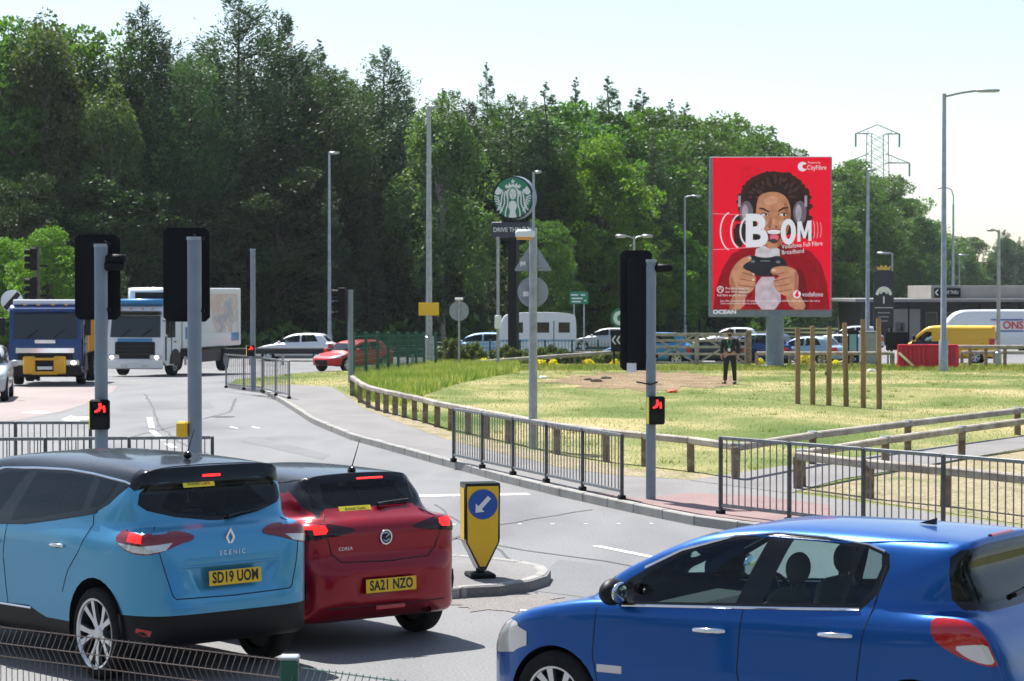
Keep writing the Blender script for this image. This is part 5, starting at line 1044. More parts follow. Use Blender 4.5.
art('print', [(48, 572), (55, 500), (78, 430), (112, 375), (165, 345), (240, 330), (330, 340), (395, 365), (432, 410), (452, 480), (462, 572)], (.30, .006, .014), 'scr_jacket', P0)
art('print', [[(112, 570), (125, 470), (150, 430), (160, 480), (140, 570)], [(345, 420), (372, 440), (390, 570), (360, 570)], [(235, 338), (300, 338), (325, 372), (300, 380)]], (.17, .006, .012), 'scr_jacket_dark', P0)
random.seed(3); hair = []
for i in range(46) if True else ():
    t = math.pi * (.82 + 1.36 * i / 45); rx, ry = 122, 108; j = 1 + random.uniform(-.05, .06); hair.append((265 + rx * j * math.cos(t), 188 + ry * j * math.sin(t)))
hair += [(392, 300), (372, 322), (345, 300), (160, 330), (142, 352), (122, 330), (118, 285)]
art('print', hair, (.028, .014, .012), 'scr_hair', P0)
art('print', stroke([(138 + 0, 215), (140, 180), (155, 135), (185, 102), (222, 86), (262, 81), (305, 87), (342, 108), (368, 142), (380, 180), (382, 215)], 7), (.03, .03, .035), 'scr_black', P0)
puffs = [ell(265 + rx_ * math.cos(t), 190 + ry_ * math.sin(t), q, q * .8, 10) for t, q, rx_, ry_ in [(math.pi * (.80 + 1.40 * i / 60), random.uniform(6, 13), random.uniform(112, 128), random.uniform(98, 112)) for i in range(61)]] + [ell(random.choice([132, 145, 378, 388]) + random.uniform(-8, 8), random.uniform(240, 330), 11, 9, 10) for i in range(26)]
art('print', puffs, (.05, .018, .014), 'scr_puff', P0)
curls = [ell(265 + 95 * math.cos(t) * q, 178 + 82 * math.sin(t) * q, 9, 5, 8, t) for t, q in [(math.pi * (1 + random.random()), random.uniform(.6, 1.0)) for _ in range(34)]]
art('print', curls, (.075, .038, .028), 'scr_curl', P0)
art('print', chaikin([(200, 345), (195, 390), (285, 392), (283, 345)], 1), (.62, .58, .62), 'scr_shirt', P0)
art('print', chaikin([(198, 455), (196, 572), (290, 572), (284, 455)], 1), (.56, .46, .52), 'scr_shirt2', P0)
art('print', chaikin([(203, 180), (215, 160), (250, 150), (290, 155), (315, 180), (324, 225), (318, 275), (300, 325), (275, 352), (245, 356), (222, 335), (205, 290), (198, 235)], 2), (.52, .235, .13), 'scr_skin', P0)
art('print', [chaikin([(300, 180), (322, 225), (316, 275), (298, 325), (272, 350), (285, 310), (298, 260), (300, 215)], 1), chaikin([(205, 290), (222, 335), (245, 355), (232, 325), (215, 285)], 1), chaikin([(252, 235), (258, 268), (240, 272), (246, 255)], 1)], (.36, .145, .08), 'scr_skin_shade', P0)
art('print', [chaikin([(222, 182), (250, 165), (282, 172), (270, 195), (235, 200)], 1), ell(228, 262, 14, 10, 14), ell(294, 262, 12, 10, 14), ell(262, 258, 6, 12, 10)], (.66, .34, .21), 'scr_skin_light', P0)
art('print', [stroke([(210, 210), (225, 212), (246, 224)], [4, 7, 5]), stroke([(278, 222), (296, 210), (315, 208)], [5, 7, 4]), stroke([(212, 233), (228, 226), (246, 234)], [2, 4, 2]), stroke([(278, 234), (294, 226), (312, 231)], [2, 4, 2]), ell(247, 277, 4, 3, 8), ell(271, 277, 4, 3, 8)], (.035, .018, .015), 'scr_brow', P0)
art('print', [ell(230, 234, 12, 5, 14), ell(295, 233, 12, 5, 14)], (.75, .72, .72), 'scr_eye', P0); art('print', [ell(234, 234, 5, 5, 10), ell(299, 233, 5, 5, 10)], (.03, .015, .012), 'scr_iris', P0)
art('print', chaikin([(234, 288), (262, 282), (292, 286), (292, 305), (280, 330), (262, 338), (244, 326)], 2), (.22, .01, .02), 'scr_mouth', P0)
art('print', chaikin([(238, 290), (262, 286), (289, 289), (284, 301), (262, 303), (243, 301)], 1), (.84, .82, .82), 'scr_teeth', P0); art('print', chaikin([(248, 306), (264, 304), (282, 308), (276, 328), (262, 334), (250, 324)], 2), (.78, .16, .22), 'scr_tongue', P0)
art('print', [ell(165, 226, 24, 42, 22), ell(355, 226, 24, 42, 22)], (.16, .13, .16), 'scr_cup', P0); art('print', [ell(160, 226, 11, 30, 16), ell(350, 226, 11, 30, 16), stroke([(140, 165), (140, 205)], 9), stroke([(376, 165), (376, 205)], 9)], (.40, .35, .42), 'scr_cup2', P0)
art('print', [stroke([(178, 255), (200, 300), (235, 325), (262, 328)], 5), ell(262, 326, 13, 7, 12)], (.05, .05, .06), 'scr_mic', P0)
art('print', chaikin([(148, 400), (165, 384), (190, 378), (215, 386), (250, 386), (275, 378), (300, 390), (312, 415), (305, 445), (285, 440), (270, 452), (195, 452), (178, 440), (150, 440)], 2), (.022, .024, .03), 'scr_pad', P0); art('print', [ell(188, 400, 8, 5, 10), ell(278, 402, 8, 5, 10), stroke([(215, 398), (250, 398)], 4), stroke([(170, 385), (180, 380)], 5)], (.17, .19, .23), 'scr_pad2', P0)
HN = [chaikin([(104, 455), (118, 420), (140, 395), (168, 380), (184, 384), (182, 398), (158, 408), (150, 425), (190, 440), (199, 455), (196, 492), (180, 512), (150, 520), (122, 512), (106, 490)], 2), chaikin([(250, 432), (262, 420), (300, 415), (335, 425), (352, 445), (350, 490), (345, 525), (320, 528), (290, 518), (268, 500), (258, 470), (290, 450), (255, 445)], 2), chaikin([(122, 505), (165, 515), (155, 572), (100, 572)], 1), chaikin([(300, 515), (350, 510), (385, 572), (325, 572)], 1)]
art('print', HN, (.56, .27, .16), 'scr_hand', P0)
art('print', [chaikin([(106, 490), (112, 450), (122, 470), (132, 505), (150, 518), (122, 512)], 1), chaikin([(335, 430), (352, 445), (350, 490), (345, 525), (330, 526), (338, 480)], 1), chaikin([(100, 572), (122, 515), (128, 540), (118, 572)], 1)], (.40, .17, .10), 'scr_hand_shade', P0)
art('print', [stroke([(150, 440), (196, 452)], 4), stroke([(140, 462), (198, 472)], 4), stroke([(135, 484), (192, 492)], 4), stroke([(130, 502), (180, 508)], 3), stroke([(262, 470), (318, 458)], 4), stroke([(266, 490), (322, 480)], 4), stroke([(280, 508), (328, 500)], 4), stroke([(258, 448), (300, 440)], 4)], (.33, .13, .075), 'scr_hand_line', P0)
art('print', [ell(176, 387, 6, 4, 10), ell(262, 432, 7, 4, 10), ell(190, 446, 5, 4, 8), ell(190, 466, 5, 4, 8)], (.78, .52, .42), 'scr_nail', P0)
for r_, w_, x in ((72, 4, 112), (64, 5, 145), (52, 6, 172)):
    art('print', stroke([(x + r_ * .55 * math.cos(t) , 292 + r_ * .95 * math.sin(t)) for t in [math.pi * (.58 + .84 * i / 18) for i in range(19)]], w_), (.80, .80, .86), 'scr_white', P0)
art('print', [stroke([(46, 229), (235, 236)], 1.6), stroke([(46, 358), (180, 350)], 1.6)] + [stroke([(400 + 12 * k + 7 * math.cos(t), 288 + (34 - 3 * k) * math.sin(t)) for t in [-1.2 + 2.4 * i / 10 for i in range(11)]], 2) for k in range(3)], (.80, .45, .5), 'scr_pinkline', P0)
arttext('B', 198, 296, 158, bold=.075, sx=.92); lay[0] += 2
for i_ in range(28):
    t0, t1 = 2 * math.pi * i_ / 28, 2 * math.pi * (i_ + 1) / 28; pr_ = [(314 + 27 * math.cos(t) , 294 + 46 * math.sin(t)) for t in (t0, t1)] + [(314 + 10 * math.cos(t), 294 + 26 * math.sin(t)) for t in (t1, t0)]; RING.append(pr_)
def letter(polys):
    T = Matrix.Translation((0, -.262 - lay[0] * .0035, bz0)) @ Matrix.Rotation(R(90), 4, 'X'); mb = MB()
    for p in polys: mb.sheet([BA(*q) for q in p], 0, T)
    return link('lettering', mb.mesh('lettering', 'scr_white'), SCRN)
letter(RING); letter([[(346, 330), (346, 258), (360, 256), (371, 296), (382, 255), (396, 254), (396, 326), (385, 327), (385, 284), (375, 318), (367, 318), (357, 286), (357, 329)]])
arttext('Vodafone Full Fibre', 290, 348, 22, rot=5, align='LEFT', sx=.84); arttext('Broadband', 290, 369, 22, rot=5, align='LEFT', sx=.84)
art('print', [ell(364, 62, 17, 17, 26)], (.80, .80, .86), 'scr_white', P0); art('print', [ell(371, 62, 8, 8, 16), [(371, 55), (390, 50), (390, 74), (371, 69)]], (.72, .006, .028), 'scr_red', P0); arttext('CityFibre', 414, 66, 23, sx=.80); arttext('Powered by', 405, 48, 9)
art('print', [ell(345, 517, 14, 14, 24)], (.80, .80, .86), 'scr_white', P0); art('print', [ell(345, 520, 7, 7, 16), [(339, 518), (345, 506), (352, 505), (349, 514)]], (.72, .006, .028), 'scr_red', P0); arttext('vodafone', 363, 518, 23, align='LEFT', sx=.88)
art('print', [stroke(ell(72, 500, 11, 11, 20) + [(83, 500)], 2.5), stroke([(64, 506), (72, 492), (80, 506)], 2.5)], (.80, .80, .86), 'scr_white', P0); arttext('Proud to support', 90, 496, 12, align='LEFT'); arttext('our local network', 90, 508, 12, align='LEFT'); arttext('Full fibre across the city', 61, 521, 11, align='LEFT')
arttext('New fibre customers only. 24 month minimum term applies. Availability subject to location. See online.', 250, 541, 8.5); arttext('Terms and conditions apply to all plans.', 140, 550, 8.5)
cx, cz = BA(46, 581); text_obj('lettering', 'OCEAN', 5.4 * k_, 'scr_white', bb, Matrix.Translation((cx, -.236, bz0 + cz)) @ Matrix.Rotation(R(90), 4, 'X'), 'LEFT', .008, .006, 1.25)
# ------------------------------------------------------------------ coffee sign on its black pole
mat('sign_green', (.006, .19, .095), .35, var=.05); mat('sign_white', (.74, .76, .76), .4); mat('sign_navy', (.02, .024, .045), .45)
Yc = G(513, 364, .0)[1]; cp_ = P(513.5, Yc); cs = thing('coffee_shop_sign', 'green round coffee shop sign with crowned siren on a black pole, DRIVE THRU below', 'sign', cp_, R(-21)); kk = Yc / FPX; top_ = zat(198, Yc) - cp_[2]
MB().box((0, .0, (zat(222, Yc) - cp_[2]) / 2), (9 * kk, 9 * kk, zat(222, Yc) - cp_[2]), bev=.03).build('pole', 'signal_black', cs)
Td = Matrix.Translation((.08, 0, top_)) @ Matrix.Rotation(R(90), 4, 'X'); r0 = 21.3 * kk
MB().lathe([(.001, -.28), (r0, -.28), (r0 + .02, -.2), (r0 + .02, .2), (r0, .28), (.001, .28)], 56, Td).build('sign_drum', 'grey_paint', cs, smooth=35)
rim_ = MB().lathe([(r0 * .95, .281), (r0 * .95, .30), (r0 * 1.01, .30), (r0 * 1.01, .25)], 56, Td).build('drum_rim', 'signal_black', cs, smooth=35)
disc = MB().sheet(ell(0, 0, r0 * .955, r0 * .955, 56), .288, Td).build('roundel', 'sign_green', cs); q_ = r0 / 143
dl = [0]
def em(polys, m='sign_white'):
    dl[0] += .004; mb = MB()
    if len(polys) > 1:
        for p in polys: o = em([p], m); dl[0] -= .004
        dl[0] += 0
        return o
    for p in polys: mb.sheet([((x - 298) * q_, -(y - 258) * q_) for x, y in p], .29 + dl[0], Td)
    me = mb.mesh('emblem', m); bm = bmesh.new(); bm.from_mesh(me); bmesh.ops.triangulate(bm, faces=bm.faces); bm.to_mesh(me); bm.free(); return link('emblem', me, disc)
def wv(x0, amp, y0, y1, sg, w_=9, spread=.32): return stroke([(298 + sg * (x0 + (y - y0) * spread * (.4 + .6 * (y - y0) / (y1 - y0)) + amp * math.sin((y - y0) / 19.0)), y) for y in [y0 + (y1 - y0) * i / 16 for i in range(17)]], w_)
star = [(298 + (19 if i % 2 == 0 else 8) * math.sin(math.pi * i / 5), 150 - (19 if i % 2 == 0 else 8) * math.cos(math.pi * i / 5)) for i in range(10)]
em([star, [(240, 180), (252, 168), (262, 180), (272, 158), (284, 174), (298, 164), (312, 174), (324, 158), (334, 180), (344, 168), (356, 180), (346, 196), (298, 184), (250, 196)]])
em([ell(298, 232, 50, 44, 26)]); em([ell(298, 240, 34, 50, 24)], 'sign_green'); em([ell(298, 234, 25, 36, 24)])
em([stroke([(283, 224), (292, 221)], 3), stroke([(304, 221), (313, 224)], 3), ell(288, 230, 4, 2, 8), ell(308, 230, 4, 2, 8), stroke([(298, 232), (298, 244)], 3), stroke([(290, 254), (298, 257), (306, 254)], 4)], 'sign_green')
for i, (x, a, s1) in enumerate(((34, 4, 0.10), (50, 5, .24), (66, 6, .36))):
    em([wv(x, a, 205 + i * 6, 385 - i * 22, sg, 9, s1) for sg in (1, -1)])
em([chaikin([(280, 278), (316, 278), (332, 315), (316, 345), (322, 372), (330, 392), (266, 392), (274, 372), (280, 345), (264, 315)], 2)])
for sg in (1, -1):
    em([chaikin([(298 + sg * 68, 205), (298 + sg * 88, 200), (298 + sg * 100, 180), (298 + sg * 114, 196), (298 + sg * 130, 222), (298 + sg * 116, 240), (298 + sg * 92, 236), (298 + sg * 76, 222)], 1)])
    em([stroke([(298 + sg * (132 - i * i * 1.8), 246 + i * 17), (298 + sg * (112 - i * 4), 250 + i * 17), (298 + sg * (96 - i * 5), 262 + i * 17)], 8) for i in range(6)])
dz = zat(230, Yc) - cp_[2]; bo = MB().box(((512.5 - 513.5) * kk, -.12, dz), (41 * kk, .3, 16 * kk), bev=.03).build('direction_panel', 'sign_navy', cs); text_obj('lettering', 'DRIVE THRU', 6.2 * kk, 'sign_white', bo, Matrix.Translation((-.18, -.275, dz)) @ Matrix.Rotation(R(90), 4, 'X'), depth=.004, bold=.003, sx=.92)
em2 = MB()
for i in range(2): em2.sheet([(.62 + i * .2, -.15), (.70 + i * .2, -.15), (.82 + i * .2, 0), (.70 + i * .2, .15), (.62 + i * .2, .15), (.74 + i * .2, 0)], .28, Matrix.Translation((0, 0, dz)) @ Matrix.Rotation(R(90), 4, 'X'))
em2.build('chevron', 'sign_white', bo)
# small twin: order point sign
Ys = 112; p_ = P(623, Ys); s2 = thing('drive_through_sign', 'small black sign with white chevrons and green disc behind the right signal board', 'sign', p_); k2 = Ys / FPX
for x in (-9, 9): MB().box((x * k2, 0, .8), (.09, .09, 1.7)).build('post', 'signal_black', s2)
MB().box((0, 0, zat(341, Ys) - p_[2]), (24 * k2, .14, 21 * k2), bev=.02).build('panel', 'signal_black', s2); z2 = zat(341, Ys) - p_[2]
mb = MB(); 
for i in range(2): mb.sheet([(-.10 - i * .22, -.2), (-.18 - i * .22, -.2), (-.32 - i * .22, 0), (-.18 - i * .22, .2), (-.10 - i * .22, .2), (-.24 - i * .22, 0)], .085, Matrix.Translation((0, 0, z2 + .05)) @ Matrix.Rotation(R(90), 4, 'X'))
mb.build('chevron', 'sign_white', s2); MB().lathe([(.001, -.07), (.44, -.07), (.44, .07), (.001, .07)], 28, Matrix.Translation((-.12, 0, zat(318, Ys) - p_[2])) @ Matrix.Rotation(R(90), 4, 'X')).build('green_disc', 'sign_green', s2)
MB().lathe([(.16, .071), (.30, .075), (.34, .071)], 20, Matrix.Translation((-.12, 0, zat(318, Ys) - p_[2])) @ Matrix.Rotation(R(90), 4, 'X')).build('emblem', 'sign_white', s2)
# ------------------------------------------------------------------ sign backs on the pole in front
Yp = G(533, 449, .12)[1]; p_ = P(533, Yp, .12); k3 = Yp / FPX; sp = thing('sign_post', 'pale post with backs of triangular and round road signs and a small amber lit unit', 'sign', p_)
MB().tube([(0, 0, 0), (0, 0, zat(228, Yp) - p_[2])], [.082, .072], 18).build('post', 'galv', sp, smooth=60)
zt = zat(271, Yp) - p_[2]; w3 = 18.5 * k3; h3 = 29 * k3
MB().prism([(-w3 * .93, 0), (w3 * .93, 0), (w3, h3 * .03), (w3 * .97, h3 * .09), (w3 * .09, h3 * .97), (0, h3), (-w3 * .09, h3 * .97), (-w3 * .97, h3 * .09), (-w3, h3 * .03)], -.006, .006, Matrix.Translation((0, .11, zt)) @ Matrix.Rotation(R(90), 4, 'X')).build('triangular_sign', 'sign_back', sp)
MB().prism(ell(0, 0, 15.5 * k3, 15.5 * k3, 36), -.006, .006, Matrix.Translation((0, .11, zat(292, Yp) - p_[2])) @ Matrix.Rotation(R(90), 4, 'X')).build('round_sign', 'sign_back', sp)
for py in (252, 266, 284, 300): MB().box((0, .09, zat(py, Yp) - p_[2]), (.42 if py != 252 else .2, .03, .035)).build('bracket', 'galv', sp)
for py, dx in ((264, -10), (294, -7)): MB().box((dx * k3, .098, zat(py, Yp) - p_[2]), (.10, .004, .09)).build('sticker', 'white_plate', sp)
hd = MB().box((-.14, 0, zat(234, Yp) - p_[2]), (.36, .2, .16), bev=.04).build('beacon_unit', 'sign_white', sp, smooth=True); mat('amber', (.75, .33, .06), .3); MB().box((-.16, 0, zat(238, Yp) - p_[2]), (.28, .17, .06), bev=.01).build('amber_lens', 'amber', hd)
Yq = 108; p_ = P(459, Yq); rs = thing('road_sign', 'back of a round grey road sign on a thin post, left of the coffee sign', 'sign', p_); k4 = Yq / FPX
MB().tube([(0, 0, 0), (0, 0, zat(298, Yq) - p_[2])], .05, 10).build('post', 'galv', rs, smooth=True); MB().prism(ell(0, 0, 9.8 * k4, 9.8 * k4, 32), -.01, .01, Matrix.Translation((0, .08, zat(311, Yq) - p_[2])) @ Matrix.Rotation(R(90), 4, 'X')).build('round_sign', 'sign_back', rs); MB().box((0, 0, zat(299, Yq) - p_[2]), (.38, .2, .12), bev=.03).build('sign_light', 'sign_white', rs)
Yq = 106; p_ = P(498, Yq); pl = thing('post_with_cabinet', 'thin grey pole with a small white cabinet, left of the coffee sign pole', 'pole', p_); MB().tube([(0, 0, 0), (0, 0, zat(237, Yq) - p_[2])], .07, 10).build('pole', 'galv', pl, smooth=True); MB().box((0, -.1, zat(322, Yq) - p_[2]), (.3, .2, .6), bev=.03).build('cabinet', 'sign_white', pl)
Yq = 134; p_ = P(579, Yq); ds = thing('direction_sign', 'small green direction sign on two thin posts at the edge of the wood', 'sign', p_); k4 = Yq / FPX
for x in (-5, 5): MB().tube([(x * k4, .05, 0), (x * k4, .05, zat(296, Yq) - p_[2])], .04, 8).build('post', 'galv', ds)
zz = zat(298, Yq) - p_[2]; pn = MB().box((0, 0, zz), (18.5 * k4, .04, 12 * k4), bev=.01).build('panel', 'sign_green', ds)
for i, (x, z, w_) in enumerate(((-.25, .17, .4), (.22, .17, .25), (-.1, -.02, .6), (-.15, -.2, .5), (.35, -.15, .12))): MB().box((x, -.024, zz + z), (w_, .006, .07)).build('text_line', 'sign_white', pn)
Yq = 78; p_ = P(20, Yq); dr = thing('road_sign', 'round white road sign with black diagonal bar, cut by the left edge', 'sign', p_); k4 = Yq / FPX
p_ = P(12, Yq); dr.location = p_; MB().tube([(0, .06, 0), (0, .06, zat(296, Yq) - p_[2])], .04, 10).build('post', 'galv', dr); zz = zat(301, Yq) - p_[2]; d_ = MB().prism(ell(0, 0, .36, .36, 32), -.01, .01, Matrix.Translation((0, 0, zz)) @ Matrix.Rotation(R(90), 4, 'X')).build('round_sign', 'sign_white', dr); MB().box((0, -.014, zz), (.16, .006, .68), Matrix.Rotation(R(42), 3, 'Y')).build('diagonal_bar', 'ink', d_)
# pub sign
Yq = 118; p_ = P(883.5, Yq); ps = thing('pub_sign', 'tall dark navy sign with white tree emblem and small gold crown on top', 'sign', p_); k4 = Yq / FPX; z1 = zat(328, Yq) - p_[2]; z2 = zat(271, Yq) - p_[2]
for x in (-8, 8): MB().box((x * k4, 0, z1 / 2), (.12, .12, z1)).build('post', 'signal_black', ps)
pn = MB().box((0, 0, (z1 + z2) / 2), (20 * k4, .16, z2 - z1), bev=.02).build('panel', 'sign_navy', ps); T = Matrix.Translation((0, -.088, z2 - 1.15)) @ Matrix.Rotation(R(90), 4, 'X')
mb = MB(); mb.sheet(stroke([(0, -.45), (0, -.1)], .07), 0, T); 
for i in range(11): t = math.pi * (.08 + .84 * i / 10); mb.sheet(ell(.33 * math.cos(t), -.05 + .36 * math.sin(t), .085, .085, 10), .001 * (i % 3 + 1), T)
for i in range(7): t = math.pi * (.15 + .7 * i / 6); mb.sheet(ell(.16 * math.cos(t), .0 + .18 * math.sin(t), .06, .06, 8), .001 * (i % 3 + 1), T)
mb.build('tree_emblem', 'sign_white', pn); MB().box((0, -.085, z1 + 1.0), (20 * k4 - .1, .012, .03)).build('divider', 'sign_white', pn); mat('gold', (.62, .38, .10), .35, .6)
mb = MB(); mb.prism([(-.3, 0), (-.36, .2), (-.2, .1), (-.12, .26), (0, .12), (.12, .26), (.2, .1), (.36, .2), (.3, 0)], -.04, .04, Matrix.Translation((0, 0, z2 + .05)) @ Matrix.Rotation(R(90), 4, 'X')); mb.build('gold_crown', 'gold', ps)
for j, tx in enumerate(('FOOD', 'CARVERY', 'GRILL')): text_obj('lettering', tx, .16, 'sign_white', pn, Matrix.Translation((0, -.085, z1 + .75 - j * .25)) @ Matrix.Rotation(R(90), 4, 'X'), depth=.003) if False else MB().box((0, -.085, z1 + .75 - j * .2), (.6 - j * .1, .008, .05)).build('text_line', 'sign_back', pn)
# notice boards and cabinet by the rail
for px, y0, y1, w_, lab, m in ((853, 330, 358, 10, 'narrow dark poster frame with a pale blue poster, between the timber posts', 'signal_black'), (897, 332, 350, 22, 'wide black board just left of the yellow van', 'signal_black')):
    Yq = 116; p_ = P(px, Yq); k4 = Yq / FPX; t = thing('notice_board', lab, 'board', p_)
    for x in (-w_ * .4, w_ * .4): MB().box((x * k4, .03, .5), (.07, .05, 1.3)).build('post', 'signal_black', t)
    MB().box((0, 0, zat((y0 + y1) / 2, Yq) - p_[2]), (w_ * k4, .06, (y1 - y0) * k4), bev=.01).build('panel', m, t)
    if w_ < 12: mat('poster_blue', (.16, .34, .42), .5); MB().box((0, -.034, zat((y0 + y1) / 2, Yq) - p_[2]), (w_ * k4 * .7, .004, (y1 - y0) * k4 * .7)).build('poster', 'poster_blue', t)
Yq = 117; p_ = P(868, Yq); t = thing('utility_cabinet', 'pale grey utility cabinet behind the tallest timber post', 'cabinet', p_); MB().box((0, 0, .82), (.78, .5, 1.64), bev=.03).build('housing', 'sign_back', t); MB().box((0, 0, 1.68), (.84, .56, .06), bev=.01).build('lid', 'galv', t)
for x in (-.19, .19): MB().box((x, -.255, .85), (.35, .015, 1.4), bev=.004).build('door', 'sign_back', t)
# ------------------------------------------------------------------ low building
Yb = 165; kb = Yb / FPX; gz = zg(Yb); bl = thing('restaurant_building', 'low flat roofed restaurant with thin pale canopy edge and cream walls, at right', 'building', (0, Yb, gz))
mat('render_cream', (.34, .32, .29), .8, var=.1, scale=.8, bump=.1); mat('cladding_grey', (.22, .22, .215), .7, var=.08, scale=1); mat('dark_wall', (.035, .036, .04), .6, var=.2, scale=1); mat('window_dark', (.01, .014, .016), .06)
def bx_(name, m, x0, x1, y0, y1, d0=0, d1=8, bev=.02, parent=None):
    X0, X1 = (x0 - 512) * kb, (x1 - 512) * kb; Z0, Z1 = zat(y1, Yb) - gz, zat(y0, Yb) - gz; return MB().box(((X0 + X1) / 2, (d0 + d1) / 2, (Z0 + Z1) / 2), (X1 - X0, d1 - d0, Z1 - Z0), bev=bev).build(name, m, parent or bl)
bx_('wall', 'dark_wall', 862, 1130, 302.5, 346, .5, 12); bx_('canopy_roof', 'cladding_grey', 852, 1130, 298.6, 302, -1.6, 12.4, .03); bx_('parapet', 'render_cream', 934, 1130, 285.5, 298.4, 1.2, 11); w2 = bx_('cream_wall', 'render_cream', 889, 921, 309, 346, .3, .48)
for a, b in ((896, 906), (926, 938), (942, 954), (958, 972), (978, 992), (998, 1014), (1020, 1040)): f_ = bx_('window_frame', 'cladding_grey', a, b, 312 if a > 900 else 322, 332, .22, .29); bx_('pane', 'window_dark', a + 1, b - 1, 313 if a > 900 else 323, 331, .17, .21, 0, f_)
sgn = bx_('fascia_sign', 'signal_black', 937, 963, 288, 297, .9, 1.15); text_obj('lettering', 'DRIVE THRU', .36, 'sign_white', sgn, Matrix.Translation(((952 - 512) * kb, .88, zat(292.5, Yb) - gz)) @ Matrix.Rotation(R(90), 4, 'X'), sx=.6); mb = MB(); X_ = (939.5 - 512) * kb; Z_ = zat(292.5, Yb) - gz; mb.prism([(0, -.2), (.1, -.2), (-.08, 0), (.1, .2), (0, .2), (-.18, 0)], 0, .02, Matrix.Translation((X_, .88, Z_)) @ Matrix.Rotation(R(90), 4, 'X')); mb.build('arrow', 'sign_white', sgn)
for x in (872, 905, 975, 1015): bx_('canopy_post', 'signal_black', x, x + 1.4, 302.5, 346, -1.3, -1.2, 0)
# ------------------------------------------------------------------ pylon
Yt = 650; kt = Yt / FPX; p_ = P(877, Yt); py_ = thing('electricity_pylon', 'lattice electricity pylon rising above the trees right of the billboard', 'pylon', p_, R(8)); mat('pylon_steel', (.11, .10, .10), .6, .5)
zt_ = zat(126, Yt) - p_[2]; lv = [(0, 4.6), (zt_ * .3, 3.4), (zt_ * .55, 2.6), (zat(163, Yt) - p_[2], 2.45), (zat(150, Yt) - p_[2], 2.35), (zat(134, Yt) - p_[2], 2.3)]
mb = MB()
for sx_ in (-1, 1):
    for sy_ in (-1, 1): mb.tube([(sx_ * h_, sy_ * h_, z) for z, h_ in lv], .13, 5)
mb.build('leg_frame', 'pylon_steel', py_); mb = MB()
zs = np.linspace(zt_ * .3, lv[-1][0], 13); hw = lambda z: float(np.interp(z, [a for a, b in lv], [b for a, b in lv]))
for a, b in zip(zs, zs[1:]):
    for sy_ in (-1, 1):
        mb.tube([(-hw(a), sy_ * hw(a), a), (hw(b), sy_ * hw(b), b)], .06, 4); mb.tube([(hw(a), sy_ * hw(a), a), (-hw(b), sy_ * hw(b), b)], .06, 4)
mb.build('bracing', 'pylon_steel', py_)['kind'] = 'stuff'
for yy_, half, rise in ((134, 22.5, 9), (163, 33, 9)):
    z = zat(yy_, Yt) - p_[2]; mb = MB()
    for sg in (1, -1):
        mb.tube([(sg * half * kt, 0, z), (sg * hw(z), 1.5, z)], .12, 5); mb.tube([(sg * half * kt, 0, z), (sg * hw(z), -1.5, z)], .12, 5); mb.tube([(sg * half * kt, 0, z), (0 if yy_ == 134 else sg * hw(z + rise * kt), 0, z + rise * kt)], .12, 5)
        for f_ in (.4, .6, .8): mb.tube([(sg * half * kt * f_, 0, z), (sg * half * kt * (f_ + .06), 0, z + rise * kt * (1 - f_))], .06, 4)
    cr = mb.build('crossarm', 'pylon_steel', py_); cr['kind'] = 'stuff'
    for sg in (1, -1): mat('insulator', (.05, .16, .16), .3); MB().tube([(sg * half * kt, 0, z), (sg * half * kt, 0, z - 3.6)], .26, 6).build('insulator', 'insulator', cr)
# ------------------------------------------------------------------ hedge, fences, gate, barriers
def leaf_thing(name, label, cat, base, C_, m, size, seed, group=None, parts=True):
    rng = np.random.default_rng(seed); V = quads(C_, np.tile([0, 0, .6], (len(C_), 1)), size, rng, .6, 1.0).reshape(-1, 3); t = thing(name, label, cat, base, 0, group); link('foliage', fast_mesh('foliage', V, np.arange(len(V)).reshape(-1, 4), m), t)
    rd = random.Random(seed); ext = float(np.abs(C_[:, 0]).max()); hh = float(C_[:, 2].max()); mb = MB()
    for i in range(9): x = rd.uniform(-ext * .8, ext * .8); mb.tube([(x, 0, -.1), (x + rd.uniform(-.2, .2), rd.uniform(-.2, .2), hh * .8)], [.025, .01], 5)
    mb.build('stems', 'bark', t)
    return t
def mound(rx, ry, rz, n, seed):
    rng = np.random.default_rng(seed); q = rng.normal(0, 1, (n, 3)); q /= np.linalg.norm(q, axis=1)[:, None]; q[:, 2] = np.abs(q[:, 2]); q *= (rng.uniform(.6, 1, n) ** .4)[:, None] * (1 + .18 * np.sin(q[:, 0] * 9 + seed) * np.cos(q[:, 1] * 7))[:, None]; return q * np.array([rx, ry, rz])
leafy('leaf_hedge', [(.3, (.055, .085, .022)), (.5, (.09, .13, .035)), (.7, (.14, .17, .06))], 1.2, .3); leafy('leaf_yellow', [(.3, (.50, .38, .02)), (.6, (.72, .58, .03)), (.8, (.20, .26, .04))], 3, .3)
for i, (px, yb, w_, h, lab) in enumerate(((452, 366, 34, 24, 'rounded green bush at the left end of the hedge, beside the lamp with yellow sign'), (474, 365, 26, 20, 'second rounded bush of the hedge, below the car towing the caravan'), (548, 362, 66, 17, 'low clipped hedge in front of the caravan, right of the coffee sign pole'), (506, 364, 40, 17, 'low hedge at the foot of the coffee sign pole'), (600, 361, 60, 12, 'low hedge in front of the blue parked car'))):
    b = P(px, 115.5 + i * .6); k = 115 / FPX; leaf_thing('hedge', lab, 'hedge', b, mound(w_ / 2 * k, .9, h * k * 1.12, 5200, 30 + i), 'leaf_hedge', .075, i, 'hedge bushes behind the lawn')
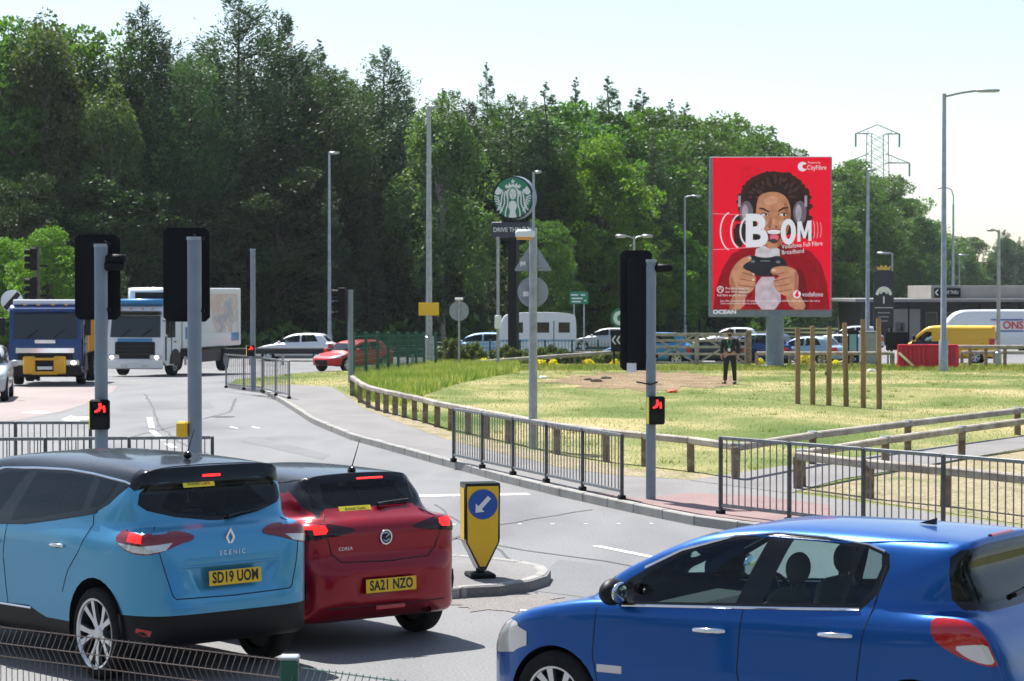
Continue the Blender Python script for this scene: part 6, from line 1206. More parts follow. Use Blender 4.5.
for i, (px, w_, h) in enumerate(((484, 13, 8), (503, 10, 8), (540, 14, 7), (553, 10, 7), (588, 15, 7), (615, 10, 7), (639, 12, 9), (760, 9, 8), (805, 18, 13), (836, 9, 6), (908, 14, 7))):
    nm = ('in front of the left end of the leaning log rail', 'at the foot of the coffee sign pole', 'below the caravan', 'right of the caravan', 'at the front end of the blue parked car', 'under the small chevron sign', 'at the left post of the field gate', 'left of the billboard column', 'between the first and second upright timber post', 'behind the third upright timber post', 'left of the red barrier')[i]
    b = P(px, 113.8, .05); k = 114 / FPX; leaf_thing('flowering_shrub', 'small yellow shrub ' + nm, 'shrub', b, mound(w_ / 2 * k, .3, h * k, 500, 50 + i), 'leaf_yellow', .055, i, 'yellow shrubs along the edge of the lawn')
leafy('leaf_ygreen', [(.3, (.10, .15, .02)), (.6, (.20, .26, .03)), (.8, (.34, .36, .05))], 1.2, .3)
for i, (px, w_, top, lab) in enumerate(((672, 50, 337, 'yellow green hedge seen through the bars of the field gate'), (768, 40, 334, 'yellow green hedge behind the billboard column'))):
    b = P(px, 121); k = 121 / FPX; leaf_thing('hedge', lab, 'hedge', b, mound(w_ / 2 * k, .6, zat(top, 121) - b[2], 3500, 70 + i), 'leaf_ygreen', .09, i + 9, 'hedge bushes behind the lawn')
mat('fence_green', (.012, .085, .055), .5, .2)
def mesh_fence(label, pts, H, spacing, wire, dia=.05, rows=(.25, .5, .75), m='fence_green', postr=.04, zb=.12, cat='fence'):
    t = thing('mesh_fence', label, cat, (pts[0][0], pts[0][1], zg(pts[0][1]) + zb)); o = Vector(t.location)
    for i, p in enumerate(pts):
        q = Vector((p[0], p[1], zg(p[1]) + zb)) - o; MB().box((q.x, q.y, q.z + H / 2), (postr, postr, H + .08), bev=.008).build('fence_post', m, t)
        if i + 1 < len(pts):
            r = pts[i + 1]; e = Vector((r[0], r[1], zg(r[1]) + zb)) - o; mb = MB(); n = int((e - q).length / spacing)
            for j in range(1, n): a = q.lerp(e, j / n); mb.tube([a, a + Vector((0, 0, H))], wire, 3, False)
            for z in np.arange(.05, H, .2): mb.tube([q + Vector((0, 0, z)), e + Vector((0, 0, z))], wire, 3, False)
            mb.build('mesh_panel', m, t)
    return t
pa = Vector(G(353, 381, .12)); pb_ = Vector(G(424, 369, .12)); mesh_fence('dark green mesh fence running back along the left edge of the long grass', [tuple(pa.lerp(pb_, i / 7))[:2] for i in range(8)] + [(pb_.x + .5, pb_.y + .2)], 1.55, .17, .0065, postr=.11)
mesh_fence('low green fence behind the hedge, in front of the caravan', [P(x, 124)[:2] for x in (430, 460, 490, 520, 545, 572, 598, 625, 650)], 1.15, .16, .012, zb=0, postr=.1)
# crash barrier by the road
t = thing('crash_barrier', 'long dark steel crash barrier beside the back road, left of the green fence', 'barrier', P(185, 119.5)); L_ = (445 - 185) * 119.5 / FPX
mb = MB(); mb.prism([(0, 0), (.05, .06), (0, .12), (0, .18), (.05, .24), (0, .3), (-.02, .3), (.03, .24), (-.02, .18), (-.02, .12), (.03, .06), (-.02, 0)], 0, L_, Matrix(((0, 0, 1, 0), (-1, 0, 0, 0), (0, 1, 0, .55), (0, 0, 0, 1)))); mb.build('barrier_beam', 'dark_metal', t)
for i in range(9): MB().box((i * L_ / 8, .08, .38), (.12, .12, .85)).build('barrier_post', 'galv', t)
# field gate
Yg = 112.5; kg = Yg / FPX; g0 = P(645, Yg, .05); t = thing('field_gate', 'double grey timber field gate with crossed braces behind the lawn', 'gate', g0); W_ = 104 * kg; hg = zat(333.5, Yg) - g0[2]
for x in (0, W_): MB().tube([(x, 0, -.1), (x, 0, hg + .15)], .13, 10).build('gate_post', 'timber', t, smooth=60)
for hf in (0, 1):
    x0 = .15 + hf * (W_ / 2 - .1); x1 = x0 + W_ / 2 - .2
    for i in range(5): z = .2 + (hg - .25) * (i / 4) ** .85; MB().box(((x0 + x1) / 2, 0, z), (x1 - x0, .05, .11 if i < 4 else .15), bev=.01).build('gate_bar', 'timber_grey', t)
    for a, b in (((x0, .2), (x1, hg)), ((x0, hg), (x1, .2))):
        d = Vector((b[0] - a[0], 0, b[1] - a[1])); MB().box(((a[0] + b[0]) / 2, -.055, (a[1] + b[1]) / 2), (d.length, .03, .09), d.to_track_quat('X', 'Z').to_matrix()).build('gate_brace', 'timber_grey', t)
    for x in (x0, x1): MB().box((x, 0, hg / 2 + .08), (.1, .07, hg - .05)).build('gate_stile', 'timber_grey', t)
# leaning log rail and straight rails along the lawn edge
t = thing('log_rail', 'pale log rail sloping up to the right, in front of the hedge', 'rail', P(473, 112.6)); k = 112.6 / FPX; z0 = zg(112.6); mb = MB(); mb.tube([(0, 0, zat(362.5, 112.6) - z0), ((555 - 473) * k, 0, zat(356.5, 112.6) - z0), ((639 - 473) * k, 0, zat(350.5, 112.6) - z0)], [.09, .1, .09], 10); mb.build('log', 'timber_grey', t, smooth=60)
for x, y in ((480, 362), (520, 359.5), (575, 355), (625, 352)): MB().box(((x - 473) * k, .1, (zat(y, 112.6) - z0) / 2), (.12, .1, zat(y, 112.6) - z0)).build('post', 'timber', t)
def low_rail(label, xs, Y, top, H=None, sag=0):
    t = thing('timber_rail', label, 'rail', P(xs[0], Y), 0, 'timber rails along the far edge of the lawn'); k = Y / FPX; z0 = zg(Y)
    for i, x in enumerate(xs):
        h = zat(top, Y) - z0; MB().box(((x - xs[0]) * k, 0, h / 2), (.15, .13, h + .1), bev=.015).build('post', 'timber', t)
    for a, b in zip(xs, xs[1:]): MB().tube([((a - xs[0]) * k, -.02, h + .03), ((b - xs[0]) * k - .02, -.02, h + .03 + sag)], .085, 8).build('beam', 'timber_grey', t, smooth=60)
low_rail('timber rail behind the six upright posts, left of the red barrier', (757, 790, 822, 852, 893), 113, 354); low_rail('pale timber rail running right from the red barrier', (957, 970, 986, 1005, 1030, 1055), 108, 347.5); low_rail('second pale timber rail farther back beside the vans', (962, 995, 1030, 1060), 119, 353)
# red water barriers
mat('barrier_red', (.62, .012, .035), .38, var=.15, scale=3); Yr = 105; kr = Yr / FPX
for i, (px, rz, lab) in enumerate(((913, .10, 'left one of the two red plastic water barriers on the lawn edge'), (942, -.12, 'right one of the two red plastic water barriers on the lawn edge'))):
    t = thing('plastic_barrier', lab, 'barrier', P(px, Yr, .1), rz, 'red plastic barriers'); w_ = 31 * kr; h = 1.08
    prof = [(-.24, 0), (.24, 0), (.24, .12), (.13, .2), (.09, h * .9), (.06, h), (-.06, h), (-.09, h * .9), (-.13, .2), (-.24, .12)]
    MB().prism(prof, -w_ / 2, w_ / 2, Matrix(((0, 0, 1, 0), (1, 0, 0, 0), (0, 1, 0, 0), (0, 0, 0, 1)))).build('shell', 'barrier_red', t)
    for j in range(7):
        x = -w_ / 2 + w_ * (j + .5) / 7; MB().box((x, -.15, h * .52), (.07, .1, h * .72), bev=.02).build('rib', 'barrier_red', t)
    MB().box((0, -.12, h * .96), (w_, .14, .08), bev=.02).build('top_rib', 'barrier_red', t); MB().tube([(w_ / 2, 0, .15), (w_ / 2, 0, h * .95)], .06, 8).build('joint_pin', 'barrier_red', t)
    if i == 0: MB().box((-.35, -.215, .42), (.9, .012, .11), Matrix.Rotation(R(42), 3, 'Y')).build('silver_tape', 'chrome', t)
# bollard on the island
mat('bollard_yellow', (.80, .47, .008), .4, var=.04); mat('sign_blue', (.008, .075, .36), .35)
b = Vector(G(480, 577.5, .10)); t = thing('keep_left_bollard', 'yellow keep left bollard with blue arrow disc on the traffic island', 'bollard', tuple(b), R(13)); s = FPX / b.y; k = 1 / s; H = 96 * k
sil_ = [(-19, 95), (19, 95), (19.5, 92), (18.5, 36), (3.5, 8), (-3.5, 8), (-18.5, 36), (-19.5, 92)]; d_ = .13
def bp_(grow): return [((x * (1 + grow / 19)) * k * .92, (y if y < 50 else y + grow) * k) for x, y in sil_]
TT = Matrix.Rotation(R(90), 4, 'X')
MB().prism(bp_(0), -d_, d_, TT).build('shell', 'gloss_black', t)
face_ = MB().sheet([(x * .90, z if z > 20 * k else z + 4 * k) for x, z in [((p[0]), (p[1] - (3 * k if p[1] > 80 * k else 0))) for p in bp_(0)]], d_ + .004, TT).build('front_face', 'bollard_yellow', t)
for sx_ in (-1, 1): MB().add([(sx_ * (19.6 * .92 * k + .003), y, z * k) for y, z in ((-d_ * .72, 90), (d_ * .72, 90), (d_ * .72, 38), (-d_ * .72, 38))], [(0, 1, 2, 3)]).build('side_face', 'bollard_yellow', t)
MB().box((0, 0, 2.2 * k), (26 * k, .34, .05), bev=.015).build('foot', 'rubber', t); MB().tube([(0, 0, 0), (0, 0, 12 * k)], [4.6 * k, 4.0 * k], 14).build('stem', 'rubber', t)
di = MB().sheet(ell(0, 74 * k, 15 * k, 15 * k, 40), d_ + .008, TT).build('blue_disc', 'sign_blue', face_); a_ = [(0, -1), (.55, -.38), (.2, -.38), (.2, .85), (-.2, .85), (-.2, -.38), (-.55, -.38)]; an = R(-43)
ar = [((x * math.cos(an) - y * math.sin(an)) * 11.2 * k, 74 * k + (x * math.sin(an) + y * math.cos(an)) * 11.2 * k) for x, y in a_]; am = MB().sheet(ar, d_ + .012, TT).mesh('arrow', 'sign_white'); link('arrow', am, di)
# litter and clods
for i, (px, y, m, sz, lab) in enumerate(((672, 392, 'amber', .10, 'small orange lump on the grass right of the right signal post'), (596, 381.5, 'bark', .13, 'dark clod of earth on the bare patch'), (588, 380, 'bark', .1, 'smaller dark clod left of the other one'), (606, 378.5, 'bark', .12, 'flat dark clod at the back of the bare patch'), (543, 378, 'white_plate', .1, 'scrap of white paper on the grass under the sign post'), (871, 371, 'white_plate', .12, 'scrap of white paper beside the tallest timber post'))):
    rd = random.Random(i); bm = bmesh.new(); bmesh.ops.create_icosphere(bm, subdivisions=2, radius=sz)
    for v in bm.verts: v.co = Vector((v.co.x * 1.5, v.co.y, v.co.z * .7)) * rd.uniform(.8, 1.2)
    me = bpy.data.meshes.new('clod'); bm.to_mesh(me); bm.free(); me.materials.append(M[m] if m != 'amber' else mat('orange_plastic', (.62, .09, .02), .5)); o = link('clod' if m == 'bark' else 'litter', me, None, G(px, y, .14)); tag(o, lab, 'clod' if m == 'bark' else 'litter')
# ------------------------------------------------------------------ near mesh fence at the bottom of the photo
def near_fence():
    H = .90; A = Vector(((-45 - 512) * 15.15 / FPX, 15.15, 0)); B = Vector(((289 - 512) * 13.55 / FPX, 13.55, 0)); C = Vector(((470 - 512) * 12.7 / FPX, 12.7, 0)); mat('wire_brown', (.13, .10, .085), .5, .5); mat('wire_green', (.10, .17, .15), .5, .4)
    t = thing('mesh_fence', 'folded wire mesh fence with a green post, cut off by the bottom edge', 'fence', tuple(B))
    for m, a, b in (('wire_brown', A, B), ('wire_green', B, C)):
        d = (b - a).normalized(); nrm = Vector((-d.y, d.x, 0)); L_ = (b - a).length; n = int(L_ / .05); mb = MB(); P_ = [(H, 0), (H - .09, -.045), (H - .18, 0)]; H2 = H - (.03 if m == 'wire_green' else 0)
        for j in range(n + 1):
            q = a + d * (j * L_ / n) - B; pts = [q + nrm * 0 + Vector((0, 0, H2 + .012)), q + Vector((0, 0, H2)), q + nrm * -.05 + Vector((0, 0, H2 - .09)), q + Vector((0, 0, H2 - .18)), q + Vector((0, 0, -.3))]; mb.tube(pts, .0028, 4, False)
        for z, o in ((H2, 0), (H2 - .09, -.05), (H2 - .18, 0), (H2 - .38, 0), (H2 - .58, 0)): mb.tube([a - B + nrm * o + Vector((0, 0, z)), b - B + nrm * o + Vector((0, 0, z))], .0042, 5)
        o = mb.build('mesh_panel', m, t); o['kind'] = 'stuff'
    MB().box((0, .0, H / 2 - .1), (.10, .10, H + .2 + .02), bev=.008).build('fence_post', 'fence_green', t); MB().box((0, 0, H + .02), (.11, .11, .025), bev=.008).build('post_cap', 'sign_back', t)
near_fence()
# ------------------------------------------------------------------ person on the lawn
def skin_mesh(name, verts, edges, radii, m, parent, sub=2, root_i=0):
    me = bpy.data.meshes.new(name); me.from_pydata(verts, edges, []); o = bpy.data.objects.new(name, me); COL.objects.link(o); o.modifiers.new('s', 'SKIN'); sv = me.skin_vertices[0].data
    for i, r in enumerate(radii): sv[i].radius = (r, r) if not isinstance(r, tuple) else r
    sv[root_i].use_root = True; u = o.modifiers.new('u', 'SUBSURF'); u.levels = sub; u.render_levels = sub; dg = bpy.context.evaluated_depsgraph_get(); m2 = bpy.data.meshes.new_from_object(o.evaluated_get(dg)); bpy.data.objects.remove(o); m2.name = name
    m2.materials.clear(); m2.materials.append(M[m]); m2.polygons.foreach_set('use_smooth', [True] * len(m2.polygons)); return link(name, m2, parent)
def person():
    mat('skin', (.42, .24, .17), .5, var=.06, scale=20); mat('cloth_black', (.014, .015, .018), .85, var=.3, scale=14, bump=.3, bscale=30); mat('hair_dark', (.02, .014, .01), .8); mat('lanyard', (.03, .28, .12), .6); mat('shoe', (.01, .01, .01), .4)
    p = G(730, 384, .12); t = thing('person', 'person in black jumper and trousers with green lanyard standing on the lawn', 'person', p, R(-14)); H = zat(329, p[1]) - p[2]; t.scale = (H / 1.78 * 1.16, H / 1.78 * 1.1, H / 1.78)
    # body: pelvis 0, spine, neck, head, arms, legs; x right of photo, -y towards camera
    v = [(0, 0, .95), (0, 0, 1.12), (0, .01, 1.30), (0, .02, 1.43), (0, .01, 1.50), (0, 0, 1.56), (0, -.01, 1.66), (0, 0, 1.73)]; r = [(.155, .11), (.14, .10), (.165, .11), (.15, .09), .055, .06, (.078, .095), (.06, .07)]; e = [(i, i + 1) for i in range(7)]
    hands = []
    for sg in (-1, 1):
        k = len(v); v += [(sg * .185, .02, 1.42), (sg * .225, .03, 1.18), (sg * .235, -.02, .95), (sg * .235, -.04, .90), (sg * .232, -.045, .85)]; r += [.058, .046, .034, .026, (.018, .034)]; e += [(3, k), (k, k + 1), (k + 1, k + 2), (k + 2, k + 3), (k + 3, k + 4)]
        for j, (dy, l) in enumerate(((-.03, .07), (-.01, .08), (.01, .077), (.028, .06))):
            q = len(v); v += [(sg * .230, -.045 + dy, .845 - .005), (sg * .224, -.048 + dy, .845 - l * .55), (sg * .212, -.05 + dy, .845 - l)]; r += [.0095, .009, .007]; e += [(k + 4, q), (q, q + 1), (q + 1, q + 2)]
        q = len(v); v += [(sg * .215, -.085, .87), (sg * .205, -.10, .835)]; r += [.011, .008]; e += [(k + 3, q), (q, q + 1)]
    for sg, fy in ((-1, -.03), (1, .05)):
        k = len(v); v += [(sg * .095, 0, .88), (sg * .115, fy * .5, .50), (sg * .13, fy, .10), (sg * .135, fy - .05, .04), (sg * .145, fy - .17, .03)]; r += [.095, .06, .042, .04, .035]; e += [(0, k), (k, k + 1), (k + 1, k + 2), (k + 2, k + 3), (k + 3, k + 4)]
    body = skin_mesh('body', v, e, r, 'skin', t)
    ve = [(0, 0, .93), (0, 0, 1.12), (0, .01, 1.30), (0, .02, 1.42), (0, .01, 1.475)]; re = [(.172, .125), (.155, .115), (.18, .125), (.165, .105), .075]; ee = [(i, i + 1) for i in range(4)]
    for sg in (-1, 1): k = len(ve); ve += [(sg * .19, .02, 1.42), (sg * .228, .03, 1.18), (sg * .237, -.015, .96)]; re += [.072, .060, .048]; ee += [(3, k), (k, k + 1), (k + 1, k + 2)]
    skin_mesh('jumper', ve, ee, re, 'cloth_black', t)
    vt = [(0, 0, 1.0), (0, 0, .92)]; rt = [(.165, .12), (.17, .125)]; et = [(0, 1)]
    for sg, fy in ((-1, -.03), (1, .05)): k = len(vt); vt += [(sg * .095, 0, .85), (sg * .115, fy * .5, .50), (sg * .13, fy, .09)]; rt += [.105, .074, .058]; et += [(1, k), (k, k + 1), (k + 1, k + 2)]
    skin_mesh('trousers', vt, et, rt, 'cloth_black', t)
    for sg, fy in ((-1, -.03), (1, .05)): MB().box((sg * .14, fy - .08, .045), (.10, .29, .09), bev=.035).build('shoe', 'shoe', t, smooth=True)
    MB().ball((0, .022, 1.70), (.092, .105, .105), 18, 12).build('hair', 'hair_dark', t, smooth=True)
    for sg in (-1, 1): MB().ball((sg * .034, -.088, 1.665), (.012, .008, .007), 8, 6).build('eye', 'ink', t); MB().ball((sg * .088, .0, 1.65), (.014, .022, .032), 8, 6).build('ear', 'skin', t, smooth=True)
    MB().add([(0, -.085, 1.67), (-.016, -.09, 1.63), (.016, -.09, 1.63), (0, -.118, 1.635)], [(0, 1, 3), (0, 3, 2), (1, 2, 3)]).build('nose', 'skin', t); MB().box((0, -.09, 1.605), (.045, .012, .009), bev=.003).build('mouth', 'scr_mouth', t); MB().ball((0, -.05, 1.585), (.062, .055, .045), 12, 8).build('beard', 'hair_dark', t, smooth=True)
    MB().tube([(-.07, -.05, 1.47), (-.05, -.13, 1.35), (0, -.145, 1.16)], .010, 6).build('lanyard', 'lanyard', t); MB().tube([(.07, -.05, 1.47), (.05, -.13, 1.35), (0, -.145, 1.16)], .010, 6).build('lanyard', 'lanyard', t); MB().box((0, -.15, 1.11), (.075, .006, .10)).build('badge', 'white_plate', t)
person()
# ------------------------------------------------------------------ other vehicles
for n_, c_ in (('pv_white', (.72, .73, .74)), ('pv_silver', (.42, .44, .46)), ('pv_dark', (.02, .025, .035)), ('pv_blue', (.03, .20, .42)), ('pv_navy', (.008, .045, .17)), ('pv_red', (.50, .012, .02)), ('pv_yellow', (.74, .40, .015)), ('pv_orange', (.75, .38, .02)), ('pv_silverblue', (.24, .36, .50))): paint(n_, c_, .15, .4)
FC = {}
def far_car(label, cat, px, Y, a, paintm, L_=4.3, H=1.48, W=.89, kind='hatch', group=None, name='parked_car', glassm='privacy_glass', zs=None, front_light=False, text=None):
    fwd = Vector((-math.sin(a), math.cos(a), 0)); c = Vector(P(px, Y)); o = c - fwd * L_ / 2; root = thing(name, label, cat, (o.x, o.y, c.z), a + math.pi / 2, group)
    if kind == 'van':
        sB = [(.03, .3), (0, .6), (0, 1.2), (L_ * .5, 1.2), (L_ * .8, 1.12), (L_ * .93, 1.02), (L_ - .06, .85), (L_, .5), (L_ - .1, .25), (.3, .25)]
        sG = [(.0, .9), (.01, H * .7), (.05, H - .06), (.2, H), (L_ * .6, H), (L_ * .70, H - .08), (L_ * .78, H - .35), (L_ * .9, 1.1), (L_ * .92, .9)]
        plG = [(0, 0), (.0, W - .2), (.03, W - .06), (.15, W - .03), (L_ * .7, W - .03), (L_ * .82, W - .15), (L_ * .93, .3), (L_ * .93, 0)]; frG = [(0, .6), (W + .02, .7), (W - .02, 1.3), (W - .12, H - .15), (W - .25, H - .02), (0, H)]
        wins = [[(L_ * .66, 1.12), (L_ * .66, min(H - .35, 1.72)), (L_ * .72, min(H - .35, 1.68)), (L_ * .83, 1.2), (L_ * .83, 1.1)]]; sideb = 1.1
    else:
        e = {'hatch': .16, 'suv': .1, 'estate': .06}[kind]; bl = H * .64
        sB = [(.12, .25), (0, .4), (.02, .6), (.05, .85), (.12, bl), (.5, bl + .06), (L_ * .62, bl), (L_ * .78, bl - .08), (L_ * .93, bl - .22), (L_ - .02, .6), (L_, .42), (L_ - .08, .22), (.3, .22)]
        sG = [(.18, .7), (.16 + e, bl), (.30 + e * 2, H * .86), (.42 + e * 2, H * .965), (L_ * .3, H), (L_ * .42, H - .01), (L_ * .54, H * .93), (L_ * .66, H * .76), (L_ * .76, bl - .02), (L_ * .76, .6)]
        plG = [(.15, 0), (.18, W * .5), (.3, W * .72), (.7, W * .84), (L_ * .35, W * .9), (L_ * .6, W * .86), (L_ * .75, W * .4), (L_ * .76, 0)]; frG = [(0, .5), (W - .04, .6), (W - .06, bl), (W * .80, H * .86), (W * .68, H * .965), (W * .4, H), (0, H)]
        wins = [[(L_ * .42, bl + .05), (L_ * .42, H * .93), (L_ * .52, H * .88), (L_ * .63, H * .76), (L_ * .68, bl + .02)], [(.72 + e, bl + .09), (.72 + e * 2, H * .88), (1.1, H * .93), (L_ * .40, H * .935), (L_ * .40, bl + .05)]]
    S = dict(L=L_, W=W, H=H * .95, step=.1, xc=(.5, L_ - .8), zc=(.5, .68), sideB=sB, sideG=sG, planB=[(0, 0), (.01, W * .6), (.12, W * .88), (.4, W), (L_ - .7, W), (L_ - .2, W * .8), (L_, W * .4), (L_, 0)], planG=plG, frontB=[(0, .22), (W * .85, .22), (W - .02, .35), (W, .7), (W - .03, .95 if kind != 'van' else 1.2), (W * .7, 1.1 if kind != 'van' else 1.3), (0, 1.15 if kind != 'van' else 1.3)], frontG=frG, kj=.1)
    if kind != 'van': S['frontB'] = [(0, .22), (W * .85, .22), (W - .02, .35), (W, .7), (W - .03, H * .6), (W * .75, H * .68), (0, H * .7)]
    c_ = Car(S, root); wx = (.78 if kind != 'van' else 1.0, L_ - .86); wr = .32 if kind == 'hatch' else .35
    for ax in wx: c_.region('arch', 'side', [(ax + (wr + .04) * math.cos(q * math.pi / 8), wr + (wr + .04) * math.sin(q * math.pi / 8)) for q in range(16)])
    for w_ in wins: c_.region('glass', 'side', w_)
    zt_, zb_ = (H * .93, H * .66) if kind != 'van' else (min(H - .25, 1.85), 1.22); xm = L_ * .45
    c_.region('glass', 'front', [(-W * .78, zb_), (W * .78, zb_), (W * .64, zt_), (-W * .64, zt_)], only=lambda p, n: p.x > xm and n.z < .92 and n.z > .05)
    if kind == 'van': c_.region('glass', 'rear', [(.08, 1.2), (W * .7, 1.2), (W * .66, 1.65), (.08, 1.65)]); c_.region('glass', 'rear', [(-.08, 1.2), (-W * .7, 1.2), (-W * .66, 1.65), (-.08, 1.65)])
    else: c_.region('glass', 'rear', [(-W * .66, H * .69), (W * .66, H * .69), (W * .56, H * .9), (-W * .56, H * .9)])
    lz = (.62, .92) if kind != 'van' else (.8, 1.3)
    c_.region('tail', 'corner', [(W - .22, lz[0]), (W - .22, lz[1]), (W + .28, lz[1]), (W + .28, lz[0] + .06)]); c_.region('head', 'cornerf', [(W - .24 - L_, .56), (W - .26 - L_, .70), (W - L_ + .36, .80), (W - L_ + .3, .62)]) if False else None
    for sg in (1, -1): c_.region('head', 'front', [(sg * W * .5, .58), (sg * W * .52, .72), (sg * W * .92, .78), (sg * W * .9, .62)])
    c_.region('grille', 'front', [(-W * .4, .3), (W * .4, .3), (W * .45, .52), (-W * .45, .52)]); c_.region('lower', 'corner', [(-.2, 0), (-.2, .36), (W + .4, .36), (W + .4, 0)])
    c_.drop('arch'); c_.finish({None: ('body', paintm), 'glass': ('window', glassm), 'tail': ('tail_light', 'lamp_red'), 'head': ('headlight', 'lamp_clear'), 'grille': ('grille', 'black_plastic'), 'lower': ('bumper', 'black_plastic')}, recess={'tail': -.006, 'head': -.004}, split_sides=('tail', 'head'))
    for ax in wx:
        for y in (W - .12, -W + .12): wheel(root, ax, y, wr, wr * .68, .2, low=True)
        arch(root, ax, wr + .03, .4, W - .03, wr)
    cb = MB(); cb.box((L_ * .42, 0, .34), (L_ * .5, W * 1.7, .04)); cb.box((L_ * .66, 0, H * .52), (.4, W * 1.5, .2), bev=.05)
    for x in (L_ * .3, L_ * .5):
        for y in (-.4, .4): cb.box((x - .1, y, H * .52), (.16, .45, .6), bev=.05); cb.box((x - .15, y, H * .76), (.1, .25, .16), bev=.03)
    cb.build('cabin', 'seat_cloth', root, smooth=True)
    for sg in (1, -1):
        mz = H * .66 if kind != 'van' else 1.3; MB().ball((L_ * .66 if kind != 'van' else L_ * .84, sg * (W + .12), mz), (.07, .12, .09 if kind != 'van' else .17), 10, 8).build('door_mirror', paintm if kind != 'van' else 'black_plastic', root, smooth=True)
    plate(c_, text[0] if text else 'SN16 KVW', -.002, .5) if text else None
    return root, c_
g1 = 'cars parked behind the lawn'; g2 = 'vehicles moving on the back road'
far_car('bright blue tall car parked behind the field gate, nose to the left', 'car', 647, 118.5, R(82), 'pv_blue', 4.6, 1.66, .92, 'suv', g1)
far_car('dark hatchback parked behind the standing person', 'car', 712, 119, R(72), 'pv_dark', 4.1, 1.45, .88, 'hatch', g1)
far_car('dark navy people carrier parked left of the billboard column', 'car', 752, 119.5, R(66), 'pv_navy', 4.4, 1.62, .9, 'estate', g1)
far_car('silver blue hatchback parked right of the billboard column', 'car', 803, 119, R(62), 'pv_silverblue', 4.2, 1.47, .89, 'hatch', g1)
far_car('pale silver estate car parked behind the third and fourth timber posts', 'car', 828, 124, R(70), 'pv_silver', 4.5, 1.5, .89, 'estate', g1)
far_car('white car with a dark glasshouse passing left of the billboard on the back road', 'car', 728, 146, R(86), 'pv_white', 4.4, 1.5, .9, 'hatch', g2, 'passing_car')
far_car('white car passing right of the billboard on the back road', 'car', 848, 146, R(86), 'pv_silver', 4.4, 1.6, .9, 'suv', g2, 'passing_car')
far_car('small silver car passing just left of the small chevron sign', 'car', 604, 148, R(84), 'pv_silver', 4.2, 1.45, .88, 'hatch', g2, 'passing_car')
far_car('silver car towing the white caravan', 'car', 476, 129, R(88), 'pv_silverblue', 4.5, 1.5, .9, 'estate', g2, 'passing_car')
far_car('white car passing behind the crash barrier, right of the white lorry', 'car', 296, 127, R(84), 'pv_white', 4.4, 1.5, .9, 'hatch', g2, 'passing_car')
far_car('red hatchback coming towards the junction beside the green fence', 'car', 352, 106, R(140), 'pv_red', 4.0, 1.4, .87, 'hatch', g2, 'passing_car')
far_car('dark silver car cut off by the left edge of the photo', 'car', -22, 66, R(189), 'pv_silver', 4.4, 1.52, .9, 'hatch', g2, 'passing_car')
rt, c_ = far_car('yellow van parked in front of the restaurant, behind the red barrier', 'van', 950, 123, R(70), 'pv_yellow', 4.9, 1.97, .95, 'van', 'vans parked by the restaurant', 'parked_van')
MB().box((1.9, .93, 1.02), (2.6, .012, .05)).build('side_moulding', 'black_plastic', rt); tz = MB().box((3.5, .94, .95), (1.5, .008, .36)).build('side_panel_print', 'ink', rt); text_obj('lettering', 'AA BUSINESS', .2, 'sticker_yellow', tz, Matrix.Translation((3.5, .948, .95)) @ Matrix(((-1, 0, 0, 0), (0, 0, 1, 0), (0, 1, 0, 0), (0, 0, 0, 1)))) if False else None
rt, c_ = far_car('long high white van with red and blue lettering, right edge behind the yellow van', 'van', 984, 142, R(88), 'pv_white', 7.0, 2.62, 1.0, 'van', 'vans parked by the restaurant', 'parked_van')
SIDEL = Matrix(((-1, 0, 0, 0), (0, 0, 1, 0), (0, 1, 0, 0), (0, 0, 0, 1)))
mat('print_red', (.70, .03, .04), .5); mat('print_blue', (.02, .06, .35), .5)
b1 = MB().box((2.3, 1.0, 2.0), (1.9, .012, .07)).build('blue_stripe', 'print_blue', rt); MB().box((2.3, 1.0, 1.34), (1.9, .012, .07)).build('blue_stripe', 'print_blue', rt); text_obj('lettering', 'ONS', .62, 'print_red', rt, Matrix.Translation((1.95, 1.0, 1.67)) @ SIDEL, depth=.008, bold=.01, sx=.95)
# caravan
p_ = P(537, 129); t = thing('caravan', 'white touring caravan being towed past the hedge', 'caravan', p_, R(2), g2); k = 129 / FPX
MB().prism(chaikin([(-2.0, .45), (2.0, .45), (2.05, .8), (2.05, 2.2), (1.9, 2.55), (-1.5, 2.55), (-1.9, 2.2), (-2.1, 1.3), (-2.1, .7)], 2), -1.1, 1.1, Matrix.Rotation(R(90), 4, 'X')).build('shell', 'pv_white', t, smooth=30)
for x0, x1 in ((-1.5, -.8), (-.1, .6), (1.1, 1.7)): f_ = MB().box(((x0 + x1) / 2, -1.11, 1.75), (x1 - x0, .03, .55), bev=.01).build('window', 'window_dark', t)
MB().box((.85, -1.11, 1.35), (.04, .02, 1.5)).build('door_line', 'dark_seam', t); MB().box((0, -1.105, 1.05), (4.0, .02, .12)).build('side_stripe', 'pv_silverblue', t); MB().tube([(-2.0, 0, .5), (-3.2, 0, .45)], .05, 8).build('drawbar', 'dark_metal', t)
for y in (-1.0, 1.0): wheel(t, .1, y, .33, .2, .18, low=True)
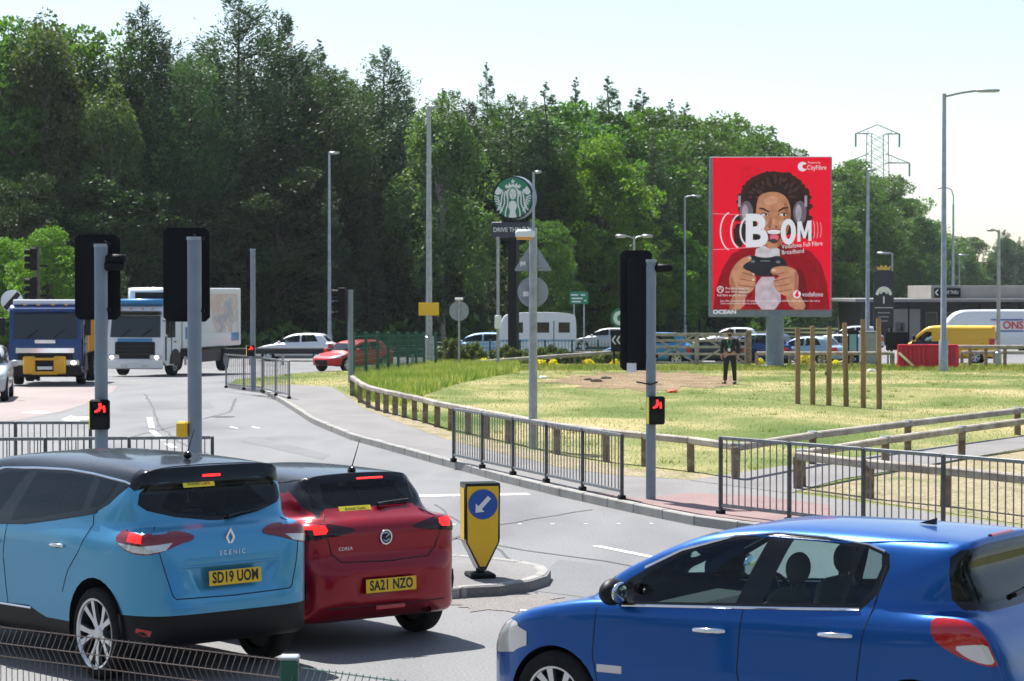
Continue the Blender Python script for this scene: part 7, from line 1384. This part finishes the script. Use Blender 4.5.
# lorries (local: +x forward, front at x = 0 of the cab face)
def lorry(label, px, Y, a, cabm, kind, H=2.95, sc=1.0):
    fwd = Vector((-math.sin(a), math.cos(a), 0)); c = Vector(P(px, Y)); t = thing('lorry', label, 'lorry', tuple(c), a + math.pi / 2, g2); t.scale = (sc,) * 3; w_ = 1.25
    cab = MB(); prof = chaikin([(0, .45), (.02, 1.3), (-.02, 1.55), (-.16, 2.55), (-.30, H - .1), (-.55, H), (-2.0, H), (-2.05, 2.2), (-2.05, .95), (-1.5, .95), (-1.45, .45)], 1)
    cab.prism(prof, -w_ + .02, w_ - .02, Matrix.Rotation(R(90), 4, 'X')); cb = cab.build('cab', cabm, t, smooth=28)
    def fr(x, z): return float(np.interp(z, [.45, 1.3, 1.55, 2.55, 3.0], [.0, .02, -.02, -.16, -.32])) + x
    ws = MB(); ws.add([(fr(.02, 1.62), -1.1, 1.62), (fr(.02, 1.62), 1.1, 1.62), (fr(.02, 2.5), 1.06, 2.5), (fr(.02, 2.5), -1.06, 2.5)], [(0, 1, 2, 3)]); ws.build('windscreen', 'window_dark', t)
    MB().box((fr(.12, 2.62), 0, 2.62), (.3, 2.2, .16), bev=.04).build('sun_visor', 'gloss_black' if kind != 'tipper' else 'pv_navy', t)
    for sg in (1, -1):
        MB().add([(-.45, sg * (w_ + .0), 1.6), (-1.35, sg * (w_ + .0), 1.6), (-1.35, sg * (w_ + .0), 2.35), (-.5, sg * (w_ + .0), 2.4)], [(0, 1, 2, 3)]).build('side_window', 'window_dark', t)
        mi = MB().box((.05, sg * (w_ + .22), 2.05), (.12, .2, .62), bev=.03).build('mirror', 'black_plastic', t, smooth=True); MB().box((.05, sg * (w_ + .08), 2.3), (.05, .2, .04)).build('mirror_arm', 'black_plastic', mi)
        MB().box((.06, sg * .92, .80), (.1, .5, .2), bev=.03).build('headlight', 'lamp_clear', t); MB().ball((.115, sg * .98, .80), (.03, .09, .07), 10, 8).build('lit_lens', mat('head_lit', (.9, .88, .8), .3, emit=(1, .97, .9), estr=4), t)
        for z in (1.05, 1.3, 1.5): pass
        MB().box((-.9, sg * (w_ + .01), 1.35), (.03, .02, 1.5)).build('door_gap', 'dark_seam', t)
        MB().box((-1.75, sg * 1.1, .55), (.5, .25, .35), bev=.04).build('step', 'black_plastic', t)
    MB().box((.03, 0, .52), (.16, 2.46, .42), bev=.05).build('bumper', 'black_plastic' if kind == 'tipper' else cabm, t)
    for sg in (.25, -.65): MB().tube([(fr(.06, 1.62), sg, 1.62), (fr(.06, 1.9), sg + .42, 1.95)], .018, 5).build('wiper', 'ink', t)
    MB().box((.13, 0, .62), (.02, .52, .11), bev=.003).build('number_plate', 'white_plate', t)
    for y in (-.7, -.25, .25, .7): MB().box((fr(.0, 2.78) + .06, y, 2.80), (.05, .12, .06), bev=.01).build('marker_light', 'amber', t)
    for sg in (1, -1):
        MB().box((-.28, sg * (w_ - .02), 1.15), (.1, .08, 1.0), bev=.03).build('corner_deflector', 'black_plastic', t); MB().box((-1.3, sg * (w_ + .015), 1.42), (.16, .03, .05), bev=.01).build('door_handle', 'black_plastic', t)
        MB().box((.085, sg * .45, .47), (.08, .3, .14), bev=.02).build('fog_light', 'lamp_clear', t)
    MB().box((fr(-.15, 2.4), 0, 1.72), (.1, 2.0, .12), bev=.03).build('dashboard', 'dark_metal', t)
    if kind == 'tipper':
        gr = MB().box((.03, 0, 1.22), (.06, 2.0, .20), bev=.02).build('chrome_bar', 'chrome', t); MB().box((.025, 0, 1.0), (.06, 1.9, .2), bev=.02).build('grille', 'black_plastic', t)
        MB().box((.035, .0, 1.53), (.02, .7, .12)).build('name_badge', 'chrome', t); MB().box((-.6, 0, H + .08), (.35, 2.3, .16), bev=.03).build('roof_beacon_bar', 'sign_white', t)
        mb = MB(); mb.box((.2, .52, .72), (.12, .42, .62), bev=.04); mb.box((.2, -.52, .72), (.12, .42, .62), bev=.04); mb.box((.2, 0, .93), (.12, .9, .09), bev=.02); mb.box((.2, 0, .45), (.12, .9, .12), bev=.02); mb.build('plough_mount', 'pv_orange', t)
        body = MB(); body.box((-4.6, 0, 1.85), (4.6, 2.5, 1.5), bev=.05); bd = body.build('tipper_body', 'pv_orange', t)
        for i in range(6):
            for sg in (1, -1): MB().box((-2.7 - i * .75, sg * 1.28, 1.8), (.1, .08, 1.35)).build('body_rib', 'pv_orange', bd)
        rear = 7.0
    else:
        gi = MB().box((.03, 0, 1.12), (.06, 1.75, .62), bev=.03).build('grille', 'black_plastic', t)
        for z in (.92, 1.08, 1.24): MB().box((.075, 0, z), (.03, 1.6, .05), bev=.01).build('grille_bar', 'dark_metal', gi)
        MB().box((.04, 0, 1.50), (.03, 1.5, .14)).build('blue_band', 'pv_blue', t)
        for z, m in ((H + .12, 'pv_blue'),): MB().box((-.9, 0, z), (1.3, 2.2, .26), bev=.08).build('roof_deflector', m, t, smooth=True)
        bx = MB(); bx.box((-5.9, 0, 2.38), (7.2, 2.5, 2.55), bev=.04); bd = bx.build('refrigerated_box', 'pv_white', t); MB().box((-1.95, 0, 3.25), (.6, 2.0, .85), bev=.14).build('refrigeration_unit', 'pv_white', t, smooth=True); MB().box((-1.64, 0, 3.32), (.02, 1.3, .3)).build('unit_grille', 'black_plastic', t)
        if 'side_print' not in M: ramp_mat('side_print', [(.30, (.70, .70, .70)), (.44, (.66, .64, .64)), (.50, (.60, .44, .38)), (.56, (.66, .56, .50)), (.63, (.38, .38, .44)), (.70, (.62, .46, .46))], (1, 1, 1), .9, 3, .5, 8, .05, 0, .01)
        for sg in (1, -1):
            pr = MB().box((-6.3, sg * 1.252, 2.55), (5.6, .006, 1.7), bev=0).build('side_print', 'side_print', bd)
            for x, z, w2, h2 in ((-3.0, 1.75, 1.0, .5), (-8.7, 1.5, 1.0, .36), (-3.0, 3.0, .8, .5)): MB().box((x, sg * 1.257, z), (w2, .006, h2)).build('side_print', 'pv_blue', bd)
        for sg in (1, -1): MB().box((-5.6, sg * 1.15, .72), (3.0, .05, .5)).build('side_guard', 'dark_metal', t)
        rear = 9.4
    MB().box((-rear / 2 - .3, 0, .85), (rear - .6, .9, .28), bev=.02).build('chassis', 'dark_metal', t); MB().box((-.9, 0, .9), (1.9, 1.6, .5), bev=.05).build('engine_cover', 'black_plastic', t)
    for x in ((-1.35, -rear + 1.9) if kind != 'tipper' else (-1.35, -rear + 2.6, -rear + 1.2)):
        for sg in (1, -1): wheel(t, x, sg * 1.08, .5, .29, .3, low=True, spokes=8, double=False, m='galv')
    for sg in (1, -1): MB().prism(ell(0, 0, .62, .62, 20, 0, 0, math.pi), -.14, .14, Matrix.Translation((-1.35, sg * 1.12, .5)) @ Matrix.Rotation(R(90), 4, 'X')).build('mudguard', 'black_plastic', t)
    return t
tl = lorry('blue highway lorry with yellow plough mount and orange body coming towards the camera', 45, 77, R(184), 'pv_navy', 'tipper', 2.82, .93)
lorry('white refrigerated lorry with blurred pink print on its box turning left', 135, 92, R(167), 'pv_white', 'box', 2.95, .93)
# ------------------------------------------------------------------ thin summer haze in the air
def haze(density):
    m = bpy.data.materials.new('haze'); m.use_nodes = True; N, L = nodes(m); N.clear(); o = N.new('ShaderNodeOutputMaterial'); v = N.new('ShaderNodeVolumePrincipled'); v.inputs['Color'].default_value = (.86, .93, 1.0, 1); v.inputs['Density'].default_value = density; v.inputs['Anisotropy'].default_value = .35
    L.new(v.outputs[0], o.inputs['Volume']); M['haze'] = m; mb = MB(); z0, z1 = -2.2, 56; mb.box((0, 480, (z0 + z1) / 2), (1700, 1300, z1 - z0)); o = mb.build('haze', 'haze'); o['kind'] = 'stuff'
haze(HAZE)
scenic(); corsa(); clio()
